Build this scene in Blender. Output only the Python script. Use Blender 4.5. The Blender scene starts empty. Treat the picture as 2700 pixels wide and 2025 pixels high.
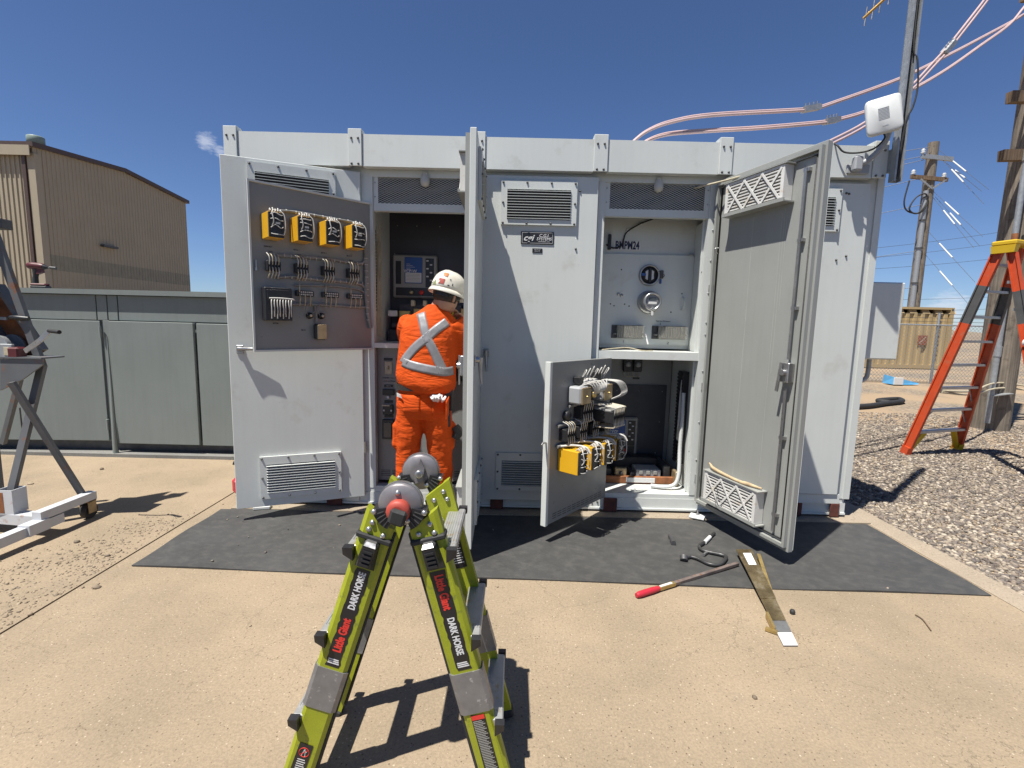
import bpy, bmesh, math, random
import numpy as np
from mathutils import Vector, Matrix, Euler, Quaternion
random.seed(7); rng = np.random.default_rng(7)
R = math.radians
scene = bpy.context.scene
C = scene.collection

# ------------------------------------------------------------------ camera, sky, sun, exposure
FPX = 1280.0; PITCH = math.atan(0.125); ROLL = 0.0235; EYE = 1.48
cp, sp, cr, sr = math.cos(PITCH), math.sin(PITCH), math.cos(ROLL), math.sin(ROLL)
cam_data = bpy.data.cameras.new('camera'); cam = bpy.data.objects.new('camera', cam_data); C.objects.link(cam)
cam_data.sensor_width = 36.0; cam_data.lens = 36.0 * FPX / 2700.0
cam_data.clip_start = 0.02; cam_data.clip_end = 3000
cam.matrix_world = Matrix(((cr, -sr, 0, 0), (sp * sr, sp * cr, -cp, 0), (cp * sr, cp * cr, sp, EYE), (0, 0, 0, 1)))
scene.camera = cam

SUN = Vector((0.315, 0.275, -1.0)).normalized()
sun_data = bpy.data.lights.new('sun', 'SUN'); sun = bpy.data.objects.new('sun', sun_data); C.objects.link(sun)
sun_data.energy = 5.0; sun_data.angle = R(0.53); sun_data.color = (1.0, 0.955, 0.88)
sun.rotation_euler = SUN.to_track_quat('-Z', 'Y').to_euler(); sun.location = (-5, -5, 15)

world = bpy.data.worlds.new('World'); scene.world = world; world.use_nodes = True
wn, wl = world.node_tree.nodes, world.node_tree.links
bgn = wn['Background']
sky = wn.new('ShaderNodeTexSky'); sky.sky_type = 'NISHITA'; sky.sun_disc = False
sky.sun_elevation = math.asin(-SUN.z); sky.sun_rotation = math.atan2(-SUN.x, -SUN.y)
sky.altitude = 1600; sky.air_density = 1.0; sky.dust_density = 0.35; sky.ozone_density = 3.0
# wisps of fair-weather cloud low over the horizon and one small puff on the left
geo = wn.new('ShaderNodeTexCoord')
def wmask(direction, radius):
    d = wn.new('ShaderNodeVectorMath'); d.operation = 'DISTANCE'; d.inputs[1].default_value = direction
    wl.new(geo.outputs['Generated'], d.inputs[0])
    m = wn.new('ShaderNodeMapRange'); m.inputs[1].default_value = 0.0; m.inputs[2].default_value = radius
    m.inputs[3].default_value = 1.0; m.inputs[4].default_value = 0.0; m.interpolation_type = 'SMOOTHSTEP'
    wl.new(d.outputs['Value'], m.inputs[0]); return m.outputs[0]
def wmath(op, a, b):
    n = wn.new('ShaderNodeMath'); n.operation = op
    for i, v in enumerate((a, b)):
        if isinstance(v, (int, float)): n.inputs[i].default_value = v
        else: wl.new(v, n.inputs[i])
    return n.outputs[0]
cn = wn.new('ShaderNodeTexNoise'); cn.inputs['Scale'].default_value = 75; cn.inputs['Detail'].default_value = 9; cn.inputs['Roughness'].default_value = 0.62
cm = wn.new('ShaderNodeMapping'); cm.inputs['Scale'].default_value = (0.8, 0.8, 2.4)
wl.new(geo.outputs['Generated'], cm.inputs['Vector']); wl.new(cm.outputs[0], cn.inputs['Vector'])
mask = wmath('MAXIMUM', wmask((-0.4996, 0.8206, 0.277), 0.042), wmath('MAXIMUM', wmask((0.661, 0.749, 0.036), 0.075), wmask((-0.486, 0.832, 0.267), 0.026)))
cl = wmath('ADD', mask, wmath('SUBTRACT', cn.outputs['Fac'], 1.0))
clr = wn.new('ShaderNodeMapRange'); clr.inputs[1].default_value = 0.16; clr.inputs[2].default_value = 0.52; clr.inputs[4].default_value = 0.5
wl.new(cl, clr.inputs[0])
mixc = wn.new('ShaderNodeMix'); mixc.data_type = 'RGBA'; mixc.inputs['B'].default_value = (9.0, 9.4, 10.5, 1)
tint = wn.new('ShaderNodeVectorMath'); tint.operation = 'MULTIPLY'; tint.inputs[1].default_value = (0.83, 0.935, 1.16); wl.new(sky.outputs[0], tint.inputs[0])
wl.new(clr.outputs[0], mixc.inputs['Factor']); wl.new(tint.outputs[0], mixc.inputs['A'])
wl.new(mixc.outputs['Result'], bgn.inputs['Color']); bgn.inputs['Strength'].default_value = 0.05
scene.render.engine = 'CYCLES'
scene.view_settings.view_transform = 'Standard'; scene.view_settings.look = 'None'
scene.view_settings.exposure = 0.85; scene.view_settings.gamma = 1.0; scene.view_settings.use_curve_mapping = False

# ------------------------------------------------------------------ helpers
def at(u, v, Y):
    """world point of a sight line at distance Y in front of the viewer (survey numbers taken from the photograph)"""
    x = (u - 1350) / FPX; y = (v - 1012.5) / FPX
    x, y = x * cr + y * sr, -x * sr + y * cr
    d = (x, cp - y * sp, -sp - y * cp); t = Y / d[1]
    return Vector((d[0] * t, Y, EYE + d[2] * t))
def onground(u, v, z=0.0):
    a = at(u, v, 1.0); t = (z - EYE) / (a.z - EYE)
    return Vector((a.x * t, t, z))

MATS = {}
def nt(m): return m.node_tree.nodes, m.node_tree.links
def mat(name, col, rough=0.5, metal=0.0, var=0.08, vscale=6.0, bump=0.0, bscale=200.0, streak=0.0, spots=None, spot_amt=0.0, spot_scale=12.0, spec=0.5, coat=0.0, fine=0.0, fscale=300.0):
    """procedural paint / plastic / metal with uneven tone, vertical run marks, worn spots and fine relief"""
    m = bpy.data.materials.new(name); m.use_nodes = True; n, l = nt(m)
    b = n['Principled BSDF']; b.inputs['Roughness'].default_value = rough; b.inputs['Metallic'].default_value = metal
    b.inputs['Specular IOR Level'].default_value = spec; b.inputs['Coat Weight'].default_value = coat
    tc = n.new('ShaderNodeTexCoord')
    def noise(sc, vec=None, det=4, rgh=0.55):
        t = n.new('ShaderNodeTexNoise'); t.inputs['Scale'].default_value = sc; t.inputs['Detail'].default_value = det; t.inputs['Roughness'].default_value = rgh
        l.new(vec or tc.outputs['Object'], t.inputs['Vector']); return t.outputs['Fac']
    def rng_(src, a, b_, c, d):
        r = n.new('ShaderNodeMapRange'); 
        for i, v in enumerate((a, b_, c, d)): r.inputs[i + 1].default_value = v
        l.new(src, r.inputs[0]); return r.outputs[0]
    def mul(a, b_):
        x = n.new('ShaderNodeMath'); x.operation = 'MULTIPLY'
        for i, v in enumerate((a, b_)):
            if isinstance(v, float): x.inputs[i].default_value = v
            else: l.new(v, x.inputs[i])
        return x.outputs[0]
    f = rng_(noise(vscale), 0.3, 0.7, 1 - var, 1 + var)
    if fine: f = mul(f, rng_(noise(fscale, det=2), 0.3, 0.7, 1 - fine, 1 + fine))
    if streak:
        mp = n.new('ShaderNodeMapping'); mp.inputs['Scale'].default_value = (1, 1, 0.06); l.new(tc.outputs['Object'], mp.inputs['Vector'])
        f = mul(f, rng_(noise(26, mp.outputs[0], 3), 0.45, 0.75, 1.0, 1 - streak))
    vm = n.new('ShaderNodeVectorMath'); vm.operation = 'SCALE'; vm.inputs[0].default_value = col[:3]; l.new(f, vm.inputs['Scale'])
    out = vm.outputs[0]
    if spots:
        mx = n.new('ShaderNodeMix'); mx.data_type = 'RGBA'; mx.inputs['B'].default_value = (*spots, 1)
        l.new(rng_(noise(spot_scale, det=8, rgh=0.65), 0.62 - spot_amt * 0.3, 0.72 - spot_amt * 0.2, 0.0, 1.0), mx.inputs['Factor']); l.new(out, mx.inputs['A']); out = mx.outputs['Result']
    l.new(out, b.inputs['Base Color'])
    l.new(rng_(noise(vscale * 3), 0.3, 0.7, max(0.02, rough - 0.08), min(1, rough + 0.1)), b.inputs['Roughness'])
    if bump:
        bp = n.new('ShaderNodeBump'); bp.inputs['Strength'].default_value = bump; bp.inputs['Distance'].default_value = 0.004
        l.new(noise(bscale, det=3), bp.inputs['Height']); l.new(bp.outputs[0], b.inputs['Normal'])
    MATS[name] = m; return m

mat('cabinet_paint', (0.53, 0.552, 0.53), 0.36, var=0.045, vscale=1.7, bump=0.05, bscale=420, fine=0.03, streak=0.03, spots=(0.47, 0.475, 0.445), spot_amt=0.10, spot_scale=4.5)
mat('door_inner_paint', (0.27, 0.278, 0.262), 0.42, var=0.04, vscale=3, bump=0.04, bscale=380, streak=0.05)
mat('run_pale', (0.33, 0.335, 0.315), 0.5, var=0.12, vscale=9)
mat('panel_paint', (0.20, 0.205, 0.20), 0.35, var=0.05, vscale=4, bump=0.03, bscale=400)
mat('low_cabinet_paint', (0.165, 0.187, 0.178), 0.55, var=0.06, vscale=1.6, bump=0.04, bscale=300, streak=0.07)
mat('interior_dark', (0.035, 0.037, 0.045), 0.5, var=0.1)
mat('black_plastic', (0.018, 0.018, 0.02), 0.4, var=0.15, vscale=30)
mat('black_rubber', (0.02, 0.02, 0.02), 0.7, var=0.2, vscale=20)
mat('yellow_case', (0.60, 0.33, 0.012), 0.32, var=0.03, coat=0.1)
mat('steel', (0.40, 0.40, 0.40), 0.34, 0.85, var=0.12, vscale=18)
mat('galvanised', (0.34, 0.355, 0.36), 0.5, 0.55, var=0.14, vscale=24, streak=0.08)
mat('wire_white', (0.46, 0.45, 0.42), 0.5, var=0.12, vscale=40)
mat('wire_grey', (0.20, 0.20, 0.19), 0.55, var=0.2, vscale=40)
mat('wire_cream', (0.42, 0.37, 0.26), 0.5, var=0.2, vscale=30)
mat('label_black', (0.012, 0.012, 0.014), 0.4, var=0.1)
mat('label_white', (0.56, 0.56, 0.55), 0.5, var=0.04)
mat('print_dark', (0.02, 0.02, 0.03), 0.6, var=0.05)
mat('print_white', (0.60, 0.60, 0.60), 0.5, var=0.03)
mat('print_red', (0.62, 0.035, 0.025), 0.5, var=0.05)
mat('navy_print', (0.012, 0.014, 0.06), 0.5, var=0.05)
mat('rust_red', (0.095, 0.026, 0.018), 0.75, var=0.3, vscale=22, spots=(0.05, 0.02, 0.015), spot_amt=0.4)
mat('rust', (0.23, 0.085, 0.03), 0.8, var=0.4, vscale=14, bump=0.2, bscale=120)
mat('old_paint', (0.105, 0.11, 0.115), 0.5, var=0.1, vscale=6, spots=(0.20, 0.075, 0.028), spot_amt=0.22, spot_scale=9)
mat('lift_white', (0.46, 0.475, 0.49), 0.4, var=0.05, vscale=8, spots=(0.30, 0.12, 0.045), spot_amt=0.08, spot_scale=10)
mat('dark_steel', (0.09, 0.09, 0.092), 0.5, 0.5, var=0.2, vscale=16)
mat('brass', (0.45, 0.33, 0.13), 0.4, 0.7, var=0.25, vscale=14)
mat('zinc_yellow', (0.38, 0.29, 0.17), 0.35, 0.6, var=0.3, vscale=12)
mat('filter_card', (0.56, 0.555, 0.53), 0.8, var=0.06, vscale=10, spots=(0.45, 0.34, 0.2), spot_amt=0.08)
mat('filter_media', (0.30, 0.27, 0.22), 0.95, var=0.2, vscale=30)
mat('filter_dirt', (0.40, 0.30, 0.18), 0.95, var=0.25, vscale=20)
mat('blue_label', (0.02, 0.075, 0.27), 0.45, var=0.05)
mat('bezel_grey', (0.25, 0.25, 0.235), 0.45, var=0.05)
mat('white_plastic', (0.52, 0.53, 0.52), 0.4, var=0.04)
mat('globe_white', (0.46, 0.45, 0.41), 0.35, var=0.04)
mat('glass_dark', (0.05, 0.055, 0.06), 0.1, var=0.1)
mat('grey_ceramic', (0.29, 0.30, 0.31), 0.5, var=0.06)

def seal(m): return MATS[m] if isinstance(m, str) else m
ROOTM = {}
class MB:
    """collects simple shapes into one mesh; M places what is added next"""
    def __init__(s, M=None): s.v = []; s.f = []; s.M = M or Matrix.Identity(4); s.sm = set()
    def _add(s, vs, fs, smooth=False):
        o = len(s.v); s.v += [s.M @ Vector(v) for v in vs]
        if smooth: s.sm.update(range(len(s.f), len(s.f) + len(fs)))
        s.f += [tuple(i + o for i in f) for f in fs]; return s
    def hexa(s, p): return s._add(p, [(0, 3, 2, 1), (4, 5, 6, 7), (0, 1, 5, 4), (1, 2, 6, 5), (2, 3, 7, 6), (3, 0, 4, 7)])
    def box(s, x0, x1, y0, y1, z0, z1):
        return s.hexa([(x0, y0, z0), (x1, y0, z0), (x1, y1, z0), (x0, y1, z0), (x0, y0, z1), (x1, y0, z1), (x1, y1, z1), (x0, y1, z1)])
    def bbox(s, x0, x1, y0, y1, z0, z1, b=0.004):
        """box with chamfered edges"""
        bm = bmesh.new(); bmesh.ops.create_cube(bm, size=1.0)
        for v in bm.verts:
            v.co = Vector(((x0 + x1) / 2 + v.co.x * (x1 - x0), (y0 + y1) / 2 + v.co.y * (y1 - y0), (z0 + z1) / 2 + v.co.z * (z1 - z0)))
        b = min(b, 0.45 * min(abs(x1 - x0), abs(y1 - y0), abs(z1 - z0)))
        bmesh.ops.bevel(bm, geom=bm.edges[:], offset=b, segments=1, affect='EDGES')
        bm.verts.index_update(); vs = [v.co.copy() for v in bm.verts]; fs = [tuple(v.index for v in f.verts) for f in bm.faces]; bm.free()
        return s._add(vs, fs)
    def bar(s, a, b, w, h, up=(0, 0, 1)):
        a, b = Vector(a), Vector(b); d = (b - a).normalized(); up = Vector(up)
        sd = d.cross(up)
        if sd.length < 1e-4: sd = d.cross(Vector((1, 0, 0)))
        sd.normalize(); u = sd.cross(d)
        p = []
        for c in (a, b):
            for i, j in ((-1, -1), (1, -1), (1, 1), (-1, 1)): p.append(c + sd * (i * w / 2) + u * (j * h / 2))
        return s.hexa(p)
    def cyl(s, a, b, r, n=12, r2=None, cap=True):
        a, b = Vector(a), Vector(b); d = (b - a).normalized(); q = d.to_track_quat('Z', 'Y'); r2 = r if r2 is None else r2
        vs = []
        for c, rr in ((a, r), (b, r2)):
            for i in range(n):
                t = 2 * math.pi * i / n; vs.append(c + q @ Vector((rr * math.cos(t), rr * math.sin(t), 0)))
        s._add(vs, [(i, (i + 1) % n, n + (i + 1) % n, n + i) for i in range(n)], True)
        if cap: s._add(vs, [tuple(range(n))[::-1], tuple(range(n, 2 * n))])
        return s
    def tube(s, pts, r, n=6, closed=False, smooth_pts=True, radii=None):
        pts = [Vector(p) for p in pts]
        if smooth_pts and len(pts) > 2 and not closed: pts, radii = spline(pts, radii)
        N = len(pts); ref = None; vs = []
        for i, p in enumerate(pts):
            d = (pts[(i + 1) % N] - pts[i - 1]) if closed else (pts[min(i + 1, N - 1)] - pts[max(i - 1, 0)])
            if d.length < 1e-9: d = Vector((0, 0, 1))
            d.normalize()
            if ref is None: ref = d.orthogonal().normalized()
            else:
                ref = ref - d * ref.dot(d)
                ref = ref.normalized() if ref.length > 1e-6 else d.orthogonal().normalized()
            b = d.cross(ref); rr = radii[i] if radii else r
            for k in range(n):
                t = 2 * math.pi * k / n; vs.append(p + (ref * math.cos(t) + b * math.sin(t)) * rr)
        fs = []
        for i in range(N if closed else N - 1):
            j = (i + 1) % N
            for k in range(n): fs.append((i * n + k, i * n + (k + 1) % n, j * n + (k + 1) % n, j * n + k))
        s._add(vs, fs, True)
        if not closed: s._add(vs, [tuple(range(n))[::-1], tuple(range((N - 1) * n, N * n))])
        return s
    def lathe(s, o, axis, prof, n=20):
        """profile (radius, height) turned about the axis through o"""
        q = Vector(axis).normalized().to_track_quat('Z', 'Y'); o = Vector(o); vs = []
        for r, h in prof:
            for i in range(n):
                t = 2 * math.pi * i / n; vs.append(o + q @ Vector((r * math.cos(t), r * math.sin(t), h)))
        fs = [(j * n + i, j * n + (i + 1) % n, (j + 1) * n + (i + 1) % n, (j + 1) * n + i) for j in range(len(prof) - 1) for i in range(n)]
        s._add(vs, fs, True); s._add(vs, [tuple(range(n))[::-1], tuple(range((len(prof) - 1) * n, len(prof) * n))]); return s
    def prism(s, poly, y0, y1):
        """polygon in x,z extruded in y"""
        n = len(poly); vs = [(x, y0, z) for x, z in poly] + [(x, y1, z) for x, z in poly]
        return s._add(vs, [tuple(range(n)), tuple(range(n, 2 * n))[::-1]] + [(i, n + i, n + (i + 1) % n, (i + 1) % n) for i in range(n)])
    def quad(s, a, b, c, d): return s._add([a, b, c, d], [(0, 1, 2, 3)])
    def mesh(s, name, inv=None):
        me = bpy.data.meshes.new(name); vs = [inv @ v for v in s.v] if inv else s.v
        me.from_pydata([tuple(v) for v in vs], [], s.f)
        if s.sm: me.polygons.foreach_set('use_smooth', [i in s.sm for i in range(len(s.f))])
        me.update(); return me
    def build(s, name, m, parent=None, smooth=False, label=None):
        inv = None
        r = parent
        while r is not None and r.parent is not None: r = r.parent
        if r is not None: inv = ROOTM[r.name].inverted()
        me = s.mesh(name, inv)
        bm = bmesh.new(); bm.from_mesh(me); bmesh.ops.recalc_face_normals(bm, faces=bm.faces); bm.to_mesh(me); bm.free()
        if smooth: me.shade_smooth()
        o = bpy.data.objects.new(name, me); C.objects.link(o); me.materials.append(seal(m))
        if parent is not None: o.parent = parent
        if label: o['label'] = label
        return o
def spline(pts, radii=None, sub=5):
    out, ro = [], []
    P = [pts[0] * 2 - pts[1]] + pts + [pts[-1] * 2 - pts[-2]]
    for i in range(1, len(P) - 2):
        for k in range(sub):
            t = k / sub; a, b, c, d = P[i - 1:i + 3]
            out.append(0.5 * ((2 * b) + (c - a) * t + (2 * a - 5 * b + 4 * c - d) * t * t + (3 * b - a - 3 * c + d) * t ** 3))
            if radii: ro.append(radii[i - 1] * (1 - t) + radii[i] * t)
    out.append(pts[-1]); 
    if radii: ro.append(radii[-1])
    return out, (ro if radii else None)
def tag(o, label=None, cat=None, group=None, kind=None):
    if label: o['label'] = label
    if cat: o['category'] = cat
    if group: o['group'] = group
    if kind: o['kind'] = kind
    return o
def thing(name, label, cat, loc=(0, 0, 0), group=None):
    o = bpy.data.objects.new(name, None); C.objects.link(o); o.location = loc; o.empty_display_size = 0.1
    ROOTM[o.name] = Matrix.Translation(loc); return tag(o, label, cat, group)
def put(name, me, M, parent, m=None):
    """another piece that shares mesh data me, placed by world matrix M under parent"""
    if m is not None and not me.materials: me.materials.append(seal(m))
    o = bpy.data.objects.new(name, me); C.objects.link(o)
    r = parent
    while r is not None and r.parent is not None: r = r.parent
    o.matrix_basis = (ROOTM[r.name].inverted() @ M) if r is not None else M
    if parent is not None: o.parent = parent
    return o
def text(name, s, size, M, m, parent, bold=0.0, shear=0.0, sx=1.0, align='CENTER', depth=0.0008, space=1.0):
    """raised lettering: glyph plane is x right, z up, facing -y of M"""
    cu = bpy.data.curves.new('lettering', 'FONT'); cu.body = s; cu.size = size; cu.align_x = align; cu.align_y = 'CENTER'
    cu.offset = bold; cu.shear = shear; cu.extrude = depth; cu.resolution_u = 3; cu.space_character = space
    o = bpy.data.objects.new('lettering', cu); C.objects.link(o)
    dg = bpy.context.evaluated_depsgraph_get(); me = bpy.data.meshes.new_from_object(o.evaluated_get(dg))
    bpy.data.objects.remove(o); bpy.data.curves.remove(cu)
    me.transform(M @ Matrix(((sx, 0, 0, 0), (0, 0, -1, 0), (0, 1, 0, 0), (0, 0, 0, 1))))
    r = parent
    while r is not None and r.parent is not None: r = r.parent
    if r is not None: me.transform(ROOTM[r.name].inverted())
    me.materials.clear(); me.materials.append(seal(m)); me.name = name
    ob = bpy.data.objects.new(name, me); C.objects.link(ob); ob.parent = parent; return ob
def frame(hinge, d, flip=False):
    """local frame of an upright leaf: x along the leaf from its hinge, -y out of the side that faces the viewer, z up"""
    d = Vector((d[0], d[1], 0)).normalized(); n = Vector((d.y, -d.x, 0))
    if n.y > 0: n = -n
    y = -n; M = Matrix(((d.x, y.x, 0, hinge[0]), (d.y, y.y, 0, hinge[1]), (0, 0, 1, 0), (0, 0, 0, 1)))
    return M
T = Matrix.Translation
BOLT = MB().lathe((0, 0.002, 0), (0, -1, 0), [(0.0085, 0), (0.0085, 0.004), (0.006, 0.010), (0.002, 0.012)], 8).mesh('bolt')
SCREW = MB().lathe((0, 0.002, 0), (0, -1, 0), [(0.006, 0), (0.005, 0.006), (0.002, 0.008)], 7).mesh('screw')
# ------------------------------------------------------------------ ground
def ground_mat():
    m = bpy.data.materials.new('dirt_and_gravel'); m.use_nodes = True; n, l = nt(m); b = n['Principled BSDF']; b.inputs['Roughness'].default_value = 0.95; b.inputs['Specular IOR Level'].default_value = 0.1
    tc = n.new('ShaderNodeTexCoord')
    v = n.new('ShaderNodeTexVoronoi'); v.inputs['Scale'].default_value = 26; v.inputs['Randomness'].default_value = 1; l.new(tc.outputs['Object'], v.inputs['Vector'])
    cr_ = n.new('ShaderNodeValToRGB'); e = cr_.color_ramp.elements; e[0].color = (0.10, 0.085, 0.07, 1); e[1].color = (0.30, 0.245, 0.18, 1)
    x = e.new(0.5); x.color = (0.19, 0.16, 0.125, 1); sx = n.new('ShaderNodeSeparateColor'); l.new(v.outputs['Color'], sx.inputs[0]); l.new(sx.outputs[0], cr_.inputs[0])
    ns = n.new('ShaderNodeTexNoise'); ns.inputs['Scale'].default_value = 0.5; ns.inputs['Detail'].default_value = 8; l.new(tc.outputs['Object'], ns.inputs['Vector'])
    mr = n.new('ShaderNodeMapRange'); mr.inputs[1].default_value = 0.42; mr.inputs[2].default_value = 0.6; l.new(ns.outputs['Fac'], mr.inputs[0])
    mx = n.new('ShaderNodeMix'); mx.data_type = 'RGBA'; mx.inputs['B'].default_value = (0.29, 0.215, 0.14, 1); l.new(mr.outputs[0], mx.inputs['Factor']); l.new(cr_.outputs[0], mx.inputs['A'])
    l.new(mx.outputs['Result'], b.inputs['Base Color'])
    bp = n.new('ShaderNodeBump'); bp.inputs['Strength'].default_value = 0.5; bp.inputs['Distance'].default_value = 0.02; bp.invert = True; l.new(v.outputs['Distance'], bp.inputs['Height']); l.new(bp.outputs[0], b.inputs['Normal'])
    return m
def concrete_mat(name, tint):
    m = bpy.data.materials.new(name); m.use_nodes = True; n, l = nt(m); b = n['Principled BSDF']; b.inputs['Roughness'].default_value = 0.88; b.inputs['Specular IOR Level'].default_value = 0.25
    tc = n.new('ShaderNodeTexCoord')
    def noise(sc, det=5, r=0.6):
        t = n.new('ShaderNodeTexNoise'); t.inputs['Scale'].default_value = sc; t.inputs['Detail'].default_value = det; t.inputs['Roughness'].default_value = r; l.new(tc.outputs['Object'], t.inputs['Vector']); return t
    def mr(src, a, b_, c, d):
        r = n.new('ShaderNodeMapRange')
        for i, v in enumerate((a, b_, c, d)): r.inputs[i + 1].default_value = v
        l.new(src, r.inputs[0]); return r.outputs[0]
    def mult(col, fac):
        x = n.new('ShaderNodeVectorMath'); x.operation = 'SCALE'; l.new(col, x.inputs[0]); l.new(fac, x.inputs['Scale']); return x.outputs[0]
    big = n.new('ShaderNodeMix'); big.data_type = 'RGBA'; big.inputs['A'].default_value = (*[c * 0.84 for c in tint], 1); big.inputs['B'].default_value = (tint[0] * 1.08, tint[1] * 1.07, tint[2] * 1.06, 1)
    l.new(mr(noise(1.3, 6).outputs['Fac'], 0.35, 0.65, 0, 1), big.inputs['Factor'])
    c = mult(big.outputs['Result'], mr(noise(95, 6, 0.8).outputs['Fac'], 0.3, 0.7, 0.74, 1.24))
    # specks of dark aggregate and pale grains
    v = n.new('ShaderNodeTexVoronoi'); v.inputs['Scale'].default_value = 120; l.new(tc.outputs['Object'], v.inputs['Vector'])
    sel = n.new('ShaderNodeSeparateColor'); l.new(v.outputs['Color'], sel.inputs[0])
    th = n.new('ShaderNodeMath'); th.operation = 'MULTIPLY'; l.new(mr(sel.outputs[0], 0.80, 1.0, 0.0, 0.42), th.inputs[0]); th.inputs[1].default_value = 1.0
    lt = n.new('ShaderNodeMath'); lt.operation = 'LESS_THAN'; l.new(v.outputs['Distance'], lt.inputs[0]); l.new(th.outputs[0], lt.inputs[1])
    mx = n.new('ShaderNodeMix'); mx.data_type = 'RGBA'; l.new(lt.outputs[0], mx.inputs['Factor']); l.new(c, mx.inputs['A'])
    sp_ = n.new('ShaderNodeMix'); sp_.data_type = 'RGBA'; sp_.inputs['A'].default_value = (0.12, 0.088, 0.06, 1); sp_.inputs['B'].default_value = (0.40, 0.33, 0.245, 1); l.new(mr(sel.outputs[1], 0.6, 0.7, 0, 1), sp_.inputs['Factor']); l.new(sp_.outputs['Result'], mx.inputs['B'])
    c = mx.outputs['Result']
    # hairline map cracks
    v2 = n.new('ShaderNodeTexVoronoi'); v2.feature = 'DISTANCE_TO_EDGE'; v2.inputs['Scale'].default_value = 2.4
    dn = noise(5, 6); ad = n.new('ShaderNodeVectorMath'); ad.operation = 'MULTIPLY_ADD'; l.new(dn.outputs['Color'], ad.inputs[0]); ad.inputs[1].default_value = (0.35, 0.35, 0.35); l.new(tc.outputs['Object'], ad.inputs[2]); l.new(ad.outputs[0], v2.inputs['Vector'])
    ck = mr(v2.outputs['Distance'], 0.0, 0.0075, 1.0, 0.0); gate = mr(noise(1.1, 3).outputs['Fac'], 0.42, 0.56, 0.0, 0.6)
    gm = n.new('ShaderNodeMath'); gm.operation = 'MULTIPLY'; l.new(ck, gm.inputs[0]); l.new(gate, gm.inputs[1])
    inv = mr(gm.outputs[0], 0, 1, 1.0, 0.35); c = mult(c, inv)
    # old grey stains
    st = n.new('ShaderNodeMix'); st.data_type = 'RGBA'; st.inputs['B'].default_value = (0.20, 0.165, 0.125, 1); l.new(mr(noise(2.7, 7, 0.7).outputs['Fac'], 0.56, 0.78, 0, 0.5), st.inputs['Factor']); l.new(c, st.inputs['A'])
    l.new(st.outputs['Result'], b.inputs['Base Color'])
    bp = n.new('ShaderNodeBump'); bp.inputs['Strength'].default_value = 0.35; bp.inputs['Distance'].default_value = 0.004; l.new(noise(110, 5, 0.75).outputs['Fac'], bp.inputs['Height']); l.new(bp.outputs[0], b.inputs['Normal'])
    MATS[name] = m; return m
def mat_rubber():
    m = mat('switchboard_rubber', (0.042, 0.042, 0.041), 0.7, var=0.15, vscale=3, bump=0.25, bscale=160); n, l = nt(m); b = n['Principled BSDF']
    src = b.inputs['Base Color'].links[0].from_socket; tc = n.new('ShaderNodeTexCoord')
    mp = n.new('ShaderNodeMapping'); mp.inputs['Scale'].default_value = (8, 10, 1); mp.inputs['Rotation'].default_value = (0, 0, 0.5); l.new(tc.outputs['Object'], mp.inputs['Vector'])
    t = n.new('ShaderNodeTexNoise'); t.inputs['Scale'].default_value = 1.6; t.inputs['Detail'].default_value = 10; t.inputs['Roughness'].default_value = 0.72; l.new(mp.outputs[0], t.inputs['Vector'])
    r = n.new('ShaderNodeMapRange'); r.inputs[1].default_value = 0.46; r.inputs[2].default_value = 0.82; r.inputs[4].default_value = 0.26; l.new(t.outputs['Fac'], r.inputs[0])
    mx = n.new('ShaderNodeMix'); mx.data_type = 'RGBA'; mx.inputs['B'].default_value = (0.19, 0.175, 0.15, 1); l.new(r.outputs[0], mx.inputs['Factor']); l.new(src, mx.inputs['A']); l.new(mx.outputs['Result'], b.inputs['Base Color'])
    return m
GM = ground_mat(); MATS['dirt'] = GM
concrete_mat('concrete', (0.262, 0.207, 0.142)); concrete_mat('concrete_pale', (0.28, 0.233, 0.175)); concrete_mat('pad_grey', (0.17, 0.17, 0.16)); mat_rubber()
S_ = lambda o: tag(o, kind='structure')
S_(MB().quad((-900, -200, -0.03), (900, -200, -0.03), (900, 1500, -0.03), (-900, 1500, -0.03)).build('ground', GM))
mat('absorber_dark', (0.050, 0.049, 0.047), 0.9, var=0.2, vscale=4, bump=0.4, bscale=90)
S_(MB().box(-40, 40, -22, 0.15, -0.12, -0.006).build('added_bounce_absorber', 'absorber_dark'))  # unseen dark ground added behind the camera to cut bounce light
S_(MB().box(-16, -2.346, 0.16, 9, -0.12, 0.0).build('concrete_slab', 'concrete'))
S_(MB().box(-2.334, 2.955, 0.16, 9, -0.12, -0.001).build('concrete_slab', 'concrete'))
S_(MB().hexa([(2.785, 0.17, -0.001), (2.953, 0.17, -0.001), (2.953, 5.6, -0.001), (2.785, 5.6, -0.001), (2.785, 0.17, 0.003), (2.953, 0.17, 0.003), (2.953, 5.6, 0.003), (2.785, 5.6, 0.003)]).build('slab_edge', 'concrete_pale'))
S_(MB().box(-2.15, 2.80, 3.60, 6.1, -0.02, 0.012).build('cabinet_pad', 'concrete_pale'))
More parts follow.
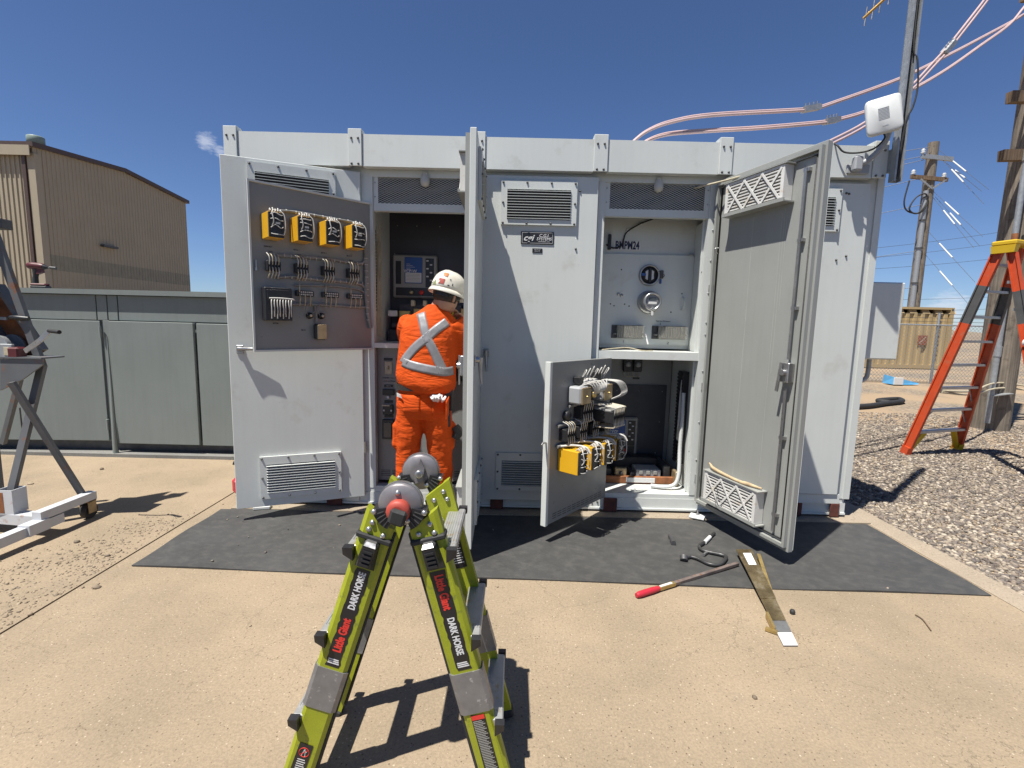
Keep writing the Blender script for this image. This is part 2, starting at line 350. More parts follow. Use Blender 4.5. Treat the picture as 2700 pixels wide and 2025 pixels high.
# rubber mat: thin sheet with slightly wavy border
def wavy_mat():
    bm = bmesh.new(); nx, ny = 90, 18; g = []
    for j in range(ny + 1):
        row = []
        for i in range(nx + 1):
            s, t = i / nx, j / ny
            fy = 2.705 - 0.105 * s; by = 3.59 + 0.0 * s
            x = -2.225 + 4.985 * s + (0.006 * math.sin(t * 9) if i in (0, nx) else 0); y = fy + (by - fy) * t + 0.006 * math.sin(s * 14 + 1) * (1 - t)
            edge = max(0, 1 - min(i, nx - i, j * 3, (ny - j) * 3) / 3.0)
            row.append(bm.verts.new((x, y, 0.007 + 0.0015 * math.sin(s * 31 + t * 5) + 0.003 * edge * (0.5 + 0.5 * math.sin(s * 23)))))
        g.append(row)
    for j in range(ny):
        for i in range(nx): bm.faces.new((g[j][i], g[j][i + 1], g[j + 1][i + 1], g[j + 1][i]))
    r = bmesh.ops.extrude_face_region(bm, geom=bm.faces[:]); 
    for v in [e for e in r['geom'] if isinstance(e, bmesh.types.BMVert)]: v.co.z = 0.0022
    bmesh.ops.recalc_face_normals(bm, faces=bm.faces)
    me = bpy.data.meshes.new('rubber_mat'); bm.to_mesh(me); bm.free(); me.materials.append(MATS['switchboard_rubber'])
    o = bpy.data.objects.new('rubber_mat', me); C.objects.link(o)
    tag(o, 'long dark grey rubber mat lying along the front of the grey cabinet', 'mat')
wavy_mat()
# stones: many small faceted pebbles in one mesh
def stones(name, m, pts, size, label, cat):
    base = bmesh.new(); bmesh.ops.create_icosphere(base, subdivisions=1, radius=1.0); base.verts.index_update()
    bv = np.array([v.co[:] for v in base.verts]); bf = np.array([[v.index for v in f.verts] for f in base.faces]); base.free()
    N = len(pts); sc = size * (0.45 + 1.1 * rng.random(N) ** 1.6)[:, None] * np.stack([0.75 + 0.6 * rng.random(N), 0.6 + 0.5 * rng.random(N), 0.4 + 0.3 * rng.random(N)], 1)
    jit = 1 + 0.22 * (rng.random((N, len(bv), 1)) - 0.5) * 2
    v = bv[None] * jit * sc[:, None, :]; a = rng.random(N) * 6.283; ca, sa = np.cos(a)[:, None], np.sin(a)[:, None]
    ti = (rng.random(N)[:, None] - 0.5) * 0.7; vz = v[..., 2] + ti * v[..., 0]
    x = v[..., 0] * ca - v[..., 1] * sa; y = v[..., 0] * sa + v[..., 1] * ca
    out = np.stack([x + pts[:, 0:1], y + pts[:, 1:2], vz + pts[:, 2:3] + sc[:, 2:3] * 0.45], -1).reshape(-1, 3)
    f = (bf[None] + (np.arange(N) * len(bv))[:, None, None]).reshape(-1)
    me = bpy.data.meshes.new(name); me.vertices.add(len(out)); me.vertices.foreach_set('co', out.ravel()); me.loops.add(len(f)); me.loops.foreach_set('vertex_index', f)
    nf = len(f) // 3; me.polygons.add(nf); me.polygons.foreach_set('loop_start', np.arange(nf) * 3); me.polygons.foreach_set('loop_total', np.full(nf, 3))
    at_ = me.attributes.new('tone', 'FLOAT', 'FACE'); at_.data.foreach_set('value', np.repeat(rng.random(N), len(bf)).astype(np.float32))
    me.update(calc_edges=True); me.materials.append(m); o = bpy.data.objects.new(name, me); C.objects.link(o)
    return tag(o, label, cat, kind='stuff')
def stone_mat(name, cols):
    m = bpy.data.materials.new(name); m.use_nodes = True; n, l = nt(m); b = n['Principled BSDF']; b.inputs['Roughness'].default_value = 0.85; b.inputs['Specular IOR Level'].default_value = 0.25
    a = n.new('ShaderNodeAttribute'); a.attribute_name = 'tone'; r = n.new('ShaderNodeValToRGB'); e = r.color_ramp.elements
    e[0].position = 0; e[0].color = (*cols[0], 1); e[1].position = 1; e[1].color = (*cols[-1], 1)
    for i, c in enumerate(cols[1:-1]): x = e.new((i + 1) / (len(cols) - 1)); x.color = (*c, 1)
    l.new(a.outputs['Fac'], r.inputs[0]); l.new(r.outputs[0], b.inputs['Base Color']); return m
SM = stone_mat('gravel_stone', [(0.07, 0.065, 0.06), (0.13, 0.11, 0.097), (0.18, 0.155, 0.13), (0.11, 0.09, 0.078), (0.26, 0.22, 0.17), (0.20, 0.16, 0.125), (0.33, 0.28, 0.215), (0.42, 0.37, 0.295)])
def gravel_pts(n):
    d = 3.0 * (9.5 / 3.0) ** rng.random(n)            # denser towards the viewer
    a = rng.uniform(0.28, 0.98, n); x = d * np.sin(a) * 1.25; y = d * np.cos(a) * 1.25
    k = (x > 2.965) & (y > 1.6) & (y < 9.0) & (x < 9.5)
    return np.stack([x[k], y[k], np.full(k.sum(), -0.03)], 1)
gp = gravel_pts(76000)
stones('gravel', SM, gp, 0.0145, 'grey and tan gravel bed beside the concrete slab', 'gravel')
RM = stone_mat('rubble_stone', [(0.13, 0.10, 0.072), (0.19, 0.155, 0.115), (0.26, 0.20, 0.14), (0.32, 0.26, 0.18)])
rp = []
while len(rp) < 2600:
    c = random.choice(((-2.75, 2.16, 0.22, 0.16), (-2.95, 2.3, 0.3, 0.2), (-2.62, 2.02, 0.16, 0.13), (-2.58, 2.85, 0.14, 0.12), (-2.72, 2.7, 0.2, 0.2), (-2.42, 2.5, 0.1, 0.4), (-2.55, 3.25, 0.12, 0.12)))
    x, y = random.gauss(c[0], c[2]), random.gauss(c[1], c[3])
    if x < -2.36: rp.append((x, y, -0.002))
stones('rubble', RM, np.array(rp), 0.0065, 'loose crumbs of broken concrete beside the slab joint', 'rubble')
sp_pts = np.array([(*onground(u, v)[:2], 0.0) for u, v in ((255, 1550), (260, 1540), (318, 1452), (283, 1466), (325, 1457), (80, 1622), (203, 1430), (218, 1550), (268, 1238), (81, 1277), (602, 1373), (588, 1330), (1312, 1548), (1990, 1840), (660, 1650))])
stones('pebble_scatter', RM, sp_pts, 0.014, 'few loose pebbles scattered over the concrete slab', 'pebbles')
mp_ = np.array([(*onground(u, v)[:2], 0.008) for u, v in ((600, 1373), (627, 1366), (655, 1420), (628, 1440), (560, 1483), (895, 1388), (880, 1447), (640, 1378), (1300, 1400), (760, 1400), (700, 1460), (2340, 1555))])
stones('grit_scatter', SM, mp_, 0.008, 'pale grit lying on the rubber mat', 'grit')
# far terrain: low tan mesa behind the fence
def hills():
    bm = bmesh.new(); prev = None
    for i in range(121):
        a = -1.15 + 2.3 * i / 120; h = 5.0 + 2.2 * math.sin(a * 5.1 + 1) + 1.3 * math.sin(a * 13) + 0.5 * math.sin(a * 37)
        ring = [bm.verts.new((math.sin(a) * d, math.cos(a) * d, z)) for d, z in ((150, -0.5), (220, 1.0), (290, h * 0.62), (330, h), (420, h * 0.9))]
        if prev: 
            for k in range(4): bm.faces.new((prev[k], ring[k], ring[k + 1], prev[k + 1]))
        prev = ring
    me = bpy.data.meshes.new('hills'); bm.to_mesh(me); bm.free(); o = bpy.data.objects.new('hills', me); C.objects.link(o)
    mat('hill_earth', (0.20, 0.15, 0.10), 0.95, var=0.25, vscale=0.05, spots=(0.10, 0.11, 0.06), spot_amt=0.3, spot_scale=0.2); me.materials.append(MATS['hill_earth']); S_(o)
hills()
# ------------------------------------------------------------------ big grey switchgear cabinet
FY, PY = 3.72, 3.68          # frame face, closed door face
cab = thing('switchgear_cabinet', 'large light grey outdoor switchgear cabinet with open doors', 'cabinet', (0.3, 3.72, 0))
CP = 'cabinet_paint'
def part(name, m, parent=None, label=None, M=None):
    """decorator-free shortcut: returns an MB whose build is bound to this part"""
    b = MB(M); b.go = lambda p=parent or cab, sm=False: b.build(name, m, p, sm, label); return b
b = MB().box(-2.06, 2.67, FY, 5.85, 0.03, 0.125); b.box(-2.06, 2.67, FY - 0.012, FY, 0.03, 0.045); b.build('base_skirt', CP, cab)
MB().box(-2.05, 2.66, FY + 0.004, 5.84, 0.126, 0.16).build('floor_plate', CP, cab)
MB().box(-2.07, -2.03, FY, 5.85, 0.16, 2.60).build('side_wall', CP, cab)
MB().box(2.64, 2.69, FY - 0.01, 5.85, 0.16, 2.60).build('side_wall', CP, cab)
MB().box(-2.03, 2.64, 5.80, 5.85, 0.16, 2.60).build('rear_wall', CP, cab)
MB().box(-2.09, 2.69, FY + 0.02, 5.87, 2.60, 2.74).build('roof', CP, cab)
MB().box(-2.03, 2.64, FY + 0.002, FY + 0.05, 2.525, 2.60).build('header_rail', CP, cab)
POSTS = ((-2.03, -1.97), (-1.15, -1.06), (-0.285, -0.235), (0.605, 0.655), (1.425, 1.50), (2.55, 2.64))
for x0, x1 in POSTS: MB().box(x0, x1, FY, FY + 0.06, 0.16, 2.525).build('frame_post', CP, cab)
for x in (-1.11, -0.262, 0.63, 1.515): MB().box(x - 0.012, x + 0.012, FY + 0.06, 5.8, 0.16, 2.60).build('partition', CP, cab)
# fascia band with bolted roof brackets
TABS = ((-2.09, -1.995), (-1.205, -1.108), (-0.325, -0.228), (0.545, 0.645), (1.438, 1.532), (2.535, 2.635))
for k in range(5):
    x0, x1 = TABS[k][1] + 0.002, TABS[k + 1][0] + (0.0 if k < 4 else 0.004)
    b = MB(); b.box(x0, x1, 3.640, 3.652, 2.572, 2.790); b.box(x0, x1, 3.652, FY, 2.778, 2.790); b.box(x0, x1, 3.652, 3.70, 2.572, 2.584); b.build('fascia_panel', CP, cab)
for k, (x0, x1) in enumerate(TABS):
    b = MB(); b.bbox(x0, x1, 3.628, 3.640, 2.570, 2.822, 0.003)
    b.prism([(x0, 2.60), (x0 + 0.006, 2.60), (x0 + 0.006, 2.822), (x0, 2.822)], 3.64, 3.72)
    b.hexa([(x1 - 0.006, 3.64, 2.6), (x1, 3.64, 2.6), (x1, 3.86, 2.6), (x1 - 0.006, 3.86, 2.6), (x1 - 0.006, 3.64, 2.822), (x1, 3.64, 2.822), (x1, 3.70, 2.822), (x1 - 0.006, 3.70, 2.822)])
    b.box(x0 + 0.006, x1 - 0.006, 3.64, 3.70, 2.815, 2.822)
    t = b.build('roof_bracket', CP, cab)
    for dx in (0.024, 0.072):
        for z in (2.758, 2.585): put('bolt', BOLT, T((x0 + dx, 3.628, z)), t, 'dark_steel')
    if 1 <= k <= 4:   # matching bracket along the far edge of the roof
        MB().prism([(x0 + 0.5, 2.73), (x1 + 0.5, 2.73), (x1 + 0.5, 2.86), (x0 + 0.54, 2.86)], 5.83, 5.87).build('roof_bracket', CP, cab)
for x, w in ((-1.385, 0.12), (-0.10, 0.10), (0.80, 0.105), (2.255, 0.12), (2.575, 0.07)):
    MB().bbox(x - w / 2, x + w / 2, FY - 0.03, FY - 0.013, 0.018, 0.128, 0.004).build('lifting_lug', 'rust_red', cab, label='rusty red lug on the cabinet base')
for x in (0.655, 0.70, 0.745, -1.23, -0.98): put('bolt', BOLT, T((x, FY, 0.088)), cab, 'galvanised')
MB().bbox(-1.29, -1.19, FY - 0.014, FY, 0.05, 0.118, 0.003).build('lug_plate', CP, cab)
MB().bbox(0.72, 0.90, FY - 0.012, FY, 0.048, 0.122, 0.003).build('lug_plate', CP, cab)

# --- louvre: bolted plate with an opening and sloping slats
SLAT = {}
def louvre(M, x0, x1, z0, z1, parent, n, margin=(0.044, 0.06), both=True, skip=()):
    mx, mz = margin; a0, a1, c0, c1 = x0 + mx, x1 - mx, z0 + mz * 0.62, z1 - mz
    b = MB(M); b.box(x0, a0, -0.020, -0.0015, z0, z1); b.box(a1, x1, -0.020, -0.0015, z0, z1); b.box(a0, a1, -0.020, -0.0015, z0, c0); b.box(a0, a1, -0.020, -0.0015, c1, z1)
    pl = b.build('louvre_plate', CP, parent)
    MB(M).box(a0, a1, -0.0012, -0.0006, c0, c1).build('louvre_shade_sheet', 'interior_dark', parent)  # dark sheet on the leaf paints the shade between the slats
    key = round(a1 - a0, 3)
    if key not in SLAT:
        SLAT[key] = MB().hexa([(0, -0.020, -0.0040), (key, -0.020, -0.0040), (key, 0.001, 0.0015), (0, 0.001, 0.0015), (0, -0.020, -0.0004), (key, -0.020, -0.0004), (key, 0.001, 0.0036), (0, 0.001, 0.0036)]).mesh('slat')
    for k in range(n):
        put('slat', SLAT[key], M @ T((a0, -0.009, c0 + (k + 0.5) * (c1 - c0) / n)), parent, CP)
    for x, z in [(x0 + 0.014, z1 - 0.014), (x0 + (x1 - x0) * 0.34, z1 - 0.014), (x0 + (x1 - x0) * 0.66, z1 - 0.014), (x1 - 0.014, z1 - 0.014), (x0 + 0.014, (z0 + z1) / 2), (x1 - 0.014, (z0 + z1) / 2), (x0 + 0.014, z0 + 0.012), (x0 + (x1 - x0) * 0.34, z0 + 0.012), (x0 + (x1 - x0) * 0.66, z0 + 0.012), (x1 - 0.014, z0 + 0.012)]:
        put('bolt', BOLT, M @ T((x, -0.0195, z)), parent, CP if random.random() < 0.8 else 'dark_steel')
    return pl
BOLT.materials.append(MATS['galvanised']); SCREW.materials.append(MATS['galvanised'])
DZ0, DZ1 = 0.10, 2.545
def leaf(M, w, m=CP, name='door', z0=DZ0, z1=DZ1, th=0.038, label=None, parent=None):
    return MB(M).bbox(0, w, 0.0, th, z0, z1, 0.003).build(name, m, parent or cab, label=label)
def handle(M, x, z, parent, ang):
    """T-handle: escutcheon, hub and lever"""
    b = MB(M); b.bbox(x - 0.022, x + 0.022, -0.008, 0, z - 0.03, z + 0.03, 0.004); b.lathe((x, -0.008, z + 0.006), (0, -1, 0), [(0.019, 0), (0.018, 0.02), (0.012, 0.03)], 14)
    d = Vector((math.sin(ang), 0, math.cos(ang))); o = Vector((x, -0.035, z + 0.006))
    b.tube([o - d * 0.012, o + d * 0.05, o + d * 0.145 + Vector((0, -0.008, 0))], 0.009, 8, radii=[0.016, 0.012, 0.008]); return b.build('handle', 'steel', parent)

# door 3 (closed) and door 5 (closed)
M3 = T((-0.258, PY, 0)); d3 = leaf(M3, 0.855, label='closed door with company nameplate')
louvre(M3, 0.148, 0.698, 2.196, 2.505, d3, 11); louvre(M3, 0.148, 0.698, 0.184, 0.484, d3, 11); handle(M3, 0.058, 1.255, d3, math.pi - 0.05)
put('bolt', BOLT, M3 @ T((0.72, 0, 2.405 + 0.04)), d3); put('bolt', BOLT, M3 @ T((0.705, 0, 2.035)), d3)
sign = MB(M3).bbox(0.298, 0.541, -0.006, -0.001, 2.061, 2.152, 0.002).build('nameplate', 'label_black', d3)
b = MB(M3)
for a, c, e, g in ((0.307, 0.532, 2.143, 2.145), (0.307, 0.532, 2.068, 2.070), (0.307, 0.309, 2.07, 2.143), (0.530, 0.532, 2.07, 2.143)): b.box(a, c, -0.0072, -0.0065, e, g)
b.build('nameplate_border', 'print_white', d3)
text('nameplate_text', 'cgi', 0.062, M3 @ T((0.352, -0.0075, 2.105)), 'print_white', d3, 0.0012, 0.35, 1.1)
text('nameplate_text', 'C.G.I.', 0.029, M3 @ T((0.468, -0.0075, 2.123)), 'print_white', d3, 0.0004, 0.2, 1.1)
text('nameplate_text', 'SYSTEMS', 0.029, M3 @ T((0.468, -0.0075, 2.099)), 'print_white', d3, 0.0005, 0.2, 0.98)
text('nameplate_text', 'CALIFORNIA, U.S.A.', 0.010, M3 @ T((0.468, -0.0075, 2.080)), 'print_white', d3, 0.0001, 0.2)
MB(M3).bbox(0.385, 0.459, -0.004, -0.001, 2.001, 2.032, 0.001).build('serial_plate', 'label_black', d3)
for k, z in enumerate((2.023, 2.012)): text('nameplate_text', ('MFG BY CGI', 'SERIAL NO.')[k], 0.0085, M3 @ T((0.422, -0.0052, z)), 'print_white', d3, 0.0)
M5 = T((1.512, PY, 0)); d5 = leaf(M5, 1.06, z0=0.205, label='closed door at the right end of the cabinet')
louvre(M5, 0.28, 0.845, 2.20, 2.50, d5, 11)
for x, z in ((0.885, 2.474), (0.905, 2.47), (0.93, 2.03), (0.86, 2.0)): put('bolt', BOLT, M5 @ T((x, 0, z)), d5)
MB().box(1.55, 2.60, PY + 0.012, FY, 0.128, 0.20).build('kick_plate', CP, cab)

# door 1 (ajar, outer face towards us)
H1, D1 = (-1.14, 3.69), (-0.83, -0.33); M1 = frame(H1, D1); d1 = leaf(M1, 0.89, label='ajar door with louvres at top and bottom')
louvre(M1, 0.172, 0.728, 2.215, 2.518, d1, 11); louvre(M1, 0.172, 0.728, 0.163, 0.478, d1, 11); handle(M1, 0.822, 1.255, d1, -math.pi / 2)
MB(M1).box(0.58, 0.584, -0.0006, 0, 0.87, 0.872).build('scratch', 'dark_steel', d1)
b = MB(M1)
for z in (2.2, 1.3, 0.45): b.cyl((-0.008, -0.008, z), (-0.008, -0.008, z + 0.09), 0.008, 8)
b.build('hinge', 'steel', d1)

# door 2 (open square to the front, edge towards us)
H2, D2 = (-0.252, 3.69), (0.012, -0.87); M2 = frame(H2, D2)
MD2 = Matrix(((0.0138, 1, 0, -0.2745), (-1, 0.0138, 0, 3.69), (0, 0, 1, 0), (0, 0, 0, 1)))   # x along the leaf towards us, y to the right
d2 = MB(MD2).bbox(0, 0.87, 0.0, 0.037, DZ0, DZ1, 0.003).build('door', CP, cab, label='open door seen edge on')
OUT2 = MD2 @ Matrix(((-1, 0, 0, 0.87), (0, -1, 0, 0.037), (0, 0, 1, 0), (0, 0, 0, 1)))
louvre(OUT2, 0.172, 0.728, 2.20, 2.505, d2, 11); louvre(OUT2, 0.172, 0.728, 0.184, 0.484, d2, 11); handle(OUT2, 0.06, 1.255, d2, math.pi)
def door_inside(M, w, parent, topz, botz, side=1, dirty=False):
    """stiffeners, seal, latch rods and two pleated filters on the inner face; local -y is the face"""
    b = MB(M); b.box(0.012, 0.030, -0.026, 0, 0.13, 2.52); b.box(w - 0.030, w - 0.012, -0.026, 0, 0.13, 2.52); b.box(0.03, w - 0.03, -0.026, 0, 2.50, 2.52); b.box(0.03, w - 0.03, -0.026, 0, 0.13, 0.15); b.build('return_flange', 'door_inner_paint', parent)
    MB(M).tube([(0.05, -0.006, 0.17), (0.05, -0.006, 2.48), (w - 0.05, -0.006, 2.48), (w - 0.05, -0.006, 0.17), (0.05, -0.006, 0.17)], 0.007, 6, smooth_pts=False).build('door_seal', 'black_rubber', parent)
    b = MB(M); b.bar((w - 0.105, -0.028, 1.3), (w - 0.105, -0.028, 2.42), 0.016, 0.005, up=(0, 1, 0)); b.bar((w - 0.105, -0.028, 1.12), (w - 0.105, -0.028, 0.2), 0.016, 0.005, up=(0, 1, 0))
    for z in (2.40, 2.0, 1.6, 0.8, 0.3): b.box(w - 0.125, w - 0.085, -0.024, 0, z, z + 0.02)
    b.build('latch_rod', 'steel', parent)
    b = MB(M); b.bbox(w - 0.135, w - 0.075, -0.05, 0, 1.16, 1.28, 0.004); b.lathe((w - 0.105, -0.05, 1.22), (0, -1, 0), [(0.02, 0), (0.018, 0.02)], 12); b.bar((w - 0.14, -0.06, 1.10), (w - 0.12, -0.06, 1.28), 0.02, 0.008, up=(0, 1, 0)); b.build('latch', 'steel', parent)
    for k, (z0, z1) in enumerate((topz, botz)):
        x0, x1 = 0.165, 0.655; f0 = -0.075
        b = MB(M); b.box(x0 - 0.012, x1 + 0.02, -0.082, -0.002, z0 - 0.010, z0 - 0.002); b.box(x0 - 0.012, x1 + 0.02, -0.086, -0.080, z0 - 0.010, z0 + 0.012); b.box(x0 - 0.012, x1 + 0.02, -0.082, -0.002, z1 + 0.002, z1 + 0.008)
        b.build('filter_rack', 'door_inner_paint', parent)
        b = MB(M); b.box(x0, x0 + 0.024, f0, -0.004, z0, z1); b.box(x1 - 0.024, x1, f0, -0.004, z0, z1); b.box(x0 + 0.024, x1 - 0.024, f0, -0.004, z0, z0 + 0.016); b.box(x0 + 0.024, x1 - 0.024, f0, -0.004, z1 - 0.016, z1)
        fl = b.build('air_filter', 'filter_card', parent)
        b = MB(M); n = 9
        for i in range(n):
            za, zb = z0 + 0.016 + i * (z1 - z0 - 0.032) / n, z0 + 0.016 + (i + 1) * (z1 - z0 - 0.032) / n; zm = (za + zb) / 2
            b._add([(x0 + 0.024, -0.02, za), (x1 - 0.024, -0.02, za), (x1 - 0.024, -0.066, zm), (x0 + 0.024, -0.066, zm), (x0 + 0.024, -0.02, zb), (x1 - 0.024, -0.02, zb)], [(0, 1, 2, 3), (3, 2, 5, 4)])
            b.box(x0 + 0.024, x1 - 0.024, -0.0725, -0.065, zm - 0.004, zm + 0.004)
        b.build('filter_pleat', 'filter_card' if dirty else 'filter_media', parent)
        b = MB(M); n = 3; lo, hi = x0 + 0.022, x1 - 0.022
        for i in range(n):
            xa, xb = lo + (hi - lo) * i / n, lo + (hi - lo) * (i + 1) / n
            for za, zb in ((z0 + 0.014, z1 - 0.014), (z1 - 0.014, z0 + 0.014)): b.bar((xa, f0 - 0.0012 - (0.003 if za > zb else 0), za), (xb, f0 - 0.0012 - (0.003 if za > zb else 0), zb), 0.015, 0.0025, up=(0, 1, 0))
        b.build('filter_lattice', 'filter_card', parent)
        if dirty and k == 1:
            bb = MB(M); bb.tube([(x0 - 0.01, -0.03, z1 + 0.05), (x0 + 0.08, -0.055, z1 + 0.03), (x0 + 0.3, -0.06, z1 + 0.018), (x1 - 0.1, -0.055, z1 + 0.022), (x1, -0.03, z1 + 0.02)], 0.012, 8, radii=[0.006, 0.013, 0.010, 0.014, 0.006]); bb.build('dust_roll', 'filter_dirt', parent)
door_inside(MD2, 0.87, d2, (2.26, 2.48), (0.21, 0.42))

# door 4 (open past square, inner face towards us)
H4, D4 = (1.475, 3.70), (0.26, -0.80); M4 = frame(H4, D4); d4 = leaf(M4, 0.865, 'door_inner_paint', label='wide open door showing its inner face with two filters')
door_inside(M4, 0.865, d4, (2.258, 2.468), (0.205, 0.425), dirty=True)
MB(M4).bbox(0.0, 0.865, 0.039, 0.042, DZ0 + 0.01, DZ1 - 0.01, 0.001).build('door_skin', CP, d4)
for z in (2.33, 1.72, 0.98, 0.25):
    b = MB(M4); b.cyl((0.012, -0.014, z), (0.012, -0.014, z + 0.1), 0.009, 8); b.box(-0.03, 0.03, -0.008, -0.002, z + 0.02, z + 0.08); b.build('hinge', 'steel', d4)
for x, z0, z1 in ((0.36, 0.45, 2.22), (0.592, 0.50, 2.20), (0.612, 1.2, 2.23), (0.63, 1.6, 2.2)): MB(M4).box(x, x + 0.0028, -0.0004, 0.0004, z0, z1).build('run_mark', 'run_pale', d4)
MB(M4).tube([(0.055, -0.01, 2.06), (0.052, -0.035, 2.05), (0.05, -0.012, 2.02)], 0.006, 6).build('stay_clip', 'steel', d4)
b = MB(M4)
for z in (0.24, 0.30, 0.36): b.tube([(0.30, -0.082, z), (0.34, -0.10, z - 0.03), (0.37, -0.085, z - 0.05)], 0.002, 5)
b.build('tie_wire', 'dark_steel', d4)
# door stays: rods from the header to the open doors
MB().tube([(-0.42, 3.735, 2.505), (-0.33, 3.55, 2.515), (-0.285, 3.40, 2.52)], 0.007, 6).build('door_stay', 'wire_cream', cab)
MB().tube([(1.31, 3.735, 2.50), (1.50, 3.52, 2.512), (1.60, 3.30, 2.515)], 0.007, 6).build('door_stay', 'wire_cream', cab)

# --- expanded metal vent grilles with a lamp globe
def grille(x0, x1, z0, z1, y):
    b = MB(); b.box(x0, x1, y, y + 0.006, z0, z0 + 0.055); b.box(x0, x0 + 0.035, y, y + 0.006, z0 + 0.055, z1); b.box(x1 - 0.035, x1, y, y + 0.006, z0 + 0.055, z1); b.box(x0, x1, y + 0.006, y + 0.05, z0, z0 + 0.006)
    fr = b.build('grille_frame', CP, cab); a0, a1, c0, c1 = x0 + 0.035, x1 - 0.035, z0 + 0.055, z1
    nx, nz = 44, 24; dx = (a1 - a0) / nx; dz = (c1 - c0) / nz; b = MB(); w = 0.0010
    for j in range(nz + 1):
        vs, fs = [], []
        for i in range(nx + 1):
            x = a0 + i * dx; z = c0 + j * dz + (0.36 * dz if (i + j) % 2 else -0.36 * dz)
            vs += [(x, y + 0.001, z - w), (x, y + 0.001, z + w), (x, y + 0.005, z + w), (x, y + 0.005, z - w)]
        for i in range(nx):
            for k in range(4): fs.append((4 * i + k, 4 * i + (k + 1) % 4, 4 * i + 4 + (k + 1) % 4, 4 * i + 4 + k))
        b._add(vs, fs)
    tag(b.build('mesh_screen', CP, cab), kind='stuff')
    MB().box(x0, x1, y + 0.10, y + 0.11, z0 + 0.01, z1 + 0.05).build('mesh_shade_sheet', 'label_black', cab)  # black sheet stands in for the shade behind the mesh holes
    xm = x0 + (x1 - x0) * 0.5; MB().lathe((xm, y - 0.02, z1 + 0.01), (0, 0, -1), [(0.022, -0.02), (0.026, 0.0), (0.034, 0.012), (0.035, 0.045), (0.030, 0.062), (0.014, 0.075), (0.002, 0.078)], 18).build('lamp_globe', 'globe_white', cab)
    for xx in (x0 + 0.012, x1 - 0.012):
        for z in (z0 + 0.10, z0 + 0.20): put('screw', SCREW, T((xx, y, z)), fr)
grille(-1.058, -0.285, 2.285, 2.525, FY + 0.012); grille(0.655, 1.425, 2.285, 2.525, FY + 0.012)

# --- bay 2: upper compartment with relay back plate, lower control panel
MB().box(-1.098, -0.274, 4.36, 4.37, 1.31, 2.45).build('back_plate', 'interior_dark', cab)
for u in (-1.03, -0.86, -0.66): put('screw', SCREW, T((u, 4.36, 2.30)), cab)
for z in (2.06, 1.75): put('screw', SCREW, T((-1.055, 4.36, z)), cab)
MB().box(-1.098, -0.274, FY + 0.02, 4.36, 2.44, 2.45).build('compartment_lid', 'interior_dark', cab)
MB().box(-1.098, -0.274, FY + 0.005, 4.30, 1.270, 1.306).build('compartment_shelf', CP, cab)
def breaker_front(x0, x1, z0, z1, y, name_lines, lower=True):
    """moulded bezel with blue nameplate, indicator windows and push buttons"""
    w, h = x1 - x0, z1 - z0; b = MB(); b.bbox(x0, x1, y - 0.03, y, z0, z1, 0.012); bz = b.build('breaker_bezel', 'bezel_grey', cab)
    b = MB(); b.box(x0 + 0.07 * w, x0 + 0.19 * w, y - 0.034, y - 0.03, z0 + 0.32 * h, z0 + 0.85 * h); b.box(x0 + 0.74 * w, x0 + 0.93 * w, y - 0.034, y - 0.03, z0 + 0.25 * h, z0 + 0.92 * h); b.box(x0 + 0.07 * w, x0 + 0.93 * w, y - 0.034, y - 0.03, z0 + 0.05 * h, z0 + 0.24 * h); b.build('indicator_window', 'label_black', bz)
    MB().bbox(x0 + 0.27 * w, x0 + 0.67 * w, y - 0.036, y - 0.03, z0 + 0.34 * h, z0 + 0.94 * h, 0.006).build('rating_plate', 'blue_label', bz)
    MB().bbox(x0 + 0.29 * w, x0 + 0.65 * w, y - 0.0385, y - 0.0362, z0 + 0.36 * h, z0 + 0.585 * h, 0.004).build('data_label', 'label_white', bz)
    b = MB()
    for i in range(5): b.box(x0 + 0.31 * w, x0 + (0.40 + 0.05 * (i % 3)) * w, y - 0.0372, y - 0.0365, z0 + (0.78 - 0.035 * i) * h, z0 + (0.786 - 0.035 * i) * h)
    for i in range(6): b.box(x0 + (0.76 + 0.08 * (i % 2)) * w, x0 + (0.81 + 0.08 * (i % 2)) * w, y - 0.0352, y - 0.0345, z0 + (0.85 - 0.09 * i) * h, z0 + (0.88 - 0.09 * i) * h)
    tag(b.build('printed_lines', 'print_white', bz), kind='stuff')
    text('rating_text', name_lines, 0.036 * h / 0.37, T((x0 + 0.40 * w, y - 0.0372, z0 + 0.62 * h)), 'print_white', bz, 0.0004)
    b = MB()
    for i in range(6): b.box(x0 + 0.31 * w, x0 + 0.62 * w, y - 0.0396, y - 0.039, z0 + (0.55 - 0.032 * i) * h, z0 + (0.555 - 0.032 * i) * h)
    tag(b.build('printed_lines', 'print_dark', bz), kind='stuff')
    for dx, m in ((0.42, 'zinc_yellow'), (0.65, 'print_red')): MB().lathe((x0 + dx * w, y - 0.034, z0 + 0.13 * h), (0, -1, 0), [(0.02, 0), (0.018, 0.012), (0.006, 0.014)], 14).build('push_button', m, bz)
breaker_front(-1.062, -0.675, 1.68, 2.05, 4.345, 'VCP-W')
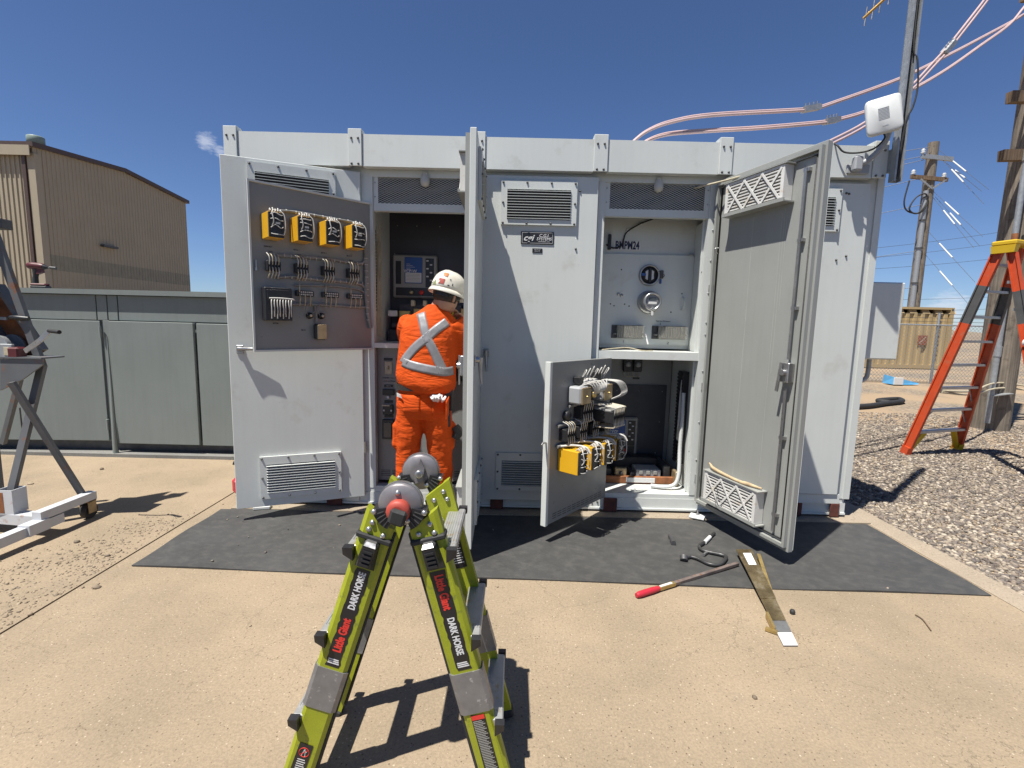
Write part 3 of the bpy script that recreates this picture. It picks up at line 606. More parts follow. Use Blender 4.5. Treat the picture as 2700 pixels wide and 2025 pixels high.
# racking gear, wiring trough and finger contacts below the breaker
b = MB(); b.box(-1.07, -0.30, 4.18, 4.34, 1.31, 1.40); b.box(-0.98, -0.45, 4.22, 4.34, 1.40, 1.62); b.build('breaker_truck', 'interior_dark', cab)
for i, (x, z, w, h, m) in enumerate(((-1.03, 1.54, 0.075, 0.05, 'label_white'), (-0.93, 1.52, 0.09, 0.09, 'brass'), (-0.80, 1.56, 0.11, 0.05, 'brass'), (-0.66, 1.55, 0.08, 0.10, 'brass'), (-0.86, 1.63, 0.03, 0.05, 'wire_cream'), (-0.76, 1.63, 0.03, 0.05, 'wire_cream'), (-0.52, 1.50, 0.1, 0.12, 'steel'), (-0.42, 1.55, 0.06, 0.09, 'brass'), (-0.98, 1.44, 0.12, 0.04, 'dark_steel'), (-0.70, 1.43, 0.16, 0.05, 'rust_red'))):
    MB().bbox(x - w / 2, x + w / 2, 4.16 + 0.01 * (i % 3), 4.215 + 0.01 * (i % 3), z - h / 2, z + h / 2, 0.004).build('contact_block', m, cab)
b = MB()
for i in range(9): x = -1.085 + 0.006 * (i % 3); b.tube([(x, 3.86 + 0.02 * i, 2.25 - 0.05 * (i % 4)), (x + 0.012 * math.sin(i * 2), 3.90 + 0.01 * i, 1.95), (x, 3.86 + 0.015 * i, 1.62), (x + 0.01, 3.88 + 0.012 * i, 1.35)], 0.0035, 5)
b.build('wire_bundle', 'wire_cream', cab)
b = MB()
for i in range(24): b.box(-1.096, -1.078, 3.83, 3.87, 1.55 + i * 0.026, 1.57 + i * 0.026)
b.build('terminal_strip', 'black_plastic', cab)
# lower control panel
LY = 3.80; MB().box(-1.098, -0.274, LY, LY + 0.01, 0.20, 1.270).build('control_panel', 'panel_paint', cab)
cpn = [o for o in cab.children if o.name.startswith('control_panel')][0]
MB().box(-1.098, -0.30, FY + 0.004, LY, 0.1602, 0.175).build('sill_plate', CP, cab)
def plate_at(name, x0, x1, z0, z1, m, y=LY, d=0.006, par=None): return MB().bbox(x0, x1, y - d, y - 0.0005, z0, z1, 0.002).build(name, m, par or cpn)
for x in (-1.005, -0.905):
    plate_at('tag_label', x - 0.004, x + 0.064, 1.168, 1.188, 'label_black'); sw = plate_at('switch_plate', x + 0.004, x + 0.060, 1.060, 1.160, 'wire_cream', d=0.007)
    plate_at('toggle', x + 0.027, x + 0.037, 1.10, 1.125, 'zinc_yellow', d=0.02)
text('handwriting', 'HARPER 2 ALL 0 FM', 0.016, T((-0.96, LY - 0.001, 1.030)), 'print_dark', cpn, 0.0, 0.2, 0.9); text('handwriting', 'Cont cab (Phase...', 0.015, T((-0.965, LY - 0.001, 1.005)), 'print_dark', cpn, 0.0, 0.2, 0.9)
for z0, z1 in ((0.958, 0.977), (0.832, 0.853), (0.715, 0.735)): plate_at('tag_label', -1.008, -0.938, z0, z1, 'label_black')
text('tag_text', 'MAIN 15A', 0.008, T((-0.973, LY - 0.0075, 0.967)), 'print_white', cpn)
plate_at('control_switch', -1.018, -0.928, 0.895, 0.942, 'label_black', d=0.02); plate_at('indicator_lamp', -0.985, -0.965, 0.868, 0.888, 'label_white', d=0.02)
plate_at('fuse_block', -1.014, -0.936, 0.742, 0.815, 'black_plastic', d=0.03); plate_at('breaker_handle', -1.016, -0.955, 0.812, 0.822, 'wire_cream', d=0.05)
for x in (-1.005, -0.947): MB().lathe((x, LY - 0.03, 0.775), (0, -1, 0), [(0.008, 0), (0.007, 0.004), (0.003, 0.003)], 10).build('fuse_cap', 'label_white', cpn)
plate_at('test_block', -1.02, -0.93, 0.545, 0.70, 'black_plastic', d=0.035); plate_at('test_cover', -1.006, -0.945, 0.56, 0.68, 'glass_dark', d=0.042)
plate_at('test_block', -0.55, -0.46, 0.545, 0.70, 'black_plastic', d=0.035); plate_at('meter_switch', -0.47, -0.39, 1.02, 1.14, 'black_plastic', d=0.05)
for i in range(4):
    for x in (-1.04, -0.95, -0.45, -0.36): plate_at('vent_slot', x, x + 0.075, 0.236 + i * 0.014, 0.242 + i * 0.014, 'interior_dark', d=0.001)
# ------------------------------------------------------------------ bay 4: metering compartment above, breaker compartment below
MY = 4.00
MB().box(0.643, 1.44, MY, MY + 0.008, 1.332, 2.052).build('meter_panel', CP, cab); mpn = [o for o in cab.children if o.name.startswith('meter_panel')][0]
MB().box(0.643, 1.502, MY + 0.02, MY + 0.03, 1.30, 2.44).build('upper_panel', CP, cab); upn = [o for o in cab.children if o.name.startswith('upper_panel')][0]
MB().box(1.395, 1.425, MY - 0.02, MY, 2.052, 2.068).build('panel_latch', 'steel', mpn)
MB().bbox(0.787, 1.015, MY + 0.016, MY + 0.0195, 2.083, 2.160, 0.001).build('number_plate', 'label_white', upn)
text('number_text', 'BMPM24', 0.086, T((0.901, MY + 0.0155, 2.121)), 'navy_print', upn, 0.0028, 0, 0.62)
MB().tube([(1.10, MY + 0.006, 2.335), (0.98, MY + 0.006, 2.285), (0.89, MY + 0.006, 2.225), (0.868, MY + 0.006, 2.17), (0.85, MY + 0.008, 2.12), (0.79, MY + 0.008, 2.10), (0.73, MY + 0.008, 2.125)], 0.006, 7).build('black_cable', 'black_rubber', upn)
for x, z in ((0.995, 2.292), (0.893, 2.228), (0.90, 2.245)): MB().bbox(x - 0.012, x + 0.012, MY + 0.004, MY + 0.0195, z - 0.008, z + 0.008, 0.002).build('cable_clip', 'label_white', upn)
b = MB(); b.bbox(0.744, 0.766, MY - 0.005, MY + 0.0195, 2.085, 2.205, 0.002)
for i in range(14): b.box(0.742, 0.768, MY - 0.008, MY - 0.002, 2.09 + i * 0.008, 2.094 + i * 0.008)
b.build('terminal_strip', 'black_plastic', upn)
# two socket meters
def ring(x, z, r, y0, prof, m, name): return MB().lathe((x, y0, z), (0, -1, 0), prof, 32).build(name, m, mpn)
ring(1.084, 1.89, 0, MY, [(0.084, 0), (0.084, 0.02), (0.078, 0.028), (0.070, 0.028), (0.070, 0.014), (0.002, 0.014)], 'steel', 'meter_socket')
MB().lathe((1.084, MY - 0.0145, 1.89), (0, -1, 0), [(0.069, 0), (0.069, 0.003), (0.001, 0.003)], 28).build('socket_base', 'black_plastic', mpn)
b = MB(); b.bbox(1.074, 1.094, MY - 0.04, MY - 0.017, 1.832, 1.945, 0.003); b.build('socket_jaw', 'label_black', mpn)
for s in (-1, 1): MB().prism([(1.084 + s * 0.014, 1.85), (1.084 + s * 0.034, 1.862), (1.084 + s * 0.03, 1.89), (1.084 + s * 0.034, 1.918), (1.084 + s * 0.014, 1.93)], MY - 0.03, MY - 0.018).build('socket_jaw', 'label_white', mpn)
MB().bbox(1.018, 1.062, MY - 0.026, MY - 0.018, 1.884, 1.904, 0.001).build('socket_label', 'blue_label', mpn)
b = MB(); b.bbox(1.168, 1.196, MY - 0.02, MY, 1.865, 1.93, 0.003); b.tube([(1.185, MY - 0.02, 1.9), (1.20, MY - 0.03, 1.89), (1.19, MY - 0.022, 1.87)], 0.003, 5); b.build('seal_clamp', 'dark_steel', mpn); MB().bbox(1.17, 1.186, MY - 0.012, MY - 0.001, 1.825, 1.862, 0.002).build('seal_tag', 'blue_label', mpn)
ring(1.092, 1.676, 0, MY, [(0.092, 0), (0.092, 0.02), (0.086, 0.028), (0.075, 0.03), (0.075, 0.115), (0.068, 0.13), (0.055, 0.132), (0.055, 0.118), (0.001, 0.118)], 'steel', 'electric_meter')
MB().lathe((1.092, MY - 0.1185, 1.676), (0, -1, 0), [(0.054, 0), (0.053, 0.003), (0.001, 0.003)], 26).build('meter_face', 'grey_ceramic', mpn)
MB().bbox(1.062, 1.122, MY - 0.124, MY - 0.1218, 1.685, 1.708, 0.001).build('meter_display', 'glass_dark', mpn); MB().bbox(1.060, 1.126, MY - 0.124, MY - 0.1218, 1.655, 1.672, 0.002).build('meter_label', 'label_white', mpn)
MB().bbox(1.082, 1.102, MY - 0.14, MY - 0.12, 1.612, 1.632, 0.003).build('meter_seal', 'steel', mpn); MB().bbox(1.083, 1.101, MY - 0.135, MY - 0.128, 1.568, 1.602, 0.001).build('seal_tag', 'label_white', mpn)
MB().bbox(1.145, 1.160, MY - 0.02, MY - 0.012, 1.60, 1.64, 0.001).build('seal_tag', 'label_white', mpn)
for x, z in ((0.845, 1.735), (0.872, 1.725)): MB().lathe((x, MY, z), (0, -1, 0), [(0.013, 0), (0.012, 0.006), (0.002, 0.008)], 12).build('plug_button', 'steel', mpn)
b = MB()
for x, z in ((0.785, 1.655), (0.815, 1.641), (0.90, 1.655), (0.937, 1.641), (0.86, 1.93), (1.28, 1.60), (1.36, 1.75)): b.lathe((x, MY, z), (0, -1, 0), [(0.006, 0), (0.006, 0.0012), (0.001, 0.0012)], 10)
b.build('screw_hole', 'interior_dark', mpn)
MB().tube([(1.365, MY - 0.002, 1.72), (1.372, MY - 0.03, 1.705), (1.372, MY - 0.03, 1.635), (1.362, MY - 0.002, 1.62)], 0.006, 7).build('panel_pull', CP, mpn)
text('handwriting', 'Test for PM meter', 0.016, T((1.22, MY - 0.001, 1.525)), 'print_dark', mpn, 0, 0.2); text('handwriting', '1', 0.03, T((1.20, MY - 0.001, 1.502)), 'print_dark', mpn); text('handwriting', '1', 0.03, T((0.905, MY - 0.001, 1.352)), 'print_dark', mpn); text('handwriting', '2', 0.03, T((1.27, MY - 0.001, 1.348)), 'print_dark', mpn, sx=1.5)
gm = bpy.data.materials.new('clear_cover'); gm.use_nodes = True; n_, l_ = nt(gm); pb = n_['Principled BSDF']; pb.inputs['Base Color'].default_value = (0.75, 0.74, 0.68, 1); pb.inputs['Roughness'].default_value = 0.12; pb.inputs['Transmission Weight'].default_value = 0.85; pb.inputs['IOR'].default_value = 1.15; MATS['clear_cover'] = gm
for x0, x1 in ((0.804, 1.060), (1.133, 1.405)):
    MB().bbox(x0, x1, MY - 0.012, MY - 0.001, 1.380, 1.487, 0.002).build('switch_base', 'dark_steel', mpn)
    for i in range(8):
        xx = x0 + 0.05 + i * (x1 - x0 - 0.09) / 7
        MB().bbox(xx - 0.010, xx + 0.010, MY - 0.045, MY - 0.012, 1.39, 1.475, 0.003).build('test_switch', 'dark_steel' if i % 3 else 'black_plastic', mpn)
    b = MB(); b.box(x0 + 0.03, x1 - 0.01, MY - 0.075, MY - 0.073, 1.384, 1.484); b.box(x0 + 0.03, x1 - 0.01, MY - 0.073, MY - 0.012, 1.482, 1.484); b.box(x0 + 0.03, x1 - 0.01, MY - 0.073, MY - 0.012, 1.384, 1.386); b.build('switch_cover', 'clear_cover', mpn)
    for xx in (x0 + 0.02, x1 - 0.005): MB().lathe((xx, MY - 0.012, 1.415), (0, -1, 0), [(0.007, 0), (0.007, 0.06), (0.003, 0.065)], 10).build('cover_stud', 'steel', mpn)
MB().bar((1.065, MY - 0.03, 1.445), (1.092, MY - 0.06, 1.338), 0.012, 0.004, up=(0, 1, 0)).build('cover_strap', 'label_white', mpn)
# right reveal with its lighter flange
b = MB(); b.box(1.442, 1.452, 3.79, 4.36, 0.17, 2.285); b.box(1.41, 1.442, 3.782, 3.79, 0.17, 2.285); b.build('jamb_flange', CP, cab)
for z in (2.2, 1.98, 1.74, 1.52, 1.43, 1.15, 0.75, 0.45): put('screw', SCREW, T((1.462, FY, z)), cab)
for z in (1.9, 1.1, 0.5): put('bolt', BOLT, T((1.43, 3.782, z)), cab)
b = MB(); b.box(0.655, 1.425, FY + 0.004, FY + 0.02, 1.228, 1.288); b.box(0.655, 1.425, FY + 0.02, MY, 1.276, 1.288); b.build('mid_shelf', CP, cab)
MB().tube([(0.68, FY + 0.03, 1.293), (0.78, FY + 0.05, 1.305), (0.9, FY + 0.08, 1.312), (1.0, FY + 0.06, 1.294), (1.1, FY + 0.1, 1.292)], 0.004, 6).build('loose_wire', 'wire_cream', cab)
# lower compartment
MB().box(0.643, 1.44, 4.37, 4.38, 0.17, 1.24).build('rear_panel', 'panel_paint', cab); MB().box(0.60, 1.40, 4.352, 4.368, 0.26, 0.955).build('barrier_plate', 'interior_dark', cab)
for x in (0.95, 1.15, 1.36): put('screw', SCREW, T((x, 4.352, 0.90)), cab)
for x, z in ((1.35, 0.62), (1.33, 0.33)): put('screw', SCREW, T((x, 4.352, z)), cab)
for x in (1.03, 1.12):
    o = MB().bbox(x - 0.038, x + 0.038, 4.32, 4.369, 1.075, 1.20, 0.006).build('selector_switch', 'black_plastic', cab)
    MB().lathe((x, 4.32, 1.14), (0, -1, 0), [(0.024, 0), (0.022, 0.02), (0.008, 0.022)], 12).build('switch_knob', 'grey_ceramic', o)
b = MB()
for i in range(4): b.tube([(1.0 + 0.04 * i, 4.35, 1.07), (1.01 + 0.04 * i, 4.33, 1.035), (1.06 + 0.03 * i, 4.34, 1.03)], 0.003, 5)
b.build('switch_wire', 'wire_cream', cab); plate_at('tag_label', 1.09, 1.15, 1.005, 1.02, 'label_black', y=4.368, par=cab)
breaker_front(0.80, 1.15, 0.315, 0.66, 4.345, 'VCP', False)
# breaker mechanism on the floor
b = MB(); b.bbox(0.68, 1.40, 3.96, 3.985, 0.166, 0.225, 0.004); b.build('mechanism_rail', 'rust', cab)
MB().bbox(0.98, 1.22, 3.952, 3.9595, 0.176, 0.216, 0.001).build('caution_label', 'label_white', cab)
for x0, x1, y0, y1, z1, m in ((0.70, 0.86, 4.0, 4.3, 0.28, 'black_plastic'), (0.89, 0.99, 3.99, 4.04, 0.285, 'zinc_yellow'), (1.07, 1.28, 3.995, 4.16, 0.275, 'grey_ceramic'), (1.02, 1.06, 3.995, 4.25, 0.25, 'dark_steel'), (1.30, 1.36, 4.0, 4.3, 0.31, 'dark_steel'), (0.88, 1.30, 4.18, 4.32, 0.33, 'black_plastic'), (1.37, 1.40, 3.9, 4.3, 0.29, 'zinc_yellow')):
    MB().bbox(x0, x1, y0, y1, 0.17, z1, 0.006).build('mechanism_block', m, cab)
MB().lathe((0.94, 3.99, 0.245), (0, -1, 0), [(0.016, 0), (0.014, 0.02), (0.004, 0.022)], 12).build('charging_knob', 'dark_steel', cab)
for x in (1.11, 1.17, 1.23): MB().bbox(x - 0.016, x + 0.016, 3.985, 3.995, 0.235, 0.268, 0.003).build('counter_window', 'bezel_grey', cab)
def corrugated(name, pts, r, m, parent, pitch=0.012):
    q, _ = spline([Vector(p) for p in pts], None, 10); out, rad, acc = [], [], 0.0
    L = sum((q[i + 1] - q[i]).length for i in range(len(q) - 1)); n = max(8, int(L / pitch * 2)); i = 0; seg = 0.0
    for k in range(n + 1):
        tgt = L * k / n
        while i < len(q) - 2 and seg + (q[i + 1] - q[i]).length < tgt: seg += (q[i + 1] - q[i]).length; i += 1
        d = (q[i + 1] - q[i]).length; out.append(q[i].lerp(q[i + 1], min(1, (tgt - seg) / d) if d else 0)); rad.append(r * (1.0 if k % 2 else 0.80))
    b = MB(); b.tube(out, r, 9, smooth_pts=False, radii=rad); return b.build(name, m, parent)
corrugated('flexible_conduit', [(1.16, 3.86, 0.185), (1.26, 3.83, 0.185), (1.345, 3.83, 0.21), (1.375, 3.84, 0.30), (1.385, 3.88, 0.5), (1.395, 3.90, 0.75), (1.40, 3.92, 0.95)], 0.017, 'white_plastic', cab)
b = MB(); b.box(1.395, 1.44, 3.93, 4.06, 0.35, 1.12)
for i in range(26): b.box(1.385, 1.395, 3.94, 4.05, 0.36 + i * 0.029, 0.378 + i * 0.029)
b.build('wire_duct', 'black_plastic', cab)
b = MB()
for i in range(7): b.tube([(1.38 + 0.004 * i, 3.93 + 0.012 * i, 1.05), (1.37 + 0.006 * (i % 3), 3.92, 0.8), (1.385, 3.91 + 0.01 * i, 0.55)], 0.003, 5)
b.build('wire_bundle', 'wire_white', cab)

# ------------------------------------------------------------------ swing-out relay panels
def loop(b, M, pts, r=0.0028): b.M = M; b.tube(pts, r, 5)
def relay(M, s0, z0, par, tallwires=True, w=0.097, h=0.158, dep=0.13):
    """draw-out relay seen from its rear: yellow case, black terminal face, white wire tails"""
    s1 = s0 - w; c = MB(M)
    c.bbox(s1, s0, -dep, -0.004, z0, z0 + h, 0.003); case = c.build('relay_case', 'yellow_case', par)
    f = MB(M); f.bbox(s1 + 0.003, s0 - 0.003, -dep - 0.010, -dep + 0.002, z0 + 0.003, z0 + h - 0.003, 0.002)
    for i in range(5):
        for sx in (0.006, w - 0.020): f.box(s1 + sx, s1 + sx + 0.014, -dep - 0.016, -dep - 0.010, z0 + 0.012 + i * 0.028, z0 + 0.032 + i * 0.028)
    f.build('relay_terminals', 'black_plastic', par)
    MB(M).box(s1 + 0.026, s1 + 0.052, -dep - 0.0115, -dep - 0.010, z0 + 0.085, z0 + 0.097).build('relay_label', 'label_white', par)
    y = -dep - 0.022; b = MB(M)
    for k in range(4):
        zz = z0 + 0.02 + 0.042 * k + random.uniform(-0.006, 0.006)
        b.tube([(s1 + 0.010, y + 0.006, zz), (s1 + 0.03, y - 0.008, zz + random.uniform(-0.01, 0.004)), (s1 + 0.06, y - 0.006, zz + random.uniform(-0.006, 0.010)), (s0 - 0.014, y + 0.006, zz + random.uniform(-0.01, 0.01))], 0.0030, 5)
    b.tube([(s1 + 0.008, y + 0.004, z0 + 0.02), (s1 + 0.002, y - 0.012, z0 + 0.06), (s1 + 0.006, y - 0.008, z0 + h - 0.02), (s1 + 0.03, y + 0.01, z0 + h + 0.012)], 0.0036, 5)
    b.tube([(s0 - 0.022, y + 0.004, z0 + 0.07), (s0 - 0.026, y - 0.012, z0 + 0.10), (s0 - 0.020, y - 0.004, z0 + h - 0.01), (s0 - 0.035, y + 0.012, z0 + h + 0.012)], 0.0036, 5)
    for k in range(5): b.tube([(s1 + 0.012 + k * 0.016, -dep + 0.03, z0 + h + 0.003), (s1 + 0.016 + k * 0.016, -dep + 0.008, z0 + h + 0.018 + 0.006 * (k % 2)), (s1 + 0.02 + k * 0.015, -dep - 0.006, z0 + h + 0.004)], 0.0042, 5)
    b.build('relay_wires', 'wire_white', par)
def term_block(M, s0, z0, par, n=4, w=0.08, h=0.064, d=0.045, up=0.05, down=0.045):
    b = MB(M); b.bbox(s0 - w, s0, -d, -0.002, z0, z0 + h, 0.003)
    for i in range(n + 1): b.box(s0 - w + i * (w - 0.004) / n, s0 - w + i * (w - 0.004) / n + 0.003, -d - 0.012, -d, z0 + 0.004, z0 + h - 0.004)
    b.build('terminal_block', 'black_plastic', par); b = MB(M); g = MB(M)
    for i in range(n):
        x = s0 - w + (i + 0.5) * (w - 0.004) / n
        (b if i % 2 else g).tube([(x, -d - 0.004, z0 + h * 0.62), (x, -d - 0.012, z0 + h + 0.012), (x + 0.004, -d - 0.004, z0 + h + up * 0.7), (x + 0.002 * i, -0.02, z0 + h + up)], 0.0036, 5)
        (g if i % 2 else b).tube([(x, -d - 0.004, z0 + h * 0.38), (x, -d - 0.010, z0 - 0.012), (x + 0.003, -d + 0.004, z0 - down * 0.7), (x, -0.018, z0 - down)], 0.0036, 5)
    b.build('wire_tail', 'wire_white', par); g.build('wire_tail', 'wire_cream', par)
HIP2, DIP2 = (-1.08, 3.715), (-0.61, -0.57); MP2 = frame(HIP2, DIP2)
ip2 = MB(MP2).bbox(0.0, 0.826, 0.0, 0.02, 1.257, 2.335, 0.003).build('relay_panel', 'panel_paint', cab, label='swung-out upper relay panel with four yellow relays in a row')
b = MB(MP2); b.box(0.0, 0.826, -0.014, 0.0, 2.323, 2.335); b.box(0.0, 0.826, -0.014, 0.0, 1.257, 1.269); b.box(0.815, 0.826, -0.014, 0, 1.269, 2.323); b.build('panel_flange', CP, ip2)
for s in (0.750, 0.572, 0.388, 0.205): relay(MP2, s, 1.978, ip2)
for s in (0.738, 0.560, 0.378, 0.195): term_block(MP2, s, 1.780, ip2)
for s in (0.556, 0.378, 0.195):
    b = MB(MP2); b.bbox(s - 0.118, s, -0.03, -0.002, 1.630, 1.668, 0.003); b.build('terminal_block', 'black_plastic', ip2)
    b = MB(MP2)
    for i in range(6):
        for k in range(2): b.box(s - 0.108 + i * 0.014, s - 0.099 + i * 0.014, -0.034, -0.03, 1.636 + k * 0.016, 1.646 + k * 0.016)
    b.build('terminal_screws', 'wire_white', ip2); b = MB(MP2)
    for i in range(3): b.tube([(s - 0.02 - 0.035 * i, -0.035, 1.645), (s - 0.02 - 0.035 * i, -0.045, 1.612), (s - 0.024 - 0.035 * i, -0.02, 1.565)], 0.0034, 5)
    b.tube([(s - 0.02, -0.035, 1.655), (s - 0.018, -0.045, 1.69), (s - 0.03, -0.015, 1.715)], 0.0034, 5); b.build('wire_tail', 'wire_cream', ip2)
b = MB(MP2); b.bbox(0.598, 0.765, -0.07, -0.002, 1.462, 1.674, 0.004); b.bbox(0.604, 0.752, -0.074, -0.07, 1.60, 1.660, 0.002); b.build('protection_relay', 'black_plastic', ip2)
b = MB(MP2)
for i in range(8): s = 0.735 - i * 0.0175; b.tube([(s - 0.01, -0.075, 1.600), (s, -0.098, 1.585), (s + 0.004 * math.sin(i * 3), -0.10, 1.53), (s - 0.003, -0.085, 1.475 + 0.012 * (i % 2))], 0.0036, 5)
b.tube([(0.742, -0.08, 1.604), (0.68, -0.088, 1.606), (0.60, -0.084, 1.602), (0.582, -0.07, 1.598)], 0.005, 6); b.build('relay_wires', 'wire_white', ip2)
b = MB(MP2)
for s in (0.465, 0.383): b.lathe((s, -0.002, 1.500), (0, -1, 0), [(0.023, 0), (0.021, 0.02), (0.012, 0.022), (0.012, 0.034), (0.003, 0.036)], 14)
b.build('potentiometer', 'black_plastic', ip2); b = MB(MP2)
for s in (0.465, 0.383): b.lathe((s, -0.0385, 1.500), (0, -1, 0), [(0.010, 0), (0.009, 0.004), (0.001, 0.004)], 12)
b.build('potentiometer_shaft', 'wire_cream', ip2); b = MB(MP2)
for s in (0.465, 0.383):
    for sg in (-1, 1): b.tube([(s + sg * 0.016, -0.02, 1.505), (s + sg * 0.034, -0.035, 1.545), (s + sg * 0.01, -0.03, 1.583), (s - sg * 0.02, -0.015, 1.575)], 0.0032, 5)
b.tube([(0.425, -0.015, 1.57), (0.422, -0.02, 1.50), (0.418, -0.018, 1.44)], 0.007, 6); b.build('wire_loop', 'wire_grey', ip2)
b = MB(MP2); b.bbox(0.365, 0.440, -0.055, -0.002, 1.335, 1.443, 0.010); b.build('auxiliary_relay', 'black_plastic', ip2); MB(MP2).bbox(0.366, 0.432, -0.062, -0.0555, 1.340, 1.440, 0.004).build('relay_cover', 'zinc_yellow', ip2)
b = MB(MP2); b.bbox(0.785, 0.799, -0.015, 0, 1.775, 1.80, 0.003); b.bbox(0.787, 0.796, -0.012, 0, 1.80, 1.845, 0.002); b.build('panel_latch', 'steel', ip2)
# laced harness runs
b = MB(MP2)
for pts, r in ((((0.66, -0.012, 1.885), (0.5, -0.012, 1.893), (0.3, -0.012, 1.897), (0.12, -0.012, 1.888), (0.062, -0.012, 1.90), (0.045, -0.012, 1.96), (0.06, -0.012, 2.05), (0.05, -0.012, 2.12)), 0.011), (((0.665, -0.012, 1.742), (0.56, -0.012, 1.758), (0.4, -0.014, 1.748), (0.25, -0.014, 1.750), (0.10, -0.012, 1.742), (0.055, -0.012, 1.72)), 0.010), (((0.56, -0.012, 1.70), (0.3, -0.012, 1.712), (0.10, -0.012, 1.700), (0.045, -0.012, 1.66)), 0.007), (((0.60, -0.012, 1.572), (0.40, -0.012, 1.578), (0.15, -0.012, 1.573), (0.03, -0.012, 1.575)), 0.010), (((0.045, -0.015, 1.96), (0.045, -0.015, 1.80), (0.048, -0.015, 1.65), (0.03, -0.016, 1.50), (0.015, -0.02, 1.42)), 0.014), (((0.70, -0.06, 2.155), (0.55, -0.02, 2.178), (0.35, -0.02, 2.176), (0.17, -0.03, 2.172), (0.08, -0.014, 2.165), (0.05, -0.012, 2.12)), 0.009)):
    b.tube(pts, r, 7)
b.build('wire_harness', 'wire_grey', ip2)
b = MB(MP2)
for i in range(14): b.lathe((0.62 - i * 0.042, -0.012, 1.889), (1, 0, 0), [(0.0125, -0.002), (0.0125, 0.002)], 8)
for i in range(14): b.lathe((0.62 - i * 0.042, -0.013, 1.750), (1, 0, 0), [(0.0115, -0.002), (0.0115, 0.002)], 8)
for i in range(11): b.lathe((0.046 - 0.001 * i, -0.015, 1.93 - i * 0.045), (0, 0, 1), [(0.0155, -0.002), (0.0155, 0.002)], 8)
for i in range(9): b.lathe((0.60 - i * 0.06, -0.02, 2.176), (1, 0, 0), [(0.0105, -0.003), (0.0105, 0.003)], 8)
b.build('cable_tie', 'wire_white', ip2)
corrugated('spiral_wrap', [(0.015, -0.02, 1.42), (0.0, -0.03, 1.37), (-0.03, -0.05, 1.325), (-0.055, -0.06, 1.30)], 0.018, 'wire_cream', ip2, 0.02)
FX = Matrix.Diagonal((-1, 1, 1, 1))
for s, z, tx in ((0.715, 1.936, 'GRN FLT'), (0.535, 1.936, 'BU FL 1'), (0.35, 1.936, 'BU FL 2'), (0.165, 1.936, 'BU FL 3'), (0.70, 1.905, 'TB-8'), (0.52, 1.905, 'TB-9'), (0.34, 1.905, 'TB-8'), (0.155, 1.905, 'TB-7'), (0.685, 1.443, 'MTDM'), (0.505, 1.40, '86-1A')):
    text('panel_marking', tx, 0.012, MP2 @ T((s, -0.0008, z)) @ FX, 'print_dark', ip2, 0.0002)
# lower panel
HIP4, DIP4 = (0.76, 3.715), (-0.513, -0.59); MP4 = frame(HIP4, DIP4)
ip4 = MB(MP4).bbox(0.0, 0.79, 0.0, 0.034, 0.130, 1.236, 0.003).build('relay_panel', 'panel_paint', cab, label='swung-out lower relay panel with jutting yellow relays')
MB(MP4).bbox(0.765, 0.792, -0.006, 0.036, 0.128, 1.238, 0.002).build('panel_flange', CP, ip4)
for s in (0.672, 0.505, 0.335, 0.165): relay(MP4, s, 0.492, ip4, dep=0.165)
for s in (0.665, 0.515, 0.352, 0.185): term_block(MP4, s, 0.700, ip4, w=0.10, h=0.082, d=0.06)
term_block(MP4, 0.50, 0.835, ip4, n=5, w=0.14, h=0.085, d=0.07)
b = MB(MP4); b.bbox(0.18, 0.33, -0.20, -0.002, 0.815, 0.895, 0.004); b.build('timing_relay', 'bezel_grey', ip4); term_block(MP4, 0.335, 0.80, ip4, n=8, w=0.16, h=0.085, d=0.215, up=0.04)
for s in (0.56, 0.27):
    MB(MP4).bbox(s - 0.10, s + 0.02, -0.105, -0.002, 0.945, 1.065, 0.012).build('auxiliary_relay', 'grey_ceramic', ip4); MB(MP4).bbox(s - 0.095, s + 0.015, -0.118, -0.1055, 0.948, 1.062, 0.004).build('relay_cover', 'zinc_yellow', ip4); MB(MP4).lathe((s - 0.04, -0.118, 1.0), (0, -1, 0), [(0.008, 0), (0.006, 0.008)], 8).build('cover_screw', 'brass', ip4)
b = MB(MP4); b.lathe((0.395, -0.002, 1.0), (0, -1, 0), [(0.042, 0), (0.042, 0.07), (0.034, 0.09), (0.012, 0.095)], 18); b.build('rotary_switch', 'black_plastic', ip4); MB(MP4).lathe((0.395, -0.096, 1.0), (0, -1, 0), [(0.022, 0), (0.02, 0.012), (0.006, 0.014)], 14).build('switch_end', 'brass', ip4)
MB(MP4).lathe((0.60, -0.002, 0.865), (0, -1, 0), [(0.034, 0), (0.034, 0.03), (0.02, 0.036), (0.004, 0.036)], 18).build('potentiometer', 'black_plastic', ip4)
b = MB(MP4)
for i in range(12):
    a0 = i / 12; b.tube([(0.52 - 0.28 * a0, -0.05, 1.06 + 0.01 * (i % 3)), (0.50 - 0.24 * a0, -0.12, 1.085 + 0.012 * (i % 2)), (0.46 - 0.16 * a0, -0.14, 1.04), (0.43 - 0.08 * a0, -0.11, 1.01)], 0.0038, 5)
for i in range(7): b.tube([(0.47 - 0.05 * i, -0.03, 1.10), (0.465 - 0.05 * i, -0.07, 1.16 + 0.015 * (i % 3)), (0.44 - 0.05 * i, -0.05, 1.17), (0.43 - 0.048 * i, -0.02, 1.12)], 0.0038, 5)
for i in range(6): b.tube([(0.22 - 0.01 * i, -0.06, 1.09), (0.16 - 0.018 * i, -0.14, 1.07), (0.12 - 0.016 * i, -0.16, 0.99), (0.20 - 0.012 * i, -0.12, 0.95)], 0.004, 5)
b.build('wire_loop', 'wire_white', ip4)
b = MB(MP4)
for s in (0.46, 0.40, 0.34): b.bbox(s - 0.028, s + 0.022, -0.075, -0.002, 1.075, 1.105, 0.004)
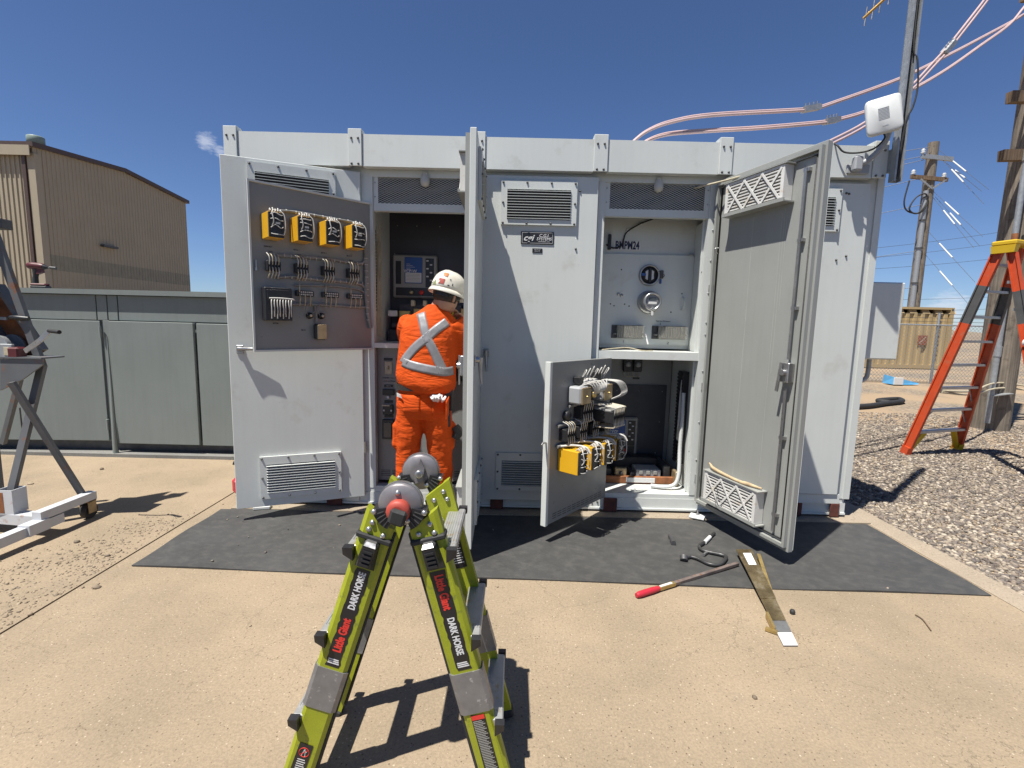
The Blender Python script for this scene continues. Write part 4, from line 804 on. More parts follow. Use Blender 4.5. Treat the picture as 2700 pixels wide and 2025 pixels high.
b.build('fuse_holder', 'wire_white', ip4); b = MB(MP4)
b.bbox(0.23, 0.30, -0.05, -0.002, 1.075, 1.15, 0.004); b.build('terminal_block', 'black_plastic', ip4); MB(MP4).bbox(0.47, 0.52, -0.06, -0.002, 1.08, 1.125, 0.004).build('terminal_block', 'black_plastic', ip4)
corrugated('spiral_wrap', [(0.19, -0.10, 1.07), (0.14, -0.17, 1.10), (0.085, -0.20, 1.155), (0.05, -0.17, 1.20), (0.02, -0.11, 1.185), (0.03, -0.10, 1.12), (0.08, -0.12, 1.06)], 0.021, 'white_plastic', ip4, 0.02)
b = MB(MP4)
for pts, r in ((((0.70, -0.015, 0.665), (0.5, -0.02, 0.672), (0.25, -0.02, 0.676), (0.03, -0.015, 0.675)), 0.012), (((0.70, -0.015, 0.805), (0.5, -0.015, 0.812), (0.2, -0.015, 0.808), (0.03, -0.015, 0.81)), 0.011), (((0.58, -0.015, 0.925), (0.35, -0.02, 0.93), (0.1, -0.02, 0.925)), 0.011)): b.tube(pts, r, 7)
b.build('wire_harness', 'wire_grey', ip4); b = MB(MP4)
for s in (0.62, 0.45, 0.28, 0.11): b.tube([(s + 0.06, -0.03, 0.668), (s, -0.09, 0.675), (s - 0.04, -0.165, 0.668), (s - 0.05, -0.195, 0.63)], 0.008, 6)
b.build('wire_harness', 'wire_white', ip4)
b = MB(MP4)
for k in range(3):
    for i in range(11): b.box(0.07 + i * 0.059, 0.115 + i * 0.059, -0.001, 0.0, 0.158 + k * 0.016, 0.163 + k * 0.016)
b.build('vent_slot', 'interior_dark', ip4)
MB(MP4).tube([(0.79, 0.01, 0.705), (0.83, 0.005, 0.71), (0.855, -0.002, 0.70)], 0.007, 6).build('panel_latch', 'steel', ip4)
# ------------------------------------------------------------------ low cabinet on the left
LP = 'low_cabinet_paint'; LF = 5.0
low = thing('low_cabinet', 'low weathered grey-green metal cabinet left of the tall one', 'cabinet', (-4.4, 5.8, 0))
MB().box(-6.6, -2.45, LF + 0.03, 6.7, 0.14, 1.69).build('body', LP, low)
b = MB(); b.box(-6.62, -2.43, LF - 0.035, 6.74, 1.700, 1.722); b.box(-6.62, -2.43, LF - 0.04, LF - 0.030, 1.672, 1.722); b.build('roof_lid', LP, low)
MB().box(-6.55, -2.5, LF + 0.09, 6.6, 0.03, 0.14).build('plinth', 'dark_steel', low)
for x0, x1 in ((-6.58, -4.272), (-4.262, -4.160), (-4.150, -4.052), (-4.042, -2.47)): MB().bbox(x0, x1, LF + 0.008, LF + 0.03, 1.415, 1.668, 0.003).build('upper_panel', LP, low)
MB().bbox(-4.215, -4.150, LF + 0.008, LF + 0.03, 0.15, 1.413, 0.003).build('centre_post', LP, low)
ML1 = frame((-4.245, LF + 0.01), (-0.995, -0.055)); dl = MB(ML1).bbox(0, 1.15, 0, 0.03, 0.150, 1.405, 0.003).build('door', LP, low); MB(ML1).box(1.155, 2.3, 0.0, 0.03, 0.150, 1.40).build('door', LP, low)
MB().bbox(-4.120, -3.262, LF - 0.035, LF + 0.004, 0.135, 1.407, 0.003).build('door', LP, low); MB().bbox(-3.236, -2.47, LF - 0.022, LF + 0.012, 0.130, 1.402, 0.003).build('door', LP, low)
for z in (1.29, 0.33): MB().cyl((-4.222, LF - 0.02, z - 0.055), (-4.222, LF - 0.02, z + 0.055), 0.014, 10).build('hinge', LP, dl)
b = MB(); b.tube([(-4.135, LF - 0.05, 0.02), (-4.14, LF - 0.045, 0.25), (-4.155, LF - 0.02, 0.8), (-4.165, LF - 0.01, 1.25)], 0.018, 6, radii=[0.026, 0.022, 0.012, 0.004]); b.build('lifted_trim', LP, low)
S_(MB().box(-6.7, -2.4, LF - 0.09, 6.85, -0.02, 0.035).build('equipment_pad', 'pad_grey'))

# ------------------------------------------------------------------ metal shed far behind on the left
mat('shed_siding', (0.33, 0.285, 0.205), 0.55, var=0.04, vscale=0.6, streak=0.06); mat('shed_siding_stained', (0.25, 0.235, 0.175), 0.6, var=0.08, vscale=2, streak=0.22); mat('shed_trim', (0.07, 0.045, 0.035), 0.5, var=0.1); mat('vent_green', (0.19, 0.255, 0.23), 0.5, var=0.08, streak=0.1)
K = 1.6; X0, Y0, Y1, YM = -19.0 * K, 20 * K, 28.9 * K, 24.45 * K
ZE, ZR = EYE + 6.40 * K, EYE + 6.80 * K; ZB = EYE + 2.36 * K
shed = thing('metal_shed', 'tall beige corrugated metal shed with dark roof trim', 'shed', (X0 - 6, YM, 0))
def ribbed(p, q, z0, ztop, name, m, pitch, dep, nrm):
    """trapezoid-ribbed sheet from p to q on the ground plan; ztop(t) gives the head height"""
    p, q = Vector((*p, 0)), Vector((*q, 0)); L = (q - p).length; n = int(L / pitch); b = MB(); nv = Vector((*nrm, 0)); prof = ((0.0, 0), (0.62, 0), (0.70, 1), (0.92, 1)); vs = []
    for i in range(n):
        for f, h in prof:
            t = (i + f) / n; c = p.lerp(q, t) + nv * (h * dep); vs += [(c.x, c.y, z0), (c.x, c.y, ztop(t))]
    c = q; vs += [(c.x, c.y, z0), (c.x, c.y, ztop(1.0))]
    b._add(vs, [(2 * i, 2 * i + 2, 2 * i + 3, 2 * i + 1) for i in range(len(vs) // 2 - 1)]); return b.build(name, m, shed)
gz = lambda t: ZE + (ZR - ZE) * (1 - abs(t * 2 - 1)) if False else (ZE + (ZR - ZE) * min(1, t / 0.5) if t < 0.5 else ZR - (ZR - ZE) * (t - 0.5) / 0.5)
ribbed((X0 - 14, Y0), (X0, Y0), ZB, lambda t: ZE, 'front_siding', 'shed_siding', 0.30, 0.06, (0, -1)); ribbed((X0 - 14, Y0), (X0, Y0), 0, lambda t: ZB, 'front_siding', 'shed_siding', 0.30, 0.06, (0, -1))
ribbed((X0, Y0), (X0, Y1), ZB, gz, 'gable_siding', 'shed_siding', 0.30, 0.035, (1, 0)); ribbed((X0, Y0), (X0, Y1), ZB - 1.0, lambda t: ZB, 'stained_band', 'shed_siding_stained', 0.30, 0.035, (1, 0)); ribbed((X0, Y0), (X0, Y1), 0, lambda t: ZB - 1.0, 'gable_siding', 'shed_siding', 0.30, 0.035, (1, 0))
MB().box(X0 - 0.35, X0 + 0.12, Y0 - 0.14, Y0 + 0.3, 0, ZE - 0.35).build('corner_trim', 'shed_siding', shed); MB().box(X0 - 0.62, X0 - 0.40, Y0 - 0.22, Y0 - 0.10, 0, ZE).build('downpipe', 'shed_trim', shed)
b = MB(); b.hexa([(X0 - 14.4, Y0 - 0.3, ZE), (X0 + 0.25, Y0 - 0.3, ZE), (X0 + 0.25, YM, ZR), (X0 - 14.4, YM, ZR), (X0 - 14.4, Y0 - 0.3, ZE + 0.28), (X0 + 0.25, Y0 - 0.3, ZE + 0.28), (X0 + 0.25, YM, ZR + 0.28), (X0 - 14.4, YM, ZR + 0.28)]); b.hexa([(X0 - 14.4, YM, ZR), (X0 + 0.25, YM, ZR), (X0 + 0.25, Y1 + 0.2, ZE), (X0 - 14.4, Y1 + 0.2, ZE), (X0 - 14.4, YM, ZR + 0.28), (X0 + 0.25, YM, ZR + 0.28), (X0 + 0.25, Y1 + 0.2, ZE + 0.28), (X0 - 14.4, Y1 + 0.2, ZE + 0.28)]); b.build('roof', 'shed_trim', shed)
MB().box(X0 - 14.2, X0 + 0.05, Y0 - 0.36, Y0 - 0.30, ZE - 0.55, ZE + 0.05).build('eave_fascia', 'shed_siding', shed)
MB().lathe((X0 - 0.75, Y0 + 1.0, ZE + 0.1), (0, 0, 1), [(0.3, 0), (0.3, 0.3), (0.46, 0.32), (0.46, 0.86), (0.43, 0.9), (0.05, 0.92)], 20).build('roof_ventilator', 'vent_green', shed)
MB().box(X0 + 0.06, X0 + 0.35, Y0 + 4.4, Y0 + 5.7, ZB + 1.1, ZB + 1.25).build('wall_lamp', 'dark_steel', shed)

# ------------------------------------------------------------------ fuel can behind the ajar door, driver on the low cabinet
mat('red_plastic', (0.42, 0.02, 0.035), 0.45, var=0.08)
can = thing('fuel_can', 'red plastic can half hidden behind the ajar door', 'fuel can', (-2.18, 3.93, 0))
b = MB(); b.bbox(-2.30, -2.06, 3.84, 4.02, 0.002, 0.18, 0.045); b.bbox(-2.26, -2.10, 3.86, 4.0, 0.175, 0.215, 0.02); b.build('body', 'red_plastic', can)
b = MB(); b.tube([(-2.22, 3.92, 0.21), (-2.25, 3.90, 0.27), (-2.285, 3.89, 0.285)], 0.018, 8); b.lathe((-2.22, 3.92, 0.205), (0, 0, 1), [(0.03, 0), (0.03, 0.03), (0.02, 0.035)], 12); b.build('spout', 'black_plastic', can)
mat('driver_red', (0.085, 0.012, 0.014), 0.45, var=0.1)
drv = thing('impact_driver', 'red and black cordless impact driver standing on the low cabinet', 'power tool', (-4.98, 5.2, 1.722))
MD = T((-4.96, 5.2, 1.724)) @ Matrix.Rotation(0.12, 4, 'Z')
b = MB(MD); b.tube([(-0.135, 0, 0.235), (-0.10, 0, 0.238), (-0.02, 0, 0.232), (0.01, 0, 0.228)], 0.038, 10, radii=[0.030, 0.037, 0.037, 0.032]); b.hexa([(-0.05, -0.022, 0.15), (0.0, -0.022, 0.17), (0.0, 0.022, 0.17), (-0.05, 0.022, 0.15), (-0.10, -0.02, 0.22), (0.0, -0.02, 0.22), (0.0, 0.02, 0.22), (-0.10, 0.02, 0.22)]); b.build('housing', 'driver_red', drv)
MB(MD).tube([(0.005, 0, 0.228), (0.03, 0, 0.226), (0.05, 0, 0.225)], 0.028, 10, radii=[0.032, 0.022, 0.012]).build('nose', 'black_plastic', drv); b = MB(MD); b.cyl((0.05, 0, 0.225), (0.075, 0, 0.2235), 0.006, 8); b.cyl((0.07, 0, 0.224), (0.128, 0, 0.220), 0.014, 10); b.build('socket_bit', 'dark_steel', drv)
b = MB(MD); b.tube([(-0.06, 0, 0.20), (-0.075, 0, 0.13), (-0.082, 0, 0.06), (-0.08, 0, 0.045)], 0.025, 9, radii=[0.030, 0.024, 0.026, 0.03]); b.bbox(-0.028, -0.012, -0.01, 0.01, 0.165, 0.195, 0.004); b.build('grip', 'black_rubber', drv)
MB(MD).bbox(-0.118, 0.035, -0.038, 0.038, 0.032, 0.056, 0.012).build('battery_foot', 'driver_red', drv); MB(MD).bbox(-0.115, 0.045, -0.04, 0.04, 0.0, 0.034, 0.010).build('battery', 'black_plastic', drv)

# ------------------------------------------------------------------ material lift at the left edge
lift = thing('material_lift', 'worn grey hand-cranked material lift with rusty mast and white legs', 'lift', (-3.4, 3.2, 0))
b = MB(); b.box(-3.70, -3.53, 3.13, 3.15, 0.09, 2.6); b.box(-3.70, -3.68, 3.15, 3.24, 0.09, 2.6); b.box(-3.55, -3.53, 3.15, 3.24, 0.09, 2.6); b.box(-3.52, -3.49, 3.17, 3.23, 0.10, 1.0); b.build('mast', 'old_paint', lift)
b = MB(); b.bar((-3.052, 3.42, 0.165), (-3.075, 3.02, 0.160), 0.062, 0.055); b.build('outrigger_tube', 'lift_white', lift)
b = MB(); b.bar((-3.065, 3.17, 0.096), (-3.13, 2.30, 0.080), 0.064, 0.062); b.bar((-3.066, 3.06, 0.100), (-3.073, 2.93, 0.098), 0.078, 0.072); b.build('leg_tube', 'lift_white', lift)
b = MB(); b.bar((-3.62, 3.16, 0.105), (-3.09, 3.10, 0.105), 0.085, 0.07); b.build('cross_beam', 'lift_white', lift)
b = MB(); M_ = T((-3.345, 3.135, 0.14)); b = MB(M_); b.box(-0.055, -0.049, -0.05, 0.05, 0, 0.165); b.box(0.049, 0.055, -0.05, 0.05, 0, 0.165); b.box(-0.049, 0.049, -0.05, -0.044, 0, 0.165); b.box(-0.049, 0.049, 0.044, 0.05, 0, 0.165); b.build('square_socket', 'lift_white', lift)
b = MB(); b.box(-3.401, -3.35, 3.0835, 3.0848, 0.15, 0.29); b.build('rust_patch', 'rust', lift)
b = MB(); b.cyl((-3.09, 3.14, 0.13), (-3.09, 3.14, 0.17), 0.014, 6); b.cyl((-3.09, 3.14, 0.128), (-3.09, 3.14, 0.135), 0.024, 12); b.build('clamp_bolt', 'steel', lift)
cx, cy = -3.06, 3.385; b = MB(); b.cyl((cx - 0.02, cy, 0.058), (cx + 0.02, cy, 0.058), 0.056, 18); cw = b.build('caster_wheel', 'black_rubber', lift)
b = MB(); b.box(cx - 0.034, cx - 0.028, cy - 0.035, cy + 0.03, 0.045, 0.135); b.box(cx + 0.028, cx + 0.034, cy - 0.035, cy + 0.03, 0.045, 0.135); b.box(cx - 0.034, cx + 0.034, cy - 0.04, cy + 0.035, 0.127, 0.1365); b.build('caster_fork', 'zinc_yellow', lift)
b = MB(); b.bar(at(30, 1300, 3.16), at(112, 962, 3.30), 0.045, 0.03, (0, 1, 0)); b.bar(at(112, 968, 3.30), at(98, 928, 3.30), 0.045, 0.03, (0, 1, 0)); b.bar(at(98, 930, 3.30), at(-20, 600, 3.28), 0.045, 0.03, (0, 1, 0)); b.build('brace', 'old_paint', lift)
MB().bar(at(226, 1318, 3.39), at(30, 1008, 3.17), 0.042, 0.024, (0, 1, 0)).build('brace', 'old_paint', lift)
MB().bar(at(8, 1170, 3.45), at(52, 1000, 3.45), 0.03, 0.03, (0, 1, 0)).build('brace', 'old_paint', lift); MB().cyl(at(52, 1075, 3.42), at(62, 1160, 3.42), 0.005, 6).build('cable', 'dark_steel', lift)
p = [at(u, v, 3.2) for u, v in ((0, 948), (112, 945), (112, 962), (60, 1000), (0, 1030))]; n = len(p); b = MB(); b._add([q for q in p] + [q + Vector((0, 0.012, 0)) for q in p], [tuple(range(n)), tuple(range(n, 2 * n))[::-1]] + [(i, (i + 1) % n, n + (i + 1) % n, n + i) for i in range(n)]); b.box(p[0].x - 0.1, p[1].x, 3.19, 3.36, p[1].z - 0.004, p[1].z + 0.006); b.build('winch_bracket', 'old_paint', lift)
wz = at(60, 948, 3.25).z; wx = at(40, 920, 3.25).x
b = MB(); b.cyl((wx - 0.10, 3.22, wz + 0.075), (wx - 0.10, 3.25, wz + 0.075), 0.088, 24); b.cyl((wx - 0.10, 3.25, wz + 0.075), (wx - 0.10, 3.33, wz + 0.075), 0.04, 18); b.cyl((wx - 0.10, 3.33, wz + 0.075), (wx - 0.10, 3.345, wz + 0.075), 0.088, 24); b.build('winch_drum', 'galvanised', lift)
b = MB(); b.bbox(wx - 0.055, wx + 0.03, 3.20, 3.22, wz + 0.008, wz + 0.105, 0.003); b.box(wx - 0.055, wx + 0.06, 3.22, 3.35, wz + 0.004, wz + 0.012); b.build('winch_frame', 'galvanised', lift); MB().bbox(wx + 0.0, wx + 0.075, 3.19, 3.26, wz + 0.012, wz + 0.085, 0.01).build('brake_housing', 'driver_red', lift); MB().bbox(wx - 0.025, wx + 0.012, 3.1965, 3.1995, wz + 0.03, wz + 0.085, 0.001).build('winch_label', 'wire_cream', lift)
b = MB(); a0, a1, a2 = at(66, 926, 3.12), at(105, 898, 3.1), at(131, 872, 3.1); b.bar(a0, a1, 0.03, 0.008, (0, 1, 0)); b.bar(a1, a2, 0.03, 0.008, (0, 1, 0)); b.build('crank_arm', 'steel', lift)
MB().tube([a2 - Vector((0.004, 0, 0)), a2 + Vector((0.05, -0.02, -0.003)), a2 + Vector((0.094, -0.035, -0.006))], 0.013, 8).build('crank_grip', 'black_rubber', lift)
b = MB(); q0, q1 = at(-20, 770, 3.36), at(95, 940, 3.36); b.bar(q0, q1, 0.19, 0.006, (0, 1, 0)); b.build('boom_web', 'rust', lift)
d_ = (q1 - q0).normalized(); pn = Vector((-d_.z, 0, d_.x)); b = MB()
for s in (-1, 1): b.bar(q0 + pn * 0.095 * s + Vector((0, -0.03, 0)), q1 + pn * 0.095 * s + Vector((0, -0.03, 0)), 0.022, 0.065, (0, 1, 0))
b.build('boom_flange', 'old_paint', lift)
b = MB(); b.bar(at(-30, 838, 3.28), at(20, 840, 3.28), 0.02, 0.02); b.build('pull_rod', 'galvanised', lift); MB().tube([at(24, 836, 3.28), at(45, 838, 3.27), at(76, 840, 3.28)], 0.016, 8, radii=[0.012, 0.018, 0.014]).build('rod_grip', 'black_plastic', lift)
MB().bbox(at(-30, 575, 3.3).x, at(15, 590, 3.3).x, 3.27, 3.35, at(10, 604, 3.3).z, at(10, 578, 3.3).z, 0.004).build('carriage_bracket', 'dark_steel', lift)
MB().bar(at(-30, 700, 3.31), at(2, 700, 3.31), 0.03, 0.012).build('carriage_rail', 'dark_steel', lift)

# ------------------------------------------------------------------ side box, radio mast, antennas
sb = thing('side_junction_box', 'pale grey metal box fixed to the right end of the cabinet', 'junction box', (2.9, 4.05, 1.2))
MB().bbox(2.70, 3.010, 3.815, 4.15, 1.265, 1.862, 0.006).build('box_body', CP, sb); MB().bbox(2.715, 3.003, 3.800, 3.8145, 1.270, 1.857, 0.006).build('box_cover', CP, sb)
b = MB(); b.tube([(2.90, 3.95, 1.27), (2.90, 3.95, 1.16), (2.885, 3.95, 1.10), (2.82, 3.95, 1.07), (2.69, 3.95, 1.07)], 0.017, 10); b.build('conduit', 'galvanised', sb)
mast = thing('radio_mast', 'galvanised strut mast bolted to the right end of the fascia', 'mast', (2.655, 3.6, 2.5))
A, B = Vector((2.662, 3.575, 2.53)), Vector((2.668, 3.575, 6.2)); b = MB()
for dx, dy, w, h in ((-0.028, 0, 0.004, 0.05), (0.028, 0, 0.004, 0.05), (0, 0.025, 0.06, 0.004), (-0.022, -0.025, 0.012, 0.004), (0.022, -0.025, 0.012, 0.004)): b.box(A.x + dx - w / 2, A.x + dx + w / 2, A.y + dy - h / 2, A.y + dy + h / 2, A.z, B.z)
b.build('strut_channel', 'galvanised', mast); MB().bbox(2.632, 2.692, 3.602, 3.630, 2.60, 2.76, 0.003).build('strut_clamp', 'galvanised', mast)
MB().tube([(2.668, 3.57, 6.0), (2.666, 3.565, 4.2), (2.668, 3.56, 3.45), (2.695, 3.545, 3.32), (2.715, 3.54, 3.15), (2.70, 3.54, 3.02), (2.672, 3.55, 2.93), (2.664, 3.56, 2.75), (2.664, 3.57, 2.55)], 0.006, 6).build('coax_cable', 'black_rubber', mast)
rad = thing('radio_antenna', 'white square radio antenna panel on a curved arm by the mast', 'antenna', (2.5, 3.5, 2.7))
def rounded_panel(c, w, h, d, tilt, yaw, rad_, bulge):
    M = T(c) @ Matrix.Rotation(yaw, 4, 'Z') @ Matrix.Rotation(tilt, 4, 'Y'); prof = []
    for i in range(40):
        t = 2 * math.pi * i / 40; e = 0.24; prof.append((math.copysign(abs(math.cos(t)) ** e, math.cos(t)) * w / 2, math.copysign(abs(math.sin(t)) ** e, math.sin(t)) * h / 2))
    return M, prof
MR, pf = rounded_panel((2.475, 3.50, 2.932), 0.20, 0.235, 0.05, -0.16, -0.52, 0.03, 0.01)
vs, fs = [], []
for s, y in ((0.93, -0.032), (1.0, -0.026), (1.0, 0.0), (0.97, 0.014), (0.7, 0.02)): vs += [(x * s, y, z * s) for x, z in pf]
for k in range(4):
    for i in range(40): fs.append((k * 40 + i, k * 40 + (i + 1) % 40, k * 40 + 40 + (i + 1) % 40, k * 40 + 40 + i))
fs += [tuple(range(40))[::-1], tuple(range(160, 200))]; MB(MR)._add(vs, fs, True).build('radome', 'white_plastic', rad)
b = MB(MR)
for i in range(9): b.box(-0.03, 0.03, -0.0335, -0.0322, -0.03 + i * 0.009, -0.026 + i * 0.009)
b.box(-0.012, 0.02, -0.0335, -0.0322, -0.075, -0.068); b.build('grille_print', 'grey_ceramic', rad)
MB(MR).lathe((0.03, 0.03, 0), (0, 1, 0), [(0.075, 0), (0.075, 0.03), (0.055, 0.05)], 20).build('rear_housing', 'filter_card', rad)
b = MB(); b.tube([(2.40, 3.615, 2.655), (2.45, 3.60, 2.665), (2.52, 3.585, 2.73), (2.56, 3.57, 2.80), (2.575, 3.555, 2.90)], 0.019, 9); b.bbox(2.34, 2.50, 3.612, 3.6275, 2.592, 2.655, 0.004); b.bbox(2.36, 2.42, 3.56, 3.61, 2.60, 2.70, 0.01); b.bbox(2.545, 2.60, 3.545, 3.59, 2.86, 2.94, 0.005); b.build('mount_arm', 'grey_ceramic', rad)
MB().tube([(2.50, 3.52, 2.84), (2.50, 3.50, 2.79), (2.46, 3.53, 2.735), (2.38, 3.56, 2.715), (2.30, 3.60, 2.73), (2.26, 3.62, 2.78), (2.25, 3.66, 2.81)], 0.006, 6).build('data_cable', 'black_rubber', rad)
mat('gold_anodised', (0.42, 0.25, 0.06), 0.35, 0.6, var=0.1)
yg = thing('yagi_antenna', 'gold yagi antenna boom with short rods at the top edge', 'antenna', (2.7, 3.6, 3.7))
ya, yb = at(2276, 49, 3.75), at(2420, -82, 3.58); MB().cyl(ya, yb, 0.010, 8).build('boom', 'gold_anodised', yg)
for t in (0.05, 0.19, 0.33, 0.50, 0.68): c = ya.lerp(yb, t); MB().cyl(c + Vector((-0.004, 0, -0.062)), c + Vector((0.004, 0, 0.062)), 0.005, 6).build('element', 'steel', yg)

# ------------------------------------------------------------------ pink insulated conductors from the roof to the pole
mat('pink_jacket', (0.42, 0.305, 0.295), 0.5, var=0.06)
def conductor(pts, clamp_at, label, Ys, off=(0.009, 0.009, 0.012)):
    P3 = [at(u, v, y) for (u, v), y in zip(pts, Ys)]; root = thing('insulated_conductor', label, 'cable', P3[0], 'pink conductors')
    for s in (-1, 1): MB().tube([q + Vector(off) * s for q in P3], 0.0125, 8).build('strand', 'pink_jacket', root)
    for i in clamp_at:
        a, c = P3[i], P3[i + 1]; d = (c - a).normalized(); m = a.lerp(c, 0.5)
        k = MB(); k.bar(m - d * 0.10, m + d * 0.10, 0.06, 0.05); 
        cl = k.build('parallel_clamp', 'galvanised', root)
        for t in (-0.07, -0.025, 0.025, 0.07): MB().cyl(m + d * t + Vector((0, 0, 0.02)), m + d * t + Vector((0, 0, 0.055)), 0.009, 6).build('clamp_bolt', 'steel', root)
f = 1.2206
D_ = lambda *l: [(x * f, y * f) for x, y in l]
conductor(D_((1345, 330), (1368, 306), (1400, 282), (1450, 263), (1540, 248), (1735, 237), (1770, 231)) + [(2180, 277), (2371, 208), (2493, 149), (2587, 100), (2700, 38), (2800, -30)], [5], 'topmost pink conductor arching from the cabinet roof to the right', [4.5, 4.5, 4.55, 4.6, 4.7, 5.0, 5.05, 5.1, 5.7, 6.2, 6.6, 7.2, 7.6])
conductor(D_((1375, 326), (1395, 306), (1440, 290), (1520, 283), (1640, 276), (1778, 264), (1815, 257)) + [(2293, 290), (2396, 241), (2493, 185), (2587, 119), (2660, 66), (2700, 19), (2780, -80)], [5], 'middle pink conductor passing behind the white radio panel', [4.6, 4.6, 4.65, 4.7, 4.8, 5.0, 5.1, 5.3, 5.7, 6.1, 6.5, 6.9, 7.1, 7.5])
conductor([(2148, 400), (2180, 381), (2287, 324), (2396, 238), (2462, 169), (2490, 139), (2512, 113), (2600, 0), (2650, -70)], [5], 'steep pink conductor rising from the roof past the mast to the top edge', [4.6, 4.65, 4.95, 5.25, 5.4, 5.45, 5.5, 5.8, 6.0], (0.011, 0.0, -0.012))
# ------------------------------------------------------------------ right side: stepladder, poles, fence, container
def wood_mat(name, col):
    m = mat(name, col, 0.85, var=0.18, vscale=5, spots=(0.10, 0.08, 0.06), spot_amt=0.2, spot_scale=6); n, l = nt(m); b = n['Principled BSDF']; src = b.inputs['Base Color'].links[0].from_socket
    tc = n.new('ShaderNodeTexCoord'); mp = n.new('ShaderNodeMapping'); mp.inputs['Scale'].default_value = (30, 30, 0.9); l.new(tc.outputs['Object'], mp.inputs['Vector']); t = n.new('ShaderNodeTexNoise'); t.inputs['Scale'].default_value = 1.5; t.inputs['Detail'].default_value = 6; l.new(mp.outputs[0], t.inputs['Vector'])
    r = n.new('ShaderNodeMapRange'); r.inputs[1].default_value = 0.35; r.inputs[2].default_value = 0.65; r.inputs[3].default_value = 0.6; r.inputs[4].default_value = 1.15; l.new(t.outputs['Fac'], r.inputs[0]); vm = n.new('ShaderNodeVectorMath'); vm.operation = 'SCALE'; l.new(src, vm.inputs[0]); l.new(r.outputs[0], vm.inputs['Scale']); l.new(vm.outputs[0], b.inputs['Base Color'])
    bp = n.new('ShaderNodeBump'); bp.inputs['Strength'].default_value = 0.6; bp.inputs['Distance'].default_value = 0.01; l.new(t.outputs['Fac'], bp.inputs['Height']); l.new(bp.outputs[0], b.inputs['Normal'])
wood_mat('pole_wood', (0.185, 0.155, 0.12)); wood_mat('timber_brown', (0.15, 0.10, 0.06))
mat('ladder_orange', (0.44, 0.055, 0.012), 0.5, var=0.08, vscale=8, spots=(0.36, 0.09, 0.04), spot_amt=0.2); mat('ladder_grey', (0.065, 0.065, 0.065), 0.6, var=0.15); mat('aluminium', (0.40, 0.40, 0.40), 0.4, 0.7, var=0.1, vscale=20); mat('cap_yellow', (0.52, 0.34, 0.012), 0.45, var=0.06); mat('lid_blue', (0.10, 0.35, 0.62), 0.5, var=0.1)
st = thing('orange_stepladder', 'tall orange fibreglass stepladder with yellow cap beside the wooden pole', 'stepladder', (5.5, 5.9, 0))
fl, fr = Vector((4.95, 5.95, -0.02)), Vector((5.86, 6.24, -0.02)); tc_ = at(2664, 652, 5.5); bd = (fr - fl).normalized(); tl, tr = tc_ - bd * 0.16, tc_ + bd * 0.16
rl, rr = Vector((5.42, 4.72, -0.02)), Vector((6.20, 4.98, -0.02))
def rail(a, b_, w=0.10, d=0.032, parent=st, grey=(0.66, 0.83)):
    g0, g1 = a.lerp(b_, grey[0]), a.lerp(b_, grey[1])
    for p, q, m in ((a, g0, 'ladder_orange'), (g0, g1, 'ladder_grey'), (g1, b_, 'ladder_orange')):
        k = MB(); k.bar(p, q, d, w * 0.14, up=(0, 1, 0)); sd = (q - p).normalized().cross(Vector((bd.x, bd.y, 0))).normalized() * w * 0.43
        k.v = []; k.f = []; k.bar(p + sd, q + sd, d * 1.3, w * 0.14, up=sd); k.bar(p - sd, q - sd, d * 1.3, w * 0.14, up=sd); k.bar(p, q, d * 0.35, w * 0.9, up=sd); k.build('rail', m, parent)
rail(fl, tl); rail(fr, tr); rail(rl, tl + Vector((0.03, -0.08, 0)), 0.085, grey=(0.66, 0.80)); rail(rr, tr + Vector((0.03, -0.08, 0)), 0.085, grey=(0.66, 0.80))
for i in range(8):
    t = 0.115 + i * 0.115; a, c = fl.lerp(tl, t), fr.lerp(tr, t); k = MB(); k.bar(a, c, 0.085, 0.028); k.build('step', 'aluminium', st)
    if i in (1, 2): m_ = a.lerp(c, 0.82); MB().bar(m_, fr.lerp(tr, t - 0.075), 0.012, 0.012).build('step_brace', 'aluminium', st); MB().bar(a.lerp(c, 0.2), fl.lerp(tl, t - 0.07), 0.012, 0.012).build('step_brace', 'aluminium', st)
for a, c, p in ((fl, fr, tl), (fr, fl, tr)): MB().bar(a.lerp(p, 0.015) + (c - a).normalized() * 0.03, a.lerp(p, 0.11) + (c - a).normalized() * 0.17, 0.05, 0.05).build('corner_brace', 'cap_yellow', st)
for a, p in ((fl, tl), (fr, tr)): MB().bar(a - (p - a).normalized() * 0.02, a.lerp(p, 0.035), 0.06, 0.11, up=(0, 1, 0)).build('foot', 'ladder_orange' if a is fl else 'cap_yellow', st)
b = MB(T(tc_) @ Matrix.Rotation(math.atan2(bd.y, bd.x), 4, 'Z')); b.bbox(-0.22, 0.22, -0.16, 0.06, 0.0, 0.05, 0.012); b.hexa([(-0.215, -0.15, -0.08), (-0.16, -0.15, -0.08), (-0.16, 0.05, -0.08), (-0.215, 0.05, -0.08), (-0.22, -0.16, 0.0), (-0.14, -0.16, 0.0), (-0.14, 0.06, 0.0), (-0.22, 0.06, 0.0)]); b.build('top_cap', 'cap_yellow', st)
for i in range(7): a, c = rl.lerp(tl, 0.12 + i * 0.12), rr.lerp(tr, 0.12 + i * 0.12); MB().bar(a, c, 0.022, 0.03).build('rear_brace', 'aluminium', st)
mrl = rl.lerp(tl, 0.58); MW = T(mrl + Vector((-0.0, -0.052, 0))) @ Matrix.Rotation(-0.24, 4, 'Y'); MB(MW).lathe((0, 0, 0), (0, -1, 0), [(0.04, 0), (0.04, 0.002), (0.001, 0.002)], 20).build('maker_badge', 'label_white', st)
text('badge_text', 'WERNER', 0.03, MW @ T((0, -0.003, 0)) @ Matrix.Rotation(1.57, 4, 'Y'), 'navy_print', st, 0.0008)
